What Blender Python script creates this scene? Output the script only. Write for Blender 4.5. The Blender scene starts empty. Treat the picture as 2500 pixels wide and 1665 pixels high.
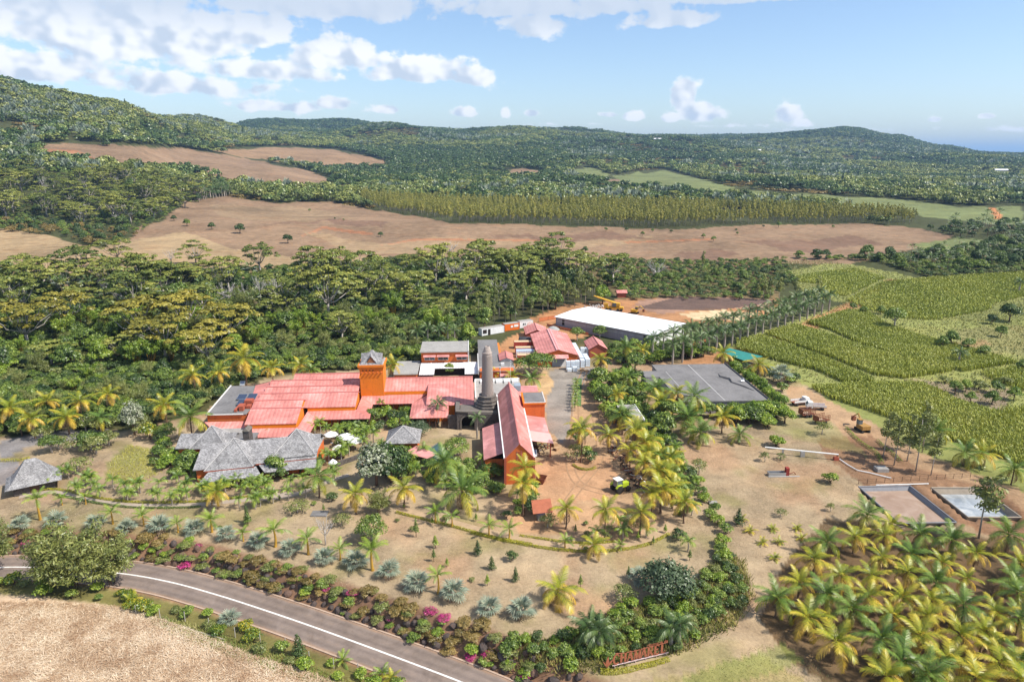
import bpy, bmesh, math, random
import numpy as np
from mathutils import Vector, Matrix
random.seed(7)
rng = np.random.default_rng(11)
SC = bpy.context.scene
COL = SC.collection
R = math.radians

# ---------------------------------------------------------------- camera, sky, sun, exposure
EYE = 65.0
PITCH = R(15.38)
FOC = 1667.0            # focal length in photograph pixels (2500 wide)
cam_d = bpy.data.cameras.new('camera')
cam_d.sensor_width = 36.0
cam_d.lens = 24.0
cam_d.clip_start = 0.5
cam_d.clip_end = 400000.0
cam = bpy.data.objects.new('camera', cam_d)
COL.objects.link(cam)
cam.location = (0, 0, EYE)
cam.rotation_euler = (R(90) - PITCH, 0, 0)
SC.camera = cam

SUN_EL, SUN_AZ = R(51), R(-18)       # azimuth measured from +x, towards -y (behind the camera)
sun_dir = Vector((math.cos(SUN_EL) * math.cos(SUN_AZ), math.cos(SUN_EL) * math.sin(SUN_AZ), math.sin(SUN_EL)))
sl = bpy.data.lights.new('sun', 'SUN')
sl.energy = 5.0
sl.angle = R(0.55)
sl.color = (1.0, 0.95, 0.86)
so = bpy.data.objects.new('sun', sl)
COL.objects.link(so)
so.rotation_euler = sun_dir.to_track_quat('Z', 'Y').to_euler()
so.location = sun_dir * 500

SC.view_settings.view_transform = 'Standard'
SC.view_settings.look = 'None'
SC.view_settings.exposure = 0.4
SC.view_settings.gamma = 1.0
SC.render.engine = 'CYCLES'
SC.cycles.max_bounces = 6
SC.cycles.diffuse_bounces = 2
SC.cycles.glossy_bounces = 2
SC.cycles.transmission_bounces = 3
SC.cycles.volume_bounces = 0
SC.cycles.transparent_max_bounces = 6
SC.cycles.use_denoising = True
SC.cycles.sample_clamp_indirect = 6.0

W = bpy.data.worlds.new('World')
SC.world = W
W.use_nodes = True
nt = W.node_tree
for n in list(nt.nodes): nt.nodes.remove(n)
def wn(t, **k):
    n = nt.nodes.new(t)
    for a, b in k.items(): setattr(n, a, b)
    return n
def wl(a, b): nt.links.new(a, b)
def setin(node, i, v):
    if hasattr(v, 'is_output') or isinstance(v, bpy.types.NodeSocket): wl(v, node.inputs[i])
    else: node.inputs[i].default_value = v
def wm(op, a, b=0.0, c=None):
    n = wn('ShaderNodeMath', operation=op)
    setin(n, 0, a); setin(n, 1, b)
    if c is not None: setin(n, 2, c)
    return n.outputs[0]
def wsm(x, a, b):
    n = wn('ShaderNodeMapRange', interpolation_type='SMOOTHSTEP')
    setin(n, 0, x); setin(n, 1, a); setin(n, 2, b); setin(n, 3, 0.0); setin(n, 4, 1.0)
    return n.outputs[0]
sky = wn('ShaderNodeTexSky')
sky.sky_type = 'NISHITA'
sky.sun_disc = False
sky.sun_elevation = SUN_EL
# Nishita: rotation 0 puts the sun on +y, growing clockwise
sky.sun_rotation = math.atan2(sun_dir.x, sun_dir.y)
sky.altitude = 300
sky.air_density = 1.0
sky.dust_density = 0.8
sky.ozone_density = 2.5
tc = wn('ShaderNodeTexCoord')
sep = wn('ShaderNodeSeparateXYZ'); wl(tc.outputs['Generated'], sep.inputs[0])
azd = wm('MULTIPLY', wm('ARCTAN2', sep.outputs[0], sep.outputs[1]), 180 / math.pi)
eld = wm('MULTIPLY', wm('ARCSINE', sep.outputs[2]), 180 / math.pi)
# cloud coordinates: flat towards the horizon
cv = wn('ShaderNodeCombineXYZ'); wl(azd, cv.inputs[0]); wl(wm('MULTIPLY', eld, 1.35), cv.inputs[1])
def wnoise(vec, scale, detail=6, rough=0.6, dist=0.0, w=0.0):
    a = wn('ShaderNodeVectorMath', operation='ADD'); wl(vec, a.inputs[0]); a.inputs[1].default_value = (w * 37.0, w * 11.0, 0)
    n = wn('ShaderNodeTexNoise', noise_dimensions='2D')
    wl(a.outputs[0], n.inputs['Vector'])
    n.inputs['Scale'].default_value = scale; n.inputs['Detail'].default_value = detail
    n.inputs['Roughness'].default_value = rough; n.inputs['Distortion'].default_value = dist
    return n.outputs[0]
n1 = wnoise(cv.outputs[0], 0.42, 7, 0.58, 0.0, 1.0)
n1b = wnoise(cv.outputs[0], 0.42, 2, 0.5, 0.0, 1.0)
n1u = wnoise(cv.outputs[0], 0.42, 2, 0.5, 0.0, 1.025)
# cumulus heaps: azimuth, elevation, half-widths, weight (degrees)
CLOUDS = [(-28, 7.8, 9.5, 3.0, 1.25), (-34, 5.4, 8, 1.6, 1.0), (-20, 8.4, 5.0, 1.8, 1.1), (-33, 9.6, 7, 1.8, 1.1), (-24, 4.6, 7.0, 1.1, .95), (-19, 5.8, 6, 1.2, 1.0),
          (-13.5, 6.9, 5.0, 1.5, 1.15), (-7.0, 6.0, 4.6, 1.25, 1.2), (-3.2, 5.7, 2.0, 1.0, 1.1), (-17.5, 3.3, 4.0, .6, .9),
          (-15, 10.3, 12, 1.3, 1.1), (2, 10.6, 13, 1.1, 1.1), (1.5, 9.3, 3.0, 1.2, 1.1), (12, 9.5, 4.0, .9, 1.0), (20, 11.0, 13, .9, 1.25), (34, 11.0, 9, .8, 1.15),
          (13.3, 3.9, 1.0, 1.6, 1.2), (14.6, 2.9, 1.9, 1.1, 1.1), (12.6, 2.6, 1.0, .6, .9), (21, 2.7, 1.2, .85, 1.05), (22.2, 2.1, 1.0, .4, .8),
          (-9.8, 3.25, 1.2, .5, 1.0), (-14, 3.6, 1.6, .7, 1.05), (-3.7, 3.05, 1.0, .5, 1.05), (1.5, 3.05, .75, .5, 1.05), (7.6, 2.9, .8, .25, .9), (9.8, 2.7, .9, .45, .95), (-.5, 3.0, .5, .5, .9),
          (33.5, 2.35, .7, .28, .95), (30.5, 2.2, .5, .25, .8), (36, 1.5, 4, .3, .55), (5, 2.2, 6, .2, .5), (16, 2.0, 6, .25, .5), (27, 1.6, 6, .25, .5)]
pvec = wn('ShaderNodeCombineXYZ'); wl(azd, pvec.inputs[0]); wl(eld, pvec.inputs[1])
def wv(op, a, b, c=None):
    n = wn('ShaderNodeVectorMath', operation=op)
    for i, v in enumerate((a, b, c)):
        if v is None: continue
        if isinstance(v, bpy.types.NodeSocket): wl(v, n.inputs[i])
        else: n.inputs[i].default_value = v
    return n
mind = None; base_g = None
for k, (a, e, ra, re_, wgt) in enumerate(CLOUDS):
    v = wv('MULTIPLY_ADD', pvec.outputs[0], (1 / ra, 1 / re_, 0), (-a / ra, -e / re_, 0)).outputs[0]
    m2 = wv('MAXIMUM', v, wv('MULTIPLY', v, (1, -1.6, 0)).outputs[0]).outputs[0]     # flat base
    d2 = wm('SUBTRACT', wv('DOT_PRODUCT', m2, m2).outputs['Value'], math.log(wgt) / .9)
    mind = d2 if mind is None else wm('MINIMUM', mind, d2)
    if ra > 3.9 and re_ > 1.0:
        s_ = wn('ShaderNodeSeparateXYZ'); wl(v, s_.inputs[0])
        gb = wm('MULTIPLY', wm('EXPONENT', wm('MULTIPLY', d2, -.9)), s_.outputs[1])
        base_g = gb if base_g is None else wm('ADD', base_g, gb)
mask = wm('EXPONENT', wm('MULTIPLY', mind, -.9))
# the open sky above the frame goes on with broken cumulus
hi = wm('MULTIPLY', wsm(eld, 11.5, 16.0), wm('MULTIPLY', wnoise(cv.outputs[0], 0.045, 3, .5, 0, 9.0), .6))
side = wm('MULTIPLY', wsm(wm('ABSOLUTE', azd), 40.0, 48.0), wm('MULTIPLY', wnoise(cv.outputs[0], 0.06, 3, .5, 0, 12.0), 1.05))
mask = wm('MAXIMUM', mask, wm('MAXIMUM', hi, side))
nn = wm('MULTIPLY', wm('SUBTRACT', n1, .5), 1.7)
dens = wm('ADD', mask, nn)
cov = wsm(dens, 0.38, 0.72)
# light and shade inside the heaps: thick cores and bases go grey-blue
shade = wm('ADD', wm('MULTIPLY', base_g, 0.55), wm('MULTIPLY', wm('SUBTRACT', n1b, n1u), 2.6))
lit = wsm(wm('ADD', shade, wm('MULTIPLY', wm('SUBTRACT', 1.0, cov), .5)), -0.55, 0.4)
topgrey = wm('MULTIPLY', wsm(eld, 7.0, 10.5), 0.9)
lit2 = wm('MULTIPLY', lit, wm('SUBTRACT', 1.0, topgrey))
cr = wn('ShaderNodeMix', data_type='RGBA')
wl(lit2, cr.inputs[0])
cr.inputs[6].default_value = (5.2, 6.0, 7.2, 1)
cr.inputs[7].default_value = (9.0, 9.1, 9.3, 1)
# sky colour: Nishita
mixc = wn('ShaderNodeMix', data_type='RGBA')
wl(wm('MULTIPLY', cov, 0.96), mixc.inputs[0])
blue = wn('ShaderNodeMix', data_type='RGBA', blend_type='MULTIPLY'); blue.inputs[0].default_value = 1.0; blue.inputs[7].default_value = (1.36, 1.38, 1.44, 1); wl(sky.outputs[0], blue.inputs[6])
wl(blue.outputs[2], mixc.inputs[6]); wl(cr.outputs[2], mixc.inputs[7])
bg = wn('ShaderNodeBackground'); bg.inputs[1].default_value = 0.095
wl(mixc.outputs[2], bg.inputs[0])
W.cycles.sampling_method = 'MANUAL'; W.cycles.sample_map_resolution = 256
wo = wn('ShaderNodeOutputWorld'); wl(bg.outputs[0], wo.inputs[0])
# ---------------------------------------------------------------- helpers
CP, SP = math.cos(PITCH), math.sin(PITCH)
def zoomer(r, w):
    s = w / (r[2] - r[0])
    return lambda x, y: (r[0] + x / s, r[1] + y / s)
FULL = lambda x, y: (x * 1.062, y * 1.062)      # coordinates read off the whole photograph
z4 = zoomer((0, 600, 840, 1150), 2355); z5 = zoomer((430, 820, 980, 1190), 2331); z6 = zoomer((900, 780, 1450, 1190), 2103)
z7 = zoomer((1250, 680, 1950, 1150), 2335); z8 = zoomer((1800, 650, 2500, 1150), 2195)
zb1 = zoomer((0, 1050, 700, 1665), 1785); zb2 = zoomer((600, 1100, 1300, 1665), 1943); zb3 = zoomer((1150, 1100, 1850, 1665), 1943)
zb4 = zoomer((1800, 1050, 2500, 1665), 1785); zb5 = zoomer((1850, 920, 2500, 1350), 2355); zb8 = zoomer((1280, 950, 1650, 1320), 1568)
zu1 = zoomer((0, 150, 840, 700), 2355); zu2 = zoomer((840, 150, 1680, 700), 2355); zu3 = zoomer((1660, 250, 2500, 800), 2355)
def ray(p):
    u = (p[0] - 1250) / FOC; v = (832.5 - p[1]) / FOC
    return u, CP + v * SP, -SP + v * CP
def flat(p, z=0.0):
    d = ray(p); t = (z - EYE) / d[2]
    return (d[0] * t, d[1] * t)
def project(x, y, z):
    yy = y * CP - (z - EYE) * SP; zc = y * SP + (z - EYE) * CP
    yy = np.maximum(yy, 1e-3)
    return (1250 + FOC * x / yy) / 1.062, (832.5 - FOC * zc / yy) / 1.062
ROT = R(3.5); RC, RS = math.cos(ROT), math.sin(ROT)
def uv(u, v): return (u * RC - v * RS, u * RS + v * RC)     # compound axes to world

# value noise
_perm = rng.random((256, 256))
def vnoise(x, y):
    x = np.asarray(x, float); y = np.asarray(y, float)
    xi = np.floor(x).astype(int); yi = np.floor(y).astype(int)
    fx = x - xi; fy = y - yi
    fx = fx * fx * (3 - 2 * fx); fy = fy * fy * (3 - 2 * fy)
    a = _perm[xi & 255, yi & 255]; b = _perm[(xi + 1) & 255, yi & 255]
    c = _perm[xi & 255, (yi + 1) & 255]; d = _perm[(xi + 1) & 255, (yi + 1) & 255]
    return a + (b - a) * fx + (c - a) * fy + (a - b - c + d) * fx * fy
def fbm(x, y, o=4):
    s = 0; a = .5; t = 0
    for i in range(o):
        s = s + a * vnoise(x * 2 ** i + 17.3 * i, y * 2 ** i + 5.1 * i); t += a; a *= .5
    return s / t
def sstep(a, b, x):
    t = np.clip((np.asarray(x, float) - a) / (b - a), 0, 1)
    return t * t * (3 - 2 * t)

# ---------------------------------------------------------------- the lie of the land
RK = np.array([300, 450, 600, 800, 1000, 1300, 1800, 2500, 3500, 5000, 7000, 9500.])
FL = [None] * 12
def yflat(r): return 784 - 1570 * math.tan(PITCH - math.atan(EYE / r))
LAND = {  # photograph column: row of the ground at the distances RK (None = level)
    -500: [None, None, 515, 430, 360, 275, 195, 210, 260, 340, 0, 0],
    0:    [None, None, 532, 470, 408, 332, 226, 240, 300, 345, 0, 0],
    130:  [None, None, 530, 462, 398, 340, 248, 252, 300, 345, 0, 0],
    270:  [None, None, 524, 458, 398, 344, 266, 268, 300, 345, 0, 0],
    450:  [None, None, 518, 470, 440, 392, 340, 290, 295, 330, 0, 0],
    600:  [None, None, 521, 474, 445, 402, 362, 332, 310, 281, 0, 0],
    760:  [None, None, 526, 482, 455, 424, 385, 342, 315, 292, 0, 0],
    900:  [None, None, None, None, 459, 432, 396, 350, 293, 310, 0, 0],
    1050: [None, None, None, None, None, 431, 394, 350, 306, 310, 0, 0],
    1200: [None, None, None, None, None, 430, 391, 346, 302, 312, 0, 0],
    1350: [None, None, None, None, None, 429, 393, 352, 312, 318, 0, 0],
    1500: [None, None, None, None, 456, 425, 396, 356, 324, 324, 0, 0],
    1700: [None, None, None, None, 457, 429, 402, 368, 342, 322, 0, 0],
    1830: [None, None, None, None, 459, 431, 406, 377, 350, 319, 0, 0],
    1930: [None, None, None, None, None, 433, 408, 382, 356, 309, 0, 0],
    2040: [None, None, None, None, None, None, 410, 386, 361, 327, 0, 0],
    2150: [None, None, None, None, None, None, 412, 390, 366, 350, 0, 0],
    2260: [None, None, None, None, None, None, 413, 393, 373, 363, 0, 0],
    2354: [None, None, None, None, None, None, None, 396, 379, 376, 0, 0],
    2900: [None, None, None, None, None, None, None, 400, 392, 390, 0, 0]}
LC = sorted(LAND)
LAZ = np.array([math.atan((c - 1177) / 1570 / (CP + .245 * SP)) for c in LC])
def _zrow(row, r): return EYE + r * math.tan(math.atan((784 - row) / 1570) - PITCH)
LZ = np.array([[(0.0 if w is None else (-300.0 if w == 0 else _zrow(w, r))) for w, r in zip(LAND[c], RK)] for c in LC])

ROADPX = [(-260, 1318), (-120, 1312), (15, 1304), (130, 1307), (275, 1318), (390, 1338), (500, 1368), (600, 1400), (700, 1434), (800, 1470), (900, 1507), (980, 1537), (1060, 1568), (1150, 1606), (1250, 1652), (1400, 1730)]
ROAD_Z = -2.2
_rc = np.array([flat(FULL(*p), ROAD_Z) for p in ROADPX])
def resample(pts, step):
    pts = np.asarray(pts, float)
    # Catmull-Rom through the points
    out = []
    P = np.vstack([2 * pts[0] - pts[1], pts, 2 * pts[-1] - pts[-2]])
    for i in range(1, len(P) - 2):
        n = max(2, int(np.linalg.norm(P[i + 1] - P[i]) / step))
        for k in range(n):
            t = k / n
            out.append(.5 * ((2 * P[i]) + (-P[i - 1] + P[i + 1]) * t + (2 * P[i - 1] - 5 * P[i] + 4 * P[i + 1] - P[i + 2]) * t * t + (-P[i - 1] + 3 * P[i] - 3 * P[i + 1] + P[i + 2]) * t ** 3))
    out.append(P[-2])
    return np.array(out)
ROAD = resample(_rc, 1.2)
_rt = np.gradient(ROAD, axis=0); _rt /= np.linalg.norm(_rt, axis=1)[:, None]
ROADN = np.stack([-_rt[:, 1], _rt[:, 0]], 1)         # points to the garden side
ROAD_HALF = 3.3
def road_dist(x, y):
    """signed distance to the road centre line, positive on the garden side"""
    x = np.asarray(x, float).ravel(); y = np.asarray(y, float).ravel()
    out = np.full(len(x), 999.0)
    near = np.where((y < 150) & (y > -20) & (np.abs(x) < 160))[0]
    for k in range(0, len(near), 20000):
        idx = near[k:k + 20000]
        d = (x[idx, None] - ROAD[None, :, 0]) ** 2 + (y[idx, None] - ROAD[None, :, 1]) ** 2
        j = d.argmin(1)
        s = (x[idx] - ROAD[j, 0]) * ROADN[j, 0] + (y[idx] - ROAD[j, 1]) * ROADN[j, 1]
        out[idx] = np.where(s >= 0, 1, -1) * np.sqrt(d.min(1))
    return out
PONDS = []      # filled below: (centre, axes, half sizes, depth)
def ground(x, y):
    x = np.asarray(x, float); y = np.asarray(y, float); shp = np.broadcast(x, y).shape
    x = np.broadcast_to(x, shp).ravel(); y = np.broadcast_to(y, shp).ravel()
    r = np.hypot(x, y) + 1e-6; az = np.arctan2(x, np.maximum(y, 1e-6))
    az = np.where(y <= 0, np.sign(x) * 1.2, az)
    ci = np.clip(np.searchsorted(LAZ, az) - 1, 0, len(LAZ) - 2)
    ft = np.clip((az - LAZ[ci]) / (LAZ[ci + 1] - LAZ[ci]), 0, 1); ft = ft * ft * (3 - 2 * ft)
    lr = np.log(np.clip(r, RK[0], RK[-1])); LR = np.log(RK)
    ri = np.clip(np.searchsorted(LR, lr) - 1, 0, len(RK) - 2)
    t = np.clip((lr - LR[ri]) / (LR[ri + 1] - LR[ri]), 0, 1)
    def at(c):
        z0 = LZ[c, np.maximum(ri - 1, 0)]; z1 = LZ[c, ri]; z2 = LZ[c, ri + 1]; z3 = LZ[c, np.minimum(ri + 2, len(RK) - 1)]
        m1 = np.where((z1 - z0) * (z2 - z1) > 0, .5 * (z2 - z0), 0.0); m2 = np.where((z2 - z1) * (z3 - z2) > 0, .5 * (z3 - z1), 0.0)
        t2 = t * t; t3 = t2 * t
        return (2 * t3 - 3 * t2 + 1) * z1 + (t3 - 2 * t2 + t) * m1 + (-2 * t3 + 3 * t2) * z2 + (t3 - t2) * m2
    z = at(ci) * (1 - ft) + at(ci + 1) * ft
    z = np.where(r < RK[0], 0.0, z)
    # relief
    amp = np.clip((r - 420) / 1400, 0, 1) * np.clip((7000 - r) / 2000, 0, 1)
    z = z + amp * (34 * (fbm(x / 420 + 3, y / 420 + 8, 4) - .5) + np.clip((r - 1500) / 2000, 0, 1) * 95 * (fbm(x / 900 + 31, y / 900 + 2, 3) - .5))
    z = z + sstep(300, 520, r) * 7 * (fbm(x / 130 + 40, y / 130 + 2, 2) - .5) * np.clip((1600 - r) / 600, 0, 1)
    z = z + 0.25 * (fbm(x / 9 + 4, y / 9 + 1, 3) - .5) * sstep(170, 120, r)
    # garden falls to the road over a bank
    d = road_dist(x, y)
    w = 7.4 + 10 * sstep(5, 24, x)
    bank = 1 - sstep(3.9, w, d)
    fieldside = sstep(-3.8, -11, d)
    z = np.where(d < 200, z * (1 - sstep(8, 5, np.abs(d))) + ROAD_Z * bank + fieldside * 0.7, z)
    for (cx, cy, ax, ay, hx, hy, dep) in PONDS:
        lx = (x - cx) * ax[0] + (y - cy) * ax[1]; ly = (x - cx) * ay[0] + (y - cy) * ay[1]
        q = np.maximum(np.abs(lx) / hx, np.abs(ly) / hy)
        z = z - (dep + .35) * sstep(1.13, 1.03, q)
    return z.reshape(shp)
def gz(x, y): return float(ground(np.array([x]), np.array([y]))[0])
def at(p, h=0.0):
    """point where the sight line through photograph pixel p is h metres above the ground"""
    d = ray(p)
    ts = np.concatenate([np.linspace(30, 600, 1200), np.geomspace(601, 9000, 900)])
    hs = np.hypot(d[0], d[1]); ts = ts / hs
    X = d[0] * ts; Y = d[1] * ts; Z = EYE + d[2] * ts
    g = Z - h - ground(X, Y)
    k = np.where(g <= 0)[0]
    if len(k) == 0: k = [len(ts) - 1]
    i = k[0]
    if i > 0:
        t = ts[i - 1] + (ts[i] - ts[i - 1]) * g[i - 1] / (g[i - 1] - g[i] + 1e-9)
    else: t = ts[0]
    x, y = d[0] * t, d[1] * t
    return Vector((x, y, gz(x, y)))

# ---------------------------------------------------------------- mesh building
class MB:
    def __init__(s): s.v = []; s.f = []; s.m = []; s.cuts = []
    def add(s, vs, fs, m=0):
        s.cuts.append((len(s.v), len(s.f))); o = len(s.v); s.v += [tuple(v) for v in vs]
        s.f += [tuple(i + o for i in f) for f in fs]; s.m += [m] * len(fs); return s
    def box(s, x0, x1, y0, y1, z0, z1, m=0):
        v = [(x0, y0, z0), (x1, y0, z0), (x1, y1, z0), (x0, y1, z0), (x0, y0, z1), (x1, y0, z1), (x1, y1, z1), (x0, y1, z1)]
        return s.add(v, [(0, 3, 2, 1), (4, 5, 6, 7), (0, 1, 5, 4), (1, 2, 6, 5), (2, 3, 7, 6), (3, 0, 4, 7)], m)
    def slab(s, poly, t, m=0):
        """a sheet through the polygon's points, thickness t downwards"""
        n = len(poly); v = list(poly) + [(p[0], p[1], p[2] - t) for p in poly]
        return s.add(v, [tuple(range(n)), tuple(range(2 * n - 1, n - 1, -1))] + [(i, i + n, (i + 1) % n + n, (i + 1) % n) for i in range(n)], m)
    def prism(s, poly, z0, z1, m=0):
        n = len(poly); v = [(p[0], p[1], z0) for p in poly] + [(p[0], p[1], z1) for p in poly]
        return s.add(v, [tuple(range(n - 1, -1, -1)), tuple(range(n, 2 * n))] + [(i, (i + 1) % n, (i + 1) % n + n, i + n) for i in range(n)], m)
    def wallpoly(s, pts, t, m=0):
        """upright polygon (list of 3-D points), thickness along its normal"""
        a, b, c = Vector(pts[0]), Vector(pts[1]), Vector(pts[2])
        nrm = (b - a).cross(c - a).normalized() * t
        n = len(pts); v = [tuple(p) for p in pts] + [tuple(Vector(p) - nrm) for p in pts]
        return s.add(v, [tuple(range(n)), tuple(range(2 * n - 1, n - 1, -1))] + [(i, i + n, (i + 1) % n + n, (i + 1) % n) for i in range(n)], m)
    def tube(s, pts, rad, n=6, m=0, cap=True):
        pts = [Vector(p) for p in pts]; k = len(pts)
        if not hasattr(rad, '__len__'): rad = [rad] * k
        s.cuts.append((len(s.v), len(s.f))); o = len(s.v); up = None
        for i, p in enumerate(pts):
            t = (pts[min(i + 1, k - 1)] - pts[max(i - 1, 0)]).normalized()
            if up is None: up = Vector((0, 0, 1)) if abs(t.z) < .9 else Vector((1, 0, 0))
            a = t.cross(up).normalized(); b = a.cross(t).normalized(); up = b
            for j in range(n):
                q = p + (a * math.cos(2 * math.pi * j / n) + b * math.sin(2 * math.pi * j / n)) * rad[i]
                s.v.append(tuple(q))
        for i in range(k - 1):
            for j in range(n):
                s.f.append((o + i * n + j, o + i * n + (j + 1) % n, o + (i + 1) * n + (j + 1) % n, o + (i + 1) * n + j)); s.m.append(m)
        if cap:
            s.f.append(tuple(o + j for j in range(n - 1, -1, -1))); s.m.append(m)
            s.f.append(tuple(o + (k - 1) * n + j for j in range(n))); s.m.append(m)
        return s
    def lathe(s, prof, n=16, c=(0, 0), m=0, ph=0.0):
        s.cuts.append((len(s.v), len(s.f))); o = len(s.v); k = len(prof)
        for (r, z) in prof:
            for j in range(n):
                a = ph + 2 * math.pi * j / n; s.v.append((c[0] + r * math.cos(a), c[1] + r * math.sin(a), z))
        for i in range(k - 1):
            for j in range(n):
                s.f.append((o + i * n + j, o + i * n + (j + 1) % n, o + (i + 1) * n + (j + 1) % n, o + (i + 1) * n + j)); s.m.append(m)
        s.f.append(tuple(o + j for j in range(n - 1, -1, -1))); s.m.append(m)
        s.f.append(tuple(o + (k - 1) * n + j for j in range(n))); s.m.append(m)
        return s
    def mesh(s, name, mats, smooth=False):
        me = bpy.data.meshes.new(name); me.from_pydata(s.v, [], s.f)
        for mt in (mats if isinstance(mats, (list, tuple)) else [mats]): me.materials.append(mt)
        if any(s.m): me.polygons.foreach_set('material_index', s.m)
        if smooth: me.polygons.foreach_set('use_smooth', [True] * len(s.f))
        bm = bmesh.new(); bm.from_mesh(me); bmesh.ops.recalc_face_normals(bm, faces=bm.faces); bm.to_mesh(me); bm.free()
        return me
    def build(s, name, mats, parent=None, smooth=False, off=(0, 0, 0)):
        if any(off): s.v = [(v[0] - off[0], v[1] - off[1], v[2] - off[2]) for v in s.v]
        return link(name, s.mesh(name, mats, smooth), parent)
    def split(s, name, mats, parent, off=(0, 0, 0)):
        c = s.cuts + [(len(s.v), len(s.f))]; r = None
        for (a, b), (a2, b2) in zip(c, c[1:]):
            q = MB(); q.v = s.v[a:a2]; q.f = [tuple(i - a for i in f) for f in s.f[b:b2]]; q.m = s.m[b:b2]; r = q.build(name, mats, parent, False, off)
        return r
def link(name, data, parent=None):
    o = bpy.data.objects.new(name, data); COL.objects.link(o)
    if parent is not None: o.parent = parent
    return o
def npmesh(name, V, F, mat, tint=None, matidx=None, smooth=False):
    """quick mesh from arrays; F is (n,3) or (n,4)"""
    me = bpy.data.meshes.new(name); V = np.asarray(V, np.float32); F = np.asarray(F, np.int32); k = F.shape[1]
    me.vertices.add(len(V)); me.vertices.foreach_set('co', V.ravel())
    me.loops.add(F.size); me.loops.foreach_set('vertex_index', F.ravel())
    me.polygons.add(len(F)); me.polygons.foreach_set('loop_start', np.arange(0, F.size, k, dtype=np.int32))
    if smooth: me.polygons.foreach_set('use_smooth', np.ones(len(F), bool))
    for mt in (mat if isinstance(mat, (list, tuple)) else [mat]): me.materials.append(mt)
    if matidx is not None: me.polygons.foreach_set('material_index', np.asarray(matidx, np.int32))
    me.update(calc_edges=True)
    if tint is not None:
        a = me.attributes.new('tint', 'FLOAT', 'POINT'); a.data.foreach_set('value', np.asarray(tint, np.float32))
    return me
def tag(o, label, cat, group=None, kind=None):
    if label: o['label'] = label
    if cat: o['category'] = cat
    if group: o['group'] = group
    if kind: o['kind'] = kind
    return o
def empty(name, loc=(0, 0, 0), rz=0.0, label=None, cat=None, group=None):
    o = bpy.data.objects.new(name, None); COL.objects.link(o); o.empty_display_size = .5
    o.location = loc; o.rotation_euler = (0, 0, rz)
    return tag(o, label, cat, group)
def structure(o): o['kind'] = 'structure'; return o
def inpoly(px, py, poly):
    px = np.asarray(px, float); py = np.asarray(py, float); ins = np.zeros(px.shape, bool)
    n = len(poly); j = n - 1
    for i in range(n):
        xi, yi = poly[i]; xj, yj = poly[j]
        c = ((yi > py) != (yj > py)) & (px < (xj - xi) * (py - yi) / ((yj - yi) or 1e-9) + xi)
        ins ^= c; j = i
    return ins

# ---------------------------------------------------------------- materials
MATS = {}
def _n(nt, t, **k):
    n = nt.nodes.new(t)
    for a, b in k.items(): setattr(n, a, b)
    return n
def newmat(name):
    m = bpy.data.materials.new(name); m.use_nodes = True; nt = m.node_tree
    for n in list(nt.nodes): nt.nodes.remove(n)
    out = _n(nt, 'ShaderNodeOutputMaterial'); MATS[name] = m
    return m, nt, out
def rampnode(nt, fac, cols, pos=None):
    r = _n(nt, 'ShaderNodeValToRGB'); nt.links.new(fac, r.inputs[0]); e = r.color_ramp.elements
    while len(e) < len(cols): e.new(.5)
    for i, c in enumerate(cols):
        e[i].position = pos[i] if pos else i / (len(cols) - 1); e[i].color = (*c, 1)
    return r.outputs[0]
def noisenode(nt, vec, scale, detail=5, rough=.6, dist=0):
    n = _n(nt, 'ShaderNodeTexNoise'); n.inputs['Scale'].default_value = scale; n.inputs['Detail'].default_value = detail
    n.inputs['Roughness'].default_value = rough; n.inputs['Distortion'].default_value = dist
    if vec is not None: nt.links.new(vec, n.inputs['Vector'])
    return n.outputs[0]
def mixrgb(nt, fac, a, b, mode='MIX'):
    m = _n(nt, 'ShaderNodeMix', data_type='RGBA', blend_type=mode)
    for i, v in ((0, fac), (6, a), (7, b)):
        if isinstance(v, bpy.types.NodeSocket): nt.links.new(v, m.inputs[i])
        elif i == 0: m.inputs[0].default_value = v
        else: m.inputs[i].default_value = (*v, 1)
    return m.outputs[2]
def mathn(nt, op, a, b=0.0):
    m = _n(nt, 'ShaderNodeMath', operation=op)
    for i, v in ((0, a), (1, b)):
        if isinstance(v, bpy.types.NodeSocket): nt.links.new(v, m.inputs[i])
        else: m.inputs[i].default_value = v
    return m.outputs[0]
def bumpn(nt, h, strength=.5, dist=.05):
    b = _n(nt, 'ShaderNodeBump'); b.inputs['Strength'].default_value = strength; b.inputs['Distance'].default_value = dist
    nt.links.new(h, b.inputs['Height']); return b.outputs[0]
def bsdf(nt, out, col, rough=.8, metal=0, normal=None, spec=.3):
    b = _n(nt, 'ShaderNodeBsdfPrincipled'); b.inputs['Roughness'].default_value = rough; b.inputs['Metallic'].default_value = metal
    b.inputs['Specular IOR Level'].default_value = spec
    if isinstance(col, bpy.types.NodeSocket): nt.links.new(col, b.inputs['Base Color'])
    else: b.inputs['Base Color'].default_value = (*col, 1)
    if normal is not None: nt.links.new(normal, b.inputs['Normal'])
    nt.links.new(b.outputs[0], out.inputs[0]); return b
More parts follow.
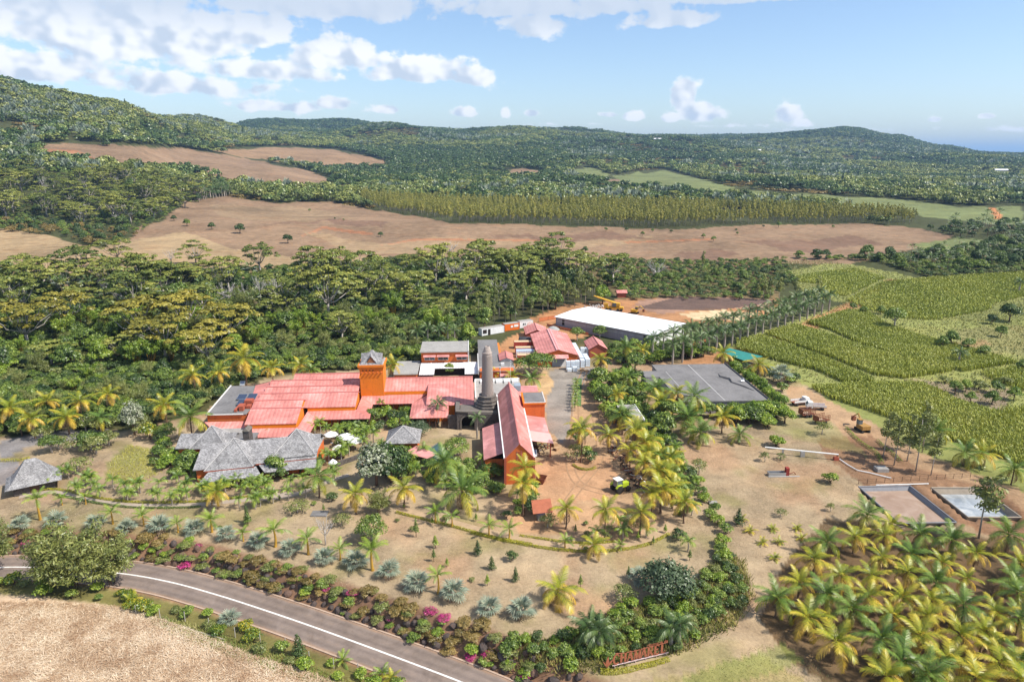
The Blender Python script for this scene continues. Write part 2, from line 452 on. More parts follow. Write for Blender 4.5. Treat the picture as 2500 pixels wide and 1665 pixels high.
def plain(name, col, rough=.7, var=.25, scale=1.2, metal=0, bump=.0, spec=.3, dirt=None):
    """paint, metal, render: base colour broken by two scales of mottling and, optionally, streaky dirt"""
    if name in MATS: return MATS[name]
    m, nt, out = newmat(name)
    co = _n(nt, 'ShaderNodeTexCoord').outputs['Object']
    n = noisenode(nt, co, scale, 6, .65); n2 = noisenode(nt, co, scale * 7, 4, .6)
    a = tuple(c * (1 - var) for c in col); b = tuple(min(1, c * (1 + var * .6)) for c in col)
    f = mathn(nt, 'ADD', mathn(nt, 'MULTIPLY', n, .65), mathn(nt, 'MULTIPLY', n2, .35))
    c = rampnode(nt, f, [a, col, b], [.3, .5, .7])
    if dirt:
        mp = _n(nt, 'ShaderNodeMapping'); mp.inputs['Scale'].default_value = (1.3, 1.3, .22); nt.links.new(co, mp.inputs[0])
        s = noisenode(nt, mp.outputs[0], 1.6, 7, .7)
        k = rampnode(nt, s, [(0, 0, 0), (1, 1, 1)], [.52, .72])
        c = mixrgb(nt, mathn(nt, 'MULTIPLY', k, .6), c, dirt)
    nr = bumpn(nt, n2, bump, .04) if bump else None
    bsdf(nt, out, c, rough, metal, nr, spec); return m
def leafmat(name, cols, trans=.35, var=.3):
    """leaves: per-leaf tint picks from the colours, each plant shifts a little, light comes through"""
    m, nt, out = newmat(name)
    at_ = _n(nt, 'ShaderNodeAttribute', attribute_name='tint'); oi = _n(nt, 'ShaderNodeObjectInfo')
    f = mathn(nt, 'ADD', at_.outputs['Fac'], mathn(nt, 'MULTIPLY', mathn(nt, 'SUBTRACT', oi.outputs['Random'], .5), var))
    c = rampnode(nt, f, cols)
    d = _n(nt, 'ShaderNodeBsdfDiffuse'); nt.links.new(c, d.inputs[0])
    t = _n(nt, 'ShaderNodeBsdfTranslucent')
    nt.links.new(mixrgb(nt, 1.0, c, (1.0, 1.0, .55), 'MULTIPLY'), t.inputs[0])
    g = _n(nt, 'ShaderNodeBsdfGlossy'); g.inputs['Roughness'].default_value = .42; g.inputs[0].default_value = (1, 1, .95, 1)
    s1 = _n(nt, 'ShaderNodeMixShader'); s1.inputs[0].default_value = trans * .45
    nt.links.new(d.outputs[0], s1.inputs[1]); nt.links.new(t.outputs[0], s1.inputs[2])
    s2 = _n(nt, 'ShaderNodeMixShader'); s2.inputs[0].default_value = .035
    nt.links.new(s1.outputs[0], s2.inputs[1]); nt.links.new(g.outputs[0], s2.inputs[2])
    nt.links.new(s2.outputs[0], out.inputs[0]); return m
# ---------------------------------------------------------------- ponds (hollows in the land)
def pond_frame(pts):
    q = [np.array(flat(zb5(*p))) for p in pts]       # far-left, far-right, near-right, near-left
    c = sum(q) / 4
    ax = (q[1] - q[0]) + (q[2] - q[3]); ax /= np.linalg.norm(ax); ay = np.array([-ax[1], ax[0]])
    hx = .25 * (abs((q[1] - q[0]) @ ax) + abs((q[2] - q[3]) @ ax)); hy = .25 * (abs((q[3] - q[0]) @ ay) + abs((q[2] - q[1]) @ ay))
    return (c[0], c[1], tuple(ax), tuple(ay), hx, hy)
P1 = pond_frame([(930, 985), (1320, 975), (1760, 1285), (1230, 1290)])
P2 = pond_frame([(1560, 1000), (1950, 985), (2330, 1250), (1850, 1230)])
PONDS.append((*P1, 1.1)); PONDS.append((*P2, 1.6))

# ---------------------------------------------------------------- ground sheet
NA, NR = 640, 560
az = np.linspace(R(-62), R(62), NA)
rr = np.concatenate([np.geomspace(18, 9500, NR)])
AZ, RR = np.meshgrid(az, rr, indexing='ij')
GX = RR * np.sin(AZ); GY = RR * np.cos(AZ)
GZ = ground(GX, GY)
idx = np.arange(NA * NR).reshape(NA, NR)
GF = np.stack([idx[:-1, :-1], idx[1:, :-1], idx[1:, 1:], idx[:-1, 1:]], -1).reshape(-1, 4)[:, ::-1]
gx, gy, gzv = GX.ravel(), GY.ravel(), GZ.ravel(); grr = RR.ravel()
fx, fy = project(gx, gy, gzv)                        # where each spot shows in the photograph
jx = (fbm(gx / (grr * .02 + 1), gy / (grr * .02 + 1), 3) - .5) * 26; jy = (fbm(gx / (grr * .02 + 1) + 50, gy / (grr * .02 + 1), 3) - .5) * 10
col = np.zeros((len(gx), 4), np.float32); col[:, 3] = 1
def lerp(c, m): col[:, :3] = col[:, :3] * (1 - m[:, None]) + np.array(c)[None] * m[:, None]
# what grows or lies where
col[:, :3] = (.335, .25, .155)                        # dry lawn near the garden
lawn_g = sstep(.5, .75, fbm(gx / 7, gy / 7, 4)); lerp((.23, .195, .085), lawn_g * .8)
lerp((.36, .21, .12), sstep(.55, .8, fbm(gx / 11 + 20, gy / 11, 3)) * .6)
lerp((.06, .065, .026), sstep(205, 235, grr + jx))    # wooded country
def zone(poly, c, soft=1.0, jit=1.0, amount=1.0):
    m = inpoly(fx + jx * jit, fy + jy * jit, poly).astype(float) * amount
    m = np.where(grr > 9000, 0, m); lerp(c, m); return m
BROWN = (.235, .155, .095); TAN = (.32, .225, .125)
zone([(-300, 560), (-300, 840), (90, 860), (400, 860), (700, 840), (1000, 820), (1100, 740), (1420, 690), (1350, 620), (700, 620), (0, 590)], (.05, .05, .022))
zone([(1320, 600), (1780, 600), (1800, 700), (1440, 700)], (.16, .12, .06))
zone([(-300, 530), (0, 525), (120, 545), (220, 572), (330, 540), (420, 530), (520, 562), (700, 588), (900, 590), (600, 640), (300, 640), (-300, 640)], TAN)
M3 = [(385, 500), (430, 462), (520, 450), (640, 468), (760, 463), (860, 482), (960, 497), (1030, 512), (1200, 517), (1500, 527), (1750, 518), (2000, 515), (2110, 525), (2190, 542), (2140, 565), (2050, 582), (1950, 607), (1800, 604), (1650, 625), (1300, 615), (1050, 600), (870, 590), (700, 596), (560, 570), (480, 532), (430, 525)]
zone(M3, BROWN)
zone([(700, 530), (870, 560), (1000, 545), (1300, 560), (1500, 540), (1480, 560), (1100, 585), (800, 585)], TAN, amount=.55)
for pl in ([(600, 520), (760, 500), (900, 510), (880, 520), (740, 512)], [(1100, 545), (1400, 535), (1500, 548), (1300, 556)], [(1700, 560), (1950, 545), (2050, 560), (1850, 580)], [(1550, 590), (1640, 570), (1700, 585), (1620, 610)]): zone(pl, (.15, .085, .06), jit=2, amount=.6)
for pl in ([(690, 545), (740, 520), (860, 535), (852, 541), (742, 527)], [(870, 565), (960, 548), (1250, 552), (1250, 556), (965, 553)], [(1430, 556), (1640, 548), (1640, 551), (1440, 560)]): zone(pl, (.36, .16, .08), jit=.3, amount=.8)
zone([(480, 470), (700, 478), (820, 500), (700, 512), (500, 500)], (.27, .19, .11), amount=.6)
zone([(95, 336), (140, 330), (270, 333), (420, 343), (560, 362), (640, 380), (720, 395), (790, 425), (690, 440), (560, 420), (440, 395), (330, 385), (200, 378), (90, 362)], BROWN)
zone([(110, 345), (170, 345), (250, 375), (120, 372)], (.36, .16, .08), amount=.7)
zone([(480, 345), (640, 338), (780, 345), (900, 375), (880, 386), (760, 388), (640, 372), (540, 358)], (.25, .16, .09))
zone([(1150, 395), (1200, 388), (1260, 396), (1240, 410), (1170, 408)], BROWN)
zone([(1380, 415), (1520, 408), (1560, 420), (1450, 430)], BROWN)
GREEN = (.16, .18, .07)
for pl in ([(1305, 395), (1345, 382), (1400, 402), (1390, 412), (1330, 412)], [(1410, 405), (1470, 394), (1540, 415), (1580, 440), (1520, 440), (1420, 415)], [(1490, 400), (1530, 390), (1600, 410), (1690, 432), (1660, 446), (1560, 430)],
           [(1640, 448), (1720, 440), (1850, 446), (2100, 462), (2200, 475), (2354, 476), (2354, 520), (2120, 500), (2100, 490), (1900, 470)]): zone(pl, GREEN)
zone([(2275, 478), (2290, 478), (2310, 505), (2290, 505)], (.5, .2, .08), jit=.2)
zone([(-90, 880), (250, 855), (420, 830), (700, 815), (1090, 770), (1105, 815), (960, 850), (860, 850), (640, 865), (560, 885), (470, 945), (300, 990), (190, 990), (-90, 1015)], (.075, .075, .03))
# right-hand cane country
zone([(1800, 625), (1900, 603), (2060, 625), (2140, 648), (2420, 625), (2420, 1180), (2100, 1080), (1990, 1010), (1880, 900), (1680, 800), (1730, 770), (1940, 700), (1860, 680)], (.23, .24, .075))
zone([(2100, 560), (2200, 548), (2420, 560), (2420, 590), (2150, 585)], GREEN)
DIRT = (.37, .19, .09); DIRT2 = (.38, .245, .14)
zone([(1960, 692), (2040, 643), (2075, 645), (1985, 690), (1940, 705)], DIRT, jit=.2)
zone([(2140, 790), (2270, 782), (2280, 790), (2150, 812), (2130, 815)], DIRT, jit=.3)
zone([(2200, 755), (2500, 740), (2500, 800), (2330, 815), (2200, 800)], (.2, .17, .08), amount=.6)
zone([(2080, 870), (2160, 880), (2330, 900), (2300, 960), (2180, 960), (2110, 900)], (.22, .17, .11))
zone([(1560, 830), (1740, 790), (1960, 690), (1990, 700), (1760, 815), (1600, 860)], DIRT, jit=.3)      # palm avenue
zone([(1800, 885), (1850, 893), (2000, 968), (2110, 1038), (2420, 1155), (2420, 1200), (2100, 1075), (1985, 1003), (1830, 935)], DIRT2, jit=.3)
zone([(1880, 1010), (2000, 1000), (2110, 1075), (2300, 1130), (2420, 1230), (2420, 1300), (2200, 1200), (1990, 1120), (1900, 1050)], (.26, .15, .085), jit=.6)
zone([(1140, 800), (1170, 775), (1230, 752), (1285, 715), (1300, 745), (1260, 790), (1180, 850), (1110, 850)], DIRT, jit=.3)
zone([(1200, 740), (1300, 700), (1470, 685), (1800, 688), (1770, 725), (1660, 745), (1500, 740), (1400, 760), (1280, 790)], DIRT, jit=.4)
PLOUGH = [(1470, 690), (1560, 681), (1700, 684), (1785, 692), (1770, 715), (1640, 708), (1520, 722), (1455, 708)]
zone([(295, 562), (320, 522), (400, 498), (490, 530), (570, 575), (520, 570), (420, 534), (340, 545)], BROWN)
zone(PLOUGH, (.30, .18, .125), jit=.2); zone([(1560, 722), (1660, 712), (1740, 722), (1700, 735), (1600, 735)], (.55, .42, .25), jit=.2)
YARD = [(1240, 950), (1262, 860), (1290, 842), (1390, 850), (1380, 940), (1440, 1000), (1475, 1080), (1500, 1140), (1520, 1200), (1440, 1245), (1330, 1240), (1235, 1200), (1225, 1130), (1262, 1040), (1262, 1000)]
zone(YARD, DIRT2, jit=.35); zone([(1230, 1060), (1400, 1050), (1440, 1130), (1300, 1160), (1240, 1150)], (.38, .205, .11), jit=1, amount=.6)
zone([(1260, 855), (1300, 842), (1375, 845), (1338, 890), (1318, 940), (1306, 1000), (1290, 1020), (1262, 985), (1252, 930)], (.26, .225, .19), jit=.5)
zone([(1225, 870), (1250, 850), (1275, 880), (1262, 905), (1235, 905)], (.5, .33, .17), jit=.3)
zone([(1150, 1180), (1270, 1150), (1300, 1230), (1200, 1230)], (.42, .23, .12), amount=.6)
zone([(1740, 1420), (1800, 1300), (1900, 1190), (2420, 1250), (2420, 1640), (1980, 1640), (1800, 1500)], (.13, .085, .045), jit=.8)   # grove floor, darkened to stand in for the shade between the palms
zone([(1980, 1640), (1740, 1500), (1600, 1540), (1430, 1580), (1400, 1640)], (.33, .26, .12), jit=.5)
zone([(1560, 1560), (1800, 1480), (1860, 1520), (1600, 1600)], (.16, .2, .045), jit=1.2, amount=.55)
zone([(1650, 930), (1900, 960), (2000, 1050), (1800, 1000)], (.22, .24, .08), jit=1.2, amount=.4)
zone([(250, 1060), (300, 1020), (350, 1030), (370, 1090), (300, 1110), (240, 1100)], (.2, .2, .06), jit=1.4, amount=.7)
zone([(0, 1010), (120, 990), (260, 985), (190, 1010), (60, 1030), (0, 1060)], (.22, .2, .19), jit=.2)
zone([(-50, 1060), (45, 1058), (30, 1110), (-50, 1130)], (.24, .22, .21), jit=.1)
zone([(1210, 920), (1240, 930), (1245, 960), (1210, 960)], (.3, .22, .15), jit=.2)
# dull red earth of the bank, straw side
rd = road_dist(gx, gy)
lerp((.20, .115, .07), sstep(2.5, 3.4, rd) * sstep(9.0, 7.5, rd + jx * .06) * (rd < 100) * (gx < 30))
lerp((.27, .15, .085), (sstep(-4.6, -3.6, rd) * sstep(3.0, -3.0, rd)) * (rd > -50))
lerp((.17, .15, .05), sstep(-3.6, -4.4, rd) * sstep(-8.6, -7.6, rd + jx * .05) * (rd > -50))
lerp((.50, .36, .235), sstep(-7.5, -8.5, rd + jx * .05) * (rd > -80) * (rd < 50))
# everything inside the pond rims is lining
for (cx, cy, ax, ay, hx, hy, dep), c in zip(PONDS, ((.42, .33, .25), (.5, .47, .42))):
    lx = (gx - cx) * ax[0] + (gy - cy) * ax[1]; ly = (gx - cx) * ay[0] + (gy - cy) * ay[1]
    lerp(c, sstep(1.1, 1.06, np.maximum(np.abs(lx) / hx, np.abs(ly) / hy)))

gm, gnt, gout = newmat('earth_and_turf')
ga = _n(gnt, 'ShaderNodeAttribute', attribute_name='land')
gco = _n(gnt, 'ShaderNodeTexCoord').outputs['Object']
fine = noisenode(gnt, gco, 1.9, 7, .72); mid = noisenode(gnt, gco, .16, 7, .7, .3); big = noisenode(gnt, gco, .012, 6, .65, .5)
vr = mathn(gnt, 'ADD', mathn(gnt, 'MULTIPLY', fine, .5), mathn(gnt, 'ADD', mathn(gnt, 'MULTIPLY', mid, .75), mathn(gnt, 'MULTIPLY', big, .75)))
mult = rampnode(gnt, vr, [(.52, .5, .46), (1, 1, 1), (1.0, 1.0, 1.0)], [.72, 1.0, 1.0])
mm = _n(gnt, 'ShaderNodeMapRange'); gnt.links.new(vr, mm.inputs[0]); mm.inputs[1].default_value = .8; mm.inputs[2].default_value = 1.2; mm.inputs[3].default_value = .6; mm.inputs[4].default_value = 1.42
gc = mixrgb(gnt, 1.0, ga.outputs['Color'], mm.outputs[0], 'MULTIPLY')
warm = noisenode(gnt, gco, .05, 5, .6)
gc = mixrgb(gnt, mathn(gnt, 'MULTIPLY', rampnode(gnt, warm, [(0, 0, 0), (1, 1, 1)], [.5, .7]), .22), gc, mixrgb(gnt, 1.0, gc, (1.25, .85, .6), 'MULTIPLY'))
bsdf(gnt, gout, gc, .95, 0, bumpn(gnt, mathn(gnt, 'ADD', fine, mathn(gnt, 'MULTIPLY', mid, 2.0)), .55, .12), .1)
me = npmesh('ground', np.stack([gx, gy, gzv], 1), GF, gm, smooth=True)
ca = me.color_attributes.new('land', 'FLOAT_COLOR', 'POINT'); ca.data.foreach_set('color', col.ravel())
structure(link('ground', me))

# sea beyond the last land
sm, snt, sout = newmat('sea_water')
sc_ = _n(snt, 'ShaderNodeTexCoord').outputs['Object']
bsdf(snt, sout, (.02, .10, .18), .25, 0, bumpn(snt, noisenode(snt, sc_, .02, 4), .4, 4.0), .4)
q = MB(); n = 48
ring = [(150000 * math.sin(2 * math.pi * i / n), 150000 * math.cos(2 * math.pi * i / n), -262) for i in range(n)]
q.add([(0, 0, -262)] + ring, [(0, 1 + (i + 1) % n, 1 + i) for i in range(n)])
structure(q.build('sea', sm))

# ---------------------------------------------------------------- road, kerb, line, paths
def ribbon(pts, off0, off1, zf, th=0.0):
    pts = np.asarray(pts); t = np.gradient(pts, axis=0); t /= np.linalg.norm(t, axis=1)[:, None]; nn = np.stack([-t[:, 1], t[:, 0]], 1)
    a = pts + nn * off0; b = pts + nn * off1; n = len(pts); q = MB()
    za = zf(a); zb = zf(b)
    V = [(p[0], p[1], z) for p, z in zip(a, za)] + [(p[0], p[1], z) for p, z in zip(b, zb)]
    F = [(i, n + i, n + i + 1, i + 1) for i in range(n - 1)]
    if th:
        k = len(V); V += [(v[0], v[1], v[2] - th) for v in V]
        F += [(i, i + 1, k + i + 1, k + i) for i in range(n - 1)] + [(n + i, k + n + i, k + n + i + 1, n + i + 1) for i in range(n - 1)]
        F += [(0, k, k + n, n), (n - 1, 2 * n - 1, k + 2 * n - 1, k + n - 1)]
    q.add(V, F); return q
am, ant, aout = newmat('worn_asphalt')
ac = _n(ant, 'ShaderNodeTexCoord').outputs['Object']
an = mathn(ant, 'ADD', mathn(ant, 'MULTIPLY', noisenode(ant, ac, .22, 8, .72, .8), .75), mathn(ant, 'MULTIPLY', noisenode(ant, ac, 6, 5, .7), .25))
acol = rampnode(ant, an, [(.16, .12, .095), (.215, .165, .135), (.27, .21, .175)], [.35, .5, .68])
aw = _n(ant, 'ShaderNodeAttribute', attribute_name='tint'); awf = mathn(ant, 'ADD', aw.outputs['Fac'], mathn(ant, 'MULTIPLY', mathn(ant, 'SUBTRACT', noisenode(ant, ac, .5, 5, .7), .5), .9))
acol = mixrgb(ant, 1.0, acol, rampnode(ant, awf, [(.72, .72, .74), (1, 1, 1), (1.35, 1.15, .95)], [.1, .5, 1.0]), 'MULTIPLY')
bsdf(ant, aout, acol, .9, 0, bumpn(ant, noisenode(ant, ac, 30, 3), .3, .01), .2)
flatz = lambda z: (lambda p: np.full(len(p), z))
LO = np.linspace(-ROAD_HALF, ROAD_HALF, 27); RV = np.concatenate([np.column_stack([ROAD + ROADN * o_, np.full(len(ROAD), ROAD_Z + .06)]) for o_ in LO]); nR = len(ROAD)
RF = np.array([(j * nR + i, j * nR + i + 1, (j + 1) * nR + i + 1, (j + 1) * nR + i) for j in range(26) for i in range(nR - 1)])
wear = sum(np.exp(-((LO - c_) / .32) ** 2) for c_ in (-2.35, -.95, .95, 2.35)); edge = sstep(2.75, 3.3, np.abs(LO))
road = structure(link('road', npmesh('road', RV, RF, am, np.repeat(.5 - .28 * wear + .5 * edge, nR))))
ribbon(ROAD, -ROAD_HALF + .01, ROAD_HALF - .01, flatz(ROAD_Z + .03), .3).build('road_base', am, road)
wp = plain('worn_white_paint', (.70, .67, .62), .75, .42, 3.5, dirt=(.35, .30, .26))
ln = ribbon(ROAD, -.14, .14, flatz(ROAD_Z + .066)).build('centre_line', wp, road)
km = plain('kerb_concrete', (.42, .30, .22), .9, .3, 1.5)
ribbon(ROAD, ROAD_HALF + .02, ROAD_HALF + .3, flatz(ROAD_Z + .13), .5).build('kerb', km, road)
ribbon(ROAD, -ROAD_HALF - .3, -ROAD_HALF - .02, flatz(ROAD_Z + .13), .5).build('kerb', km, road)
def land_z(d): return lambda p: ground(p[:, 0], p[:, 1]) + d
def path_px(pts, zf=FULL): return resample(np.array([at(zf(*p))[:2] for p in pts]), .8)
pm = plain('path_concrete', (.36, .29, .23), .9, .25, .8)
GP = path_px([(120, 415), (300, 385), (400, 392), (520, 425), (640, 447), (800, 465), (960, 470), (1100, 468), (1250, 462), (1400, 447), (1550, 432), (1700, 408), (1850, 395)], zb1)
structure(ribbon(GP, -.75, .75, land_z(.07), .3).build('garden_path', pm))
GP2 = path_px([(0, 335), (200, 320), (360, 290), (520, 225), (600, 195), (700, 165)], zb2)
structure(ribbon(GP2, -.7, .7, land_z(.075), .3).build('garden_path', pm))
GP3 = path_px([(1020, 395), (1200, 440), (1400, 490), (1600, 545), (1760, 580), (1943, 610)], zb2)
GP3b = path_px([(0, 530), (250, 590), (450, 625), (650, 650), (850, 655), (1050, 640), (1200, 600), (1310, 545), (1390, 450), (1410, 380)], zb3)
pd = plain('beaten_earth_path', (.40, .28, .17), .95, .3, .8)
structure(ribbon(GP3, -1.0, 1.0, land_z(.07), .3).build('earth_path', pd))
structure(ribbon(GP3b, -1.0, 1.0, land_z(.075), .3).build('earth_path', pd))

TT = plain('tyre_track', (.33, .20, .11), .95, .35, .6)
for pts in ([(1345, 850), (1325, 905), (1322, 960), (1318, 1010), (1310, 1060), (1330, 1110), (1400, 1135)], [(1290, 1175), (1330, 1120), (1375, 1060), (1378, 1000), (1362, 930), (1355, 870)]):
    for o_ in (-.85, .85): structure(ribbon(path_px(pts), o_ - .16, o_ + .16, land_z(.03)).build('wheel_track', TT))
# pond water
def pond(P, z, colr, rough, name, s=.9):
    cx, cy, ax, ay, hx, hy = P; c = np.array([cx, cy]); ax = np.array(ax); ay = np.array(ay)
    m, nt_, o_ = newmat(name + '_surface'); co = _n(nt_, 'ShaderNodeTexCoord').outputs['Object']
    n_ = noisenode(nt_, co, .25, 6, .65, .6)
    cc = rampnode(nt_, n_, colr, [.35, .5, .65])
    bsdf(nt_, o_, cc, rough, 0, bumpn(nt_, noisenode(nt_, co, 1.5, 3), .12, .05), .5)
    q = MB(); pl = [c + ax * hx * s * a + ay * hy * s * b for a, b in ((-1, -1), (1, -1), (1, 1), (-1, 1))]
    q.add([(p[0], p[1], z) for p in pl], [(0, 1, 2, 3)])
    return structure(q.build(name, m))
pond(P1, -.62, [(.27, .175, .12), (.33, .225, .16), (.40, .29, .22)], .4, 'muddy_pond_water', .97)
pond(P2, -1.0, [(.22, .24, .25), (.33, .35, .36), (.5, .5, .48)], .12, 'clear_pond_water', .95)
# ---------------------------------------------------------------- building materials
def roofmat(name, col, axis, pitch=.9, faded=.25):
    """profiled metal sheet: ribs across one axis, sun-bleached patches"""
    m, nt, out = newmat(name); co = _n(nt, 'ShaderNodeTexCoord').outputs['Object']
    sp = _n(nt, 'ShaderNodeSeparateXYZ'); nt.links.new(co, sp.inputs[0])
    w = mathn(nt, 'SINE', mathn(nt, 'MULTIPLY', sp.outputs[axis], 2 * math.pi / pitch))
    rib = rampnode(nt, mathn(nt, 'ADD', mathn(nt, 'MULTIPLY', w, .5), .5), [(.84, .83, .83), (1, 1, 1), (1.0, 1.0, 1.0)], [0, .3, 1])
    n = noisenode(nt, co, .22, 8, .7, .6)
    c = rampnode(nt, n, [tuple(x * .7 for x in col), col, tuple(min(1, x * (1 + faded) + .07) for x in col)], [.32, .5, .66])
    mp = _n(nt, 'ShaderNodeMapping'); mp.inputs['Scale'].default_value = (.35, 2.2, .35) if axis == 1 else (2.2, .35, .35); nt.links.new(co, mp.inputs[0])
    st = rampnode(nt, noisenode(nt, mp.outputs[0], 1.0, 6, .7), [(0, 0, 0), (1, 1, 1)], [.5, .75])
    c = mixrgb(nt, mathn(nt, 'MULTIPLY', st, .35), c, tuple(x * .6 for x in col))
    c = mixrgb(nt, 1.0, c, rib, 'MULTIPLY')
    bsdf(nt, out, c, .55, 0, bumpn(nt, w, .35, .04), .35); return m
PINKX = roofmat('pink_sheet_ribs_across', (.60, .225, .19), 0)
PINKY = roofmat('pink_sheet_ribs_along', (.58, .205, .17), 1)
PINKC = roofmat('pink_canopy_sheet', (.60, .25, .225), 1, .6)
RUSTP = plain('red_ridge_cap', (.48, .16, .14), .6, .25, .8)
ORANGE = plain('orange_render', (.72, .20, .018), .85, .16, .5, dirt=(.36, .10, .015))
ORANGE2 = plain('burnt_orange_render', (.62, .15, .035), .85, .18, .5, dirt=(.32, .08, .02))
FASCIA = plain('amber_fascia', (.74, .22, .012), .8, .12, .8)
WHITE = plain('white_paint', (.78, .77, .74), .6, .1, .6, dirt=(.5, .45, .4))
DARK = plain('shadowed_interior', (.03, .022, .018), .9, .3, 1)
GLASS = plain('window_glass', (.05, .06, .07), .15, .2, 1, spec=.6)
STEEL = plain('galvanised_steel', (.45, .46, .47), .45, .2, 2, .6)
GREYMETAL = plain('grey_shutter', (.30, .34, .38), .5, .15, 2)
TIMBER = plain('dark_timber', (.10, .055, .035), .8, .35, 3)
REDWALL = plain('brick_red_wall', (.36, .09, .05), .85, .2, .8)
def stone_mat(name, a, b, mortar, scale, flatten=(1, 1, 1.7)):
    m, nt, out = newmat(name); co = _n(nt, 'ShaderNodeTexCoord').outputs['Object']
    mp = _n(nt, 'ShaderNodeMapping'); mp.inputs['Scale'].default_value = flatten; nt.links.new(co, mp.inputs[0])
    v = _n(nt, 'ShaderNodeTexVoronoi'); v.inputs['Scale'].default_value = scale; nt.links.new(mp.outputs[0], v.inputs['Vector'])
    e = _n(nt, 'ShaderNodeTexVoronoi', feature='DISTANCE_TO_EDGE'); e.inputs['Scale'].default_value = scale; nt.links.new(mp.outputs[0], e.inputs['Vector'])
    sp = _n(nt, 'ShaderNodeSeparateColor'); nt.links.new(v.outputs['Color'], sp.inputs[0])
    c = rampnode(nt, sp.outputs[0], [a, b])
    k = rampnode(nt, e.outputs['Distance'], [(0, 0, 0), (1, 1, 1)], [.02, .09])
    c = mixrgb(nt, k, mortar, c)
    c = mixrgb(nt, mathn(nt, 'MULTIPLY', noisenode(nt, co, .5, 6, .7), .3), c, tuple(x * .6 for x in a))
    bsdf(nt, out, c, .9, 0, bumpn(nt, k, .7, .06), .15); return m
BASALT = stone_mat('basalt_masonry', (.075, .065, .062), (.15, .125, .115), (.17, .15, .13), 2.6)
CHIMN = stone_mat('chimney_stone', (.38, .30, .26), (.54, .45, .39), (.55, .48, .42), 3.6, (1, 1, 1.5))
PLINTH = stone_mat('plinth_stone', (.14, .12, .105), (.22, .19, .17), (.22, .2, .17), 2.4)
COPING = plain('mossy_coping', (.15, .13, .11), .9, .35, 1.2)
CONC = plain('stained_roof_concrete', (.185, .175, .17), .95, .42, .22, dirt=(.1, .09, .085))
CONC2 = plain('pale_roof_concrete', (.33, .31, .285), .95, .32, .3, dirt=(.14, .12, .1))
BLOCKW = plain('grey_block_wall', (.33, .30, .32), .9, .12, .6, dirt=(.24, .215, .225))
WHITEROOF = plain('white_sheet_roof', (.82, .82, .82), .5, .05, .3)
PARAPET = plain('parapet_white', (.55, .53, .5), .85, .2, 1, dirt=(.2, .18, .16))
def shinglemat():
    m, nt, out = newmat('weathered_shingle'); co = _n(nt, 'ShaderNodeTexCoord').outputs['Object']
    b = _n(nt, 'ShaderNodeTexBrick'); b.inputs['Scale'].default_value = 1.0; b.inputs['Brick Width'].default_value = .3; b.inputs['Row Height'].default_value = .22; b.inputs['Mortar Size'].default_value = .012
    b.inputs[1].default_value = (.27, .26, .26, 1); b.inputs[2].default_value = (.46, .445, .44, 1); b.inputs[3].default_value = (.07, .065, .065, 1)
    sp = _n(nt, 'ShaderNodeSeparateXYZ'); nt.links.new(co, sp.inputs[0]); cb = _n(nt, 'ShaderNodeCombineXYZ')
    nt.links.new(mathn(nt, 'ADD', sp.outputs[0], mathn(nt, 'MULTIPLY', sp.outputs[1], .45)), cb.inputs[0]); nt.links.new(mathn(nt, 'MULTIPLY', sp.outputs[2], 1.6), cb.inputs[1])
    nt.links.new(cb.outputs[0], b.inputs[0])
    st = rampnode(nt, noisenode(nt, co, .55, 8, .75, .6), [(.5, .49, .49), (.9, .9, .9), (1.15, 1.14, 1.13)], [.34, .5, .68])
    fl = rampnode(nt, noisenode(nt, co, 5.0, 4, .7), [(.72, .72, .72), (1.1, 1.1, 1.1)], [.35, .6])
    c = mixrgb(nt, 1.0, mixrgb(nt, 1.0, b.outputs[0], st, 'MULTIPLY'), fl, 'MULTIPLY')
    bsdf(nt, out, c, .9, 0, bumpn(nt, b.outputs[1], .5, .03), .15); return m
SHING = shinglemat()

# ---------------------------------------------------------------- building kit (compound axes u, v)
SPLIT = {'gable_wall': 'gable_wall', 'verandah_posts': 'verandah_post', 'lean_to_posts': 'lean_to_post', 'court_wall': 'court_wall', 'lean_to_wall': 'lean_to_wall', 'side_wall': 'side_wall', 'rear_wall': 'rear_wall', 'wing_wall': 'wing_wall', 'parapet': 'parapet', 'box_parapet': 'parapet', 'roof_upstand': 'roof_upstand', 'white_edge': 'edge_strip', 'seam': 'seam', 'verandah_roof': 'verandah_roof', 'fascia': 'fascia', 'wall': 'wall', 'coping': 'coping', 'door_frame': 'jamb'}
class Bld:
    """a building: an Empty at its base; parts are given in compound coordinates"""
    def __init__(s, name, u, v, label, cat='building', rot=None, group=None):
        x, y = uv(u, v); s.o = (u, v, 0); s.root = empty(name, (x, y, gz(x, y) - .02), ROT if rot is None else rot, label, cat, group)
    def part(s, name, mb, mats, parent=None, smooth=False):
        if name in SPLIT and len(mb.cuts) > 1: return mb.split(SPLIT[name], mats, parent or s.root, s.o)
        return mb.build(name, mats, parent or s.root, smooth, s.o)
def gable_u(q, u0, u1, v0, vr, v1, ze0, zr, ze1, t=.14):
    """roof with its ridge along u"""
    q.slab([(u0, v0, ze0), (u1, v0, ze0), (u1, vr, zr), (u0, vr, zr)], t)
    q.slab([(u0, vr, zr), (u1, vr, zr), (u1, v1, ze1), (u0, v1, ze1)], t)
    return q
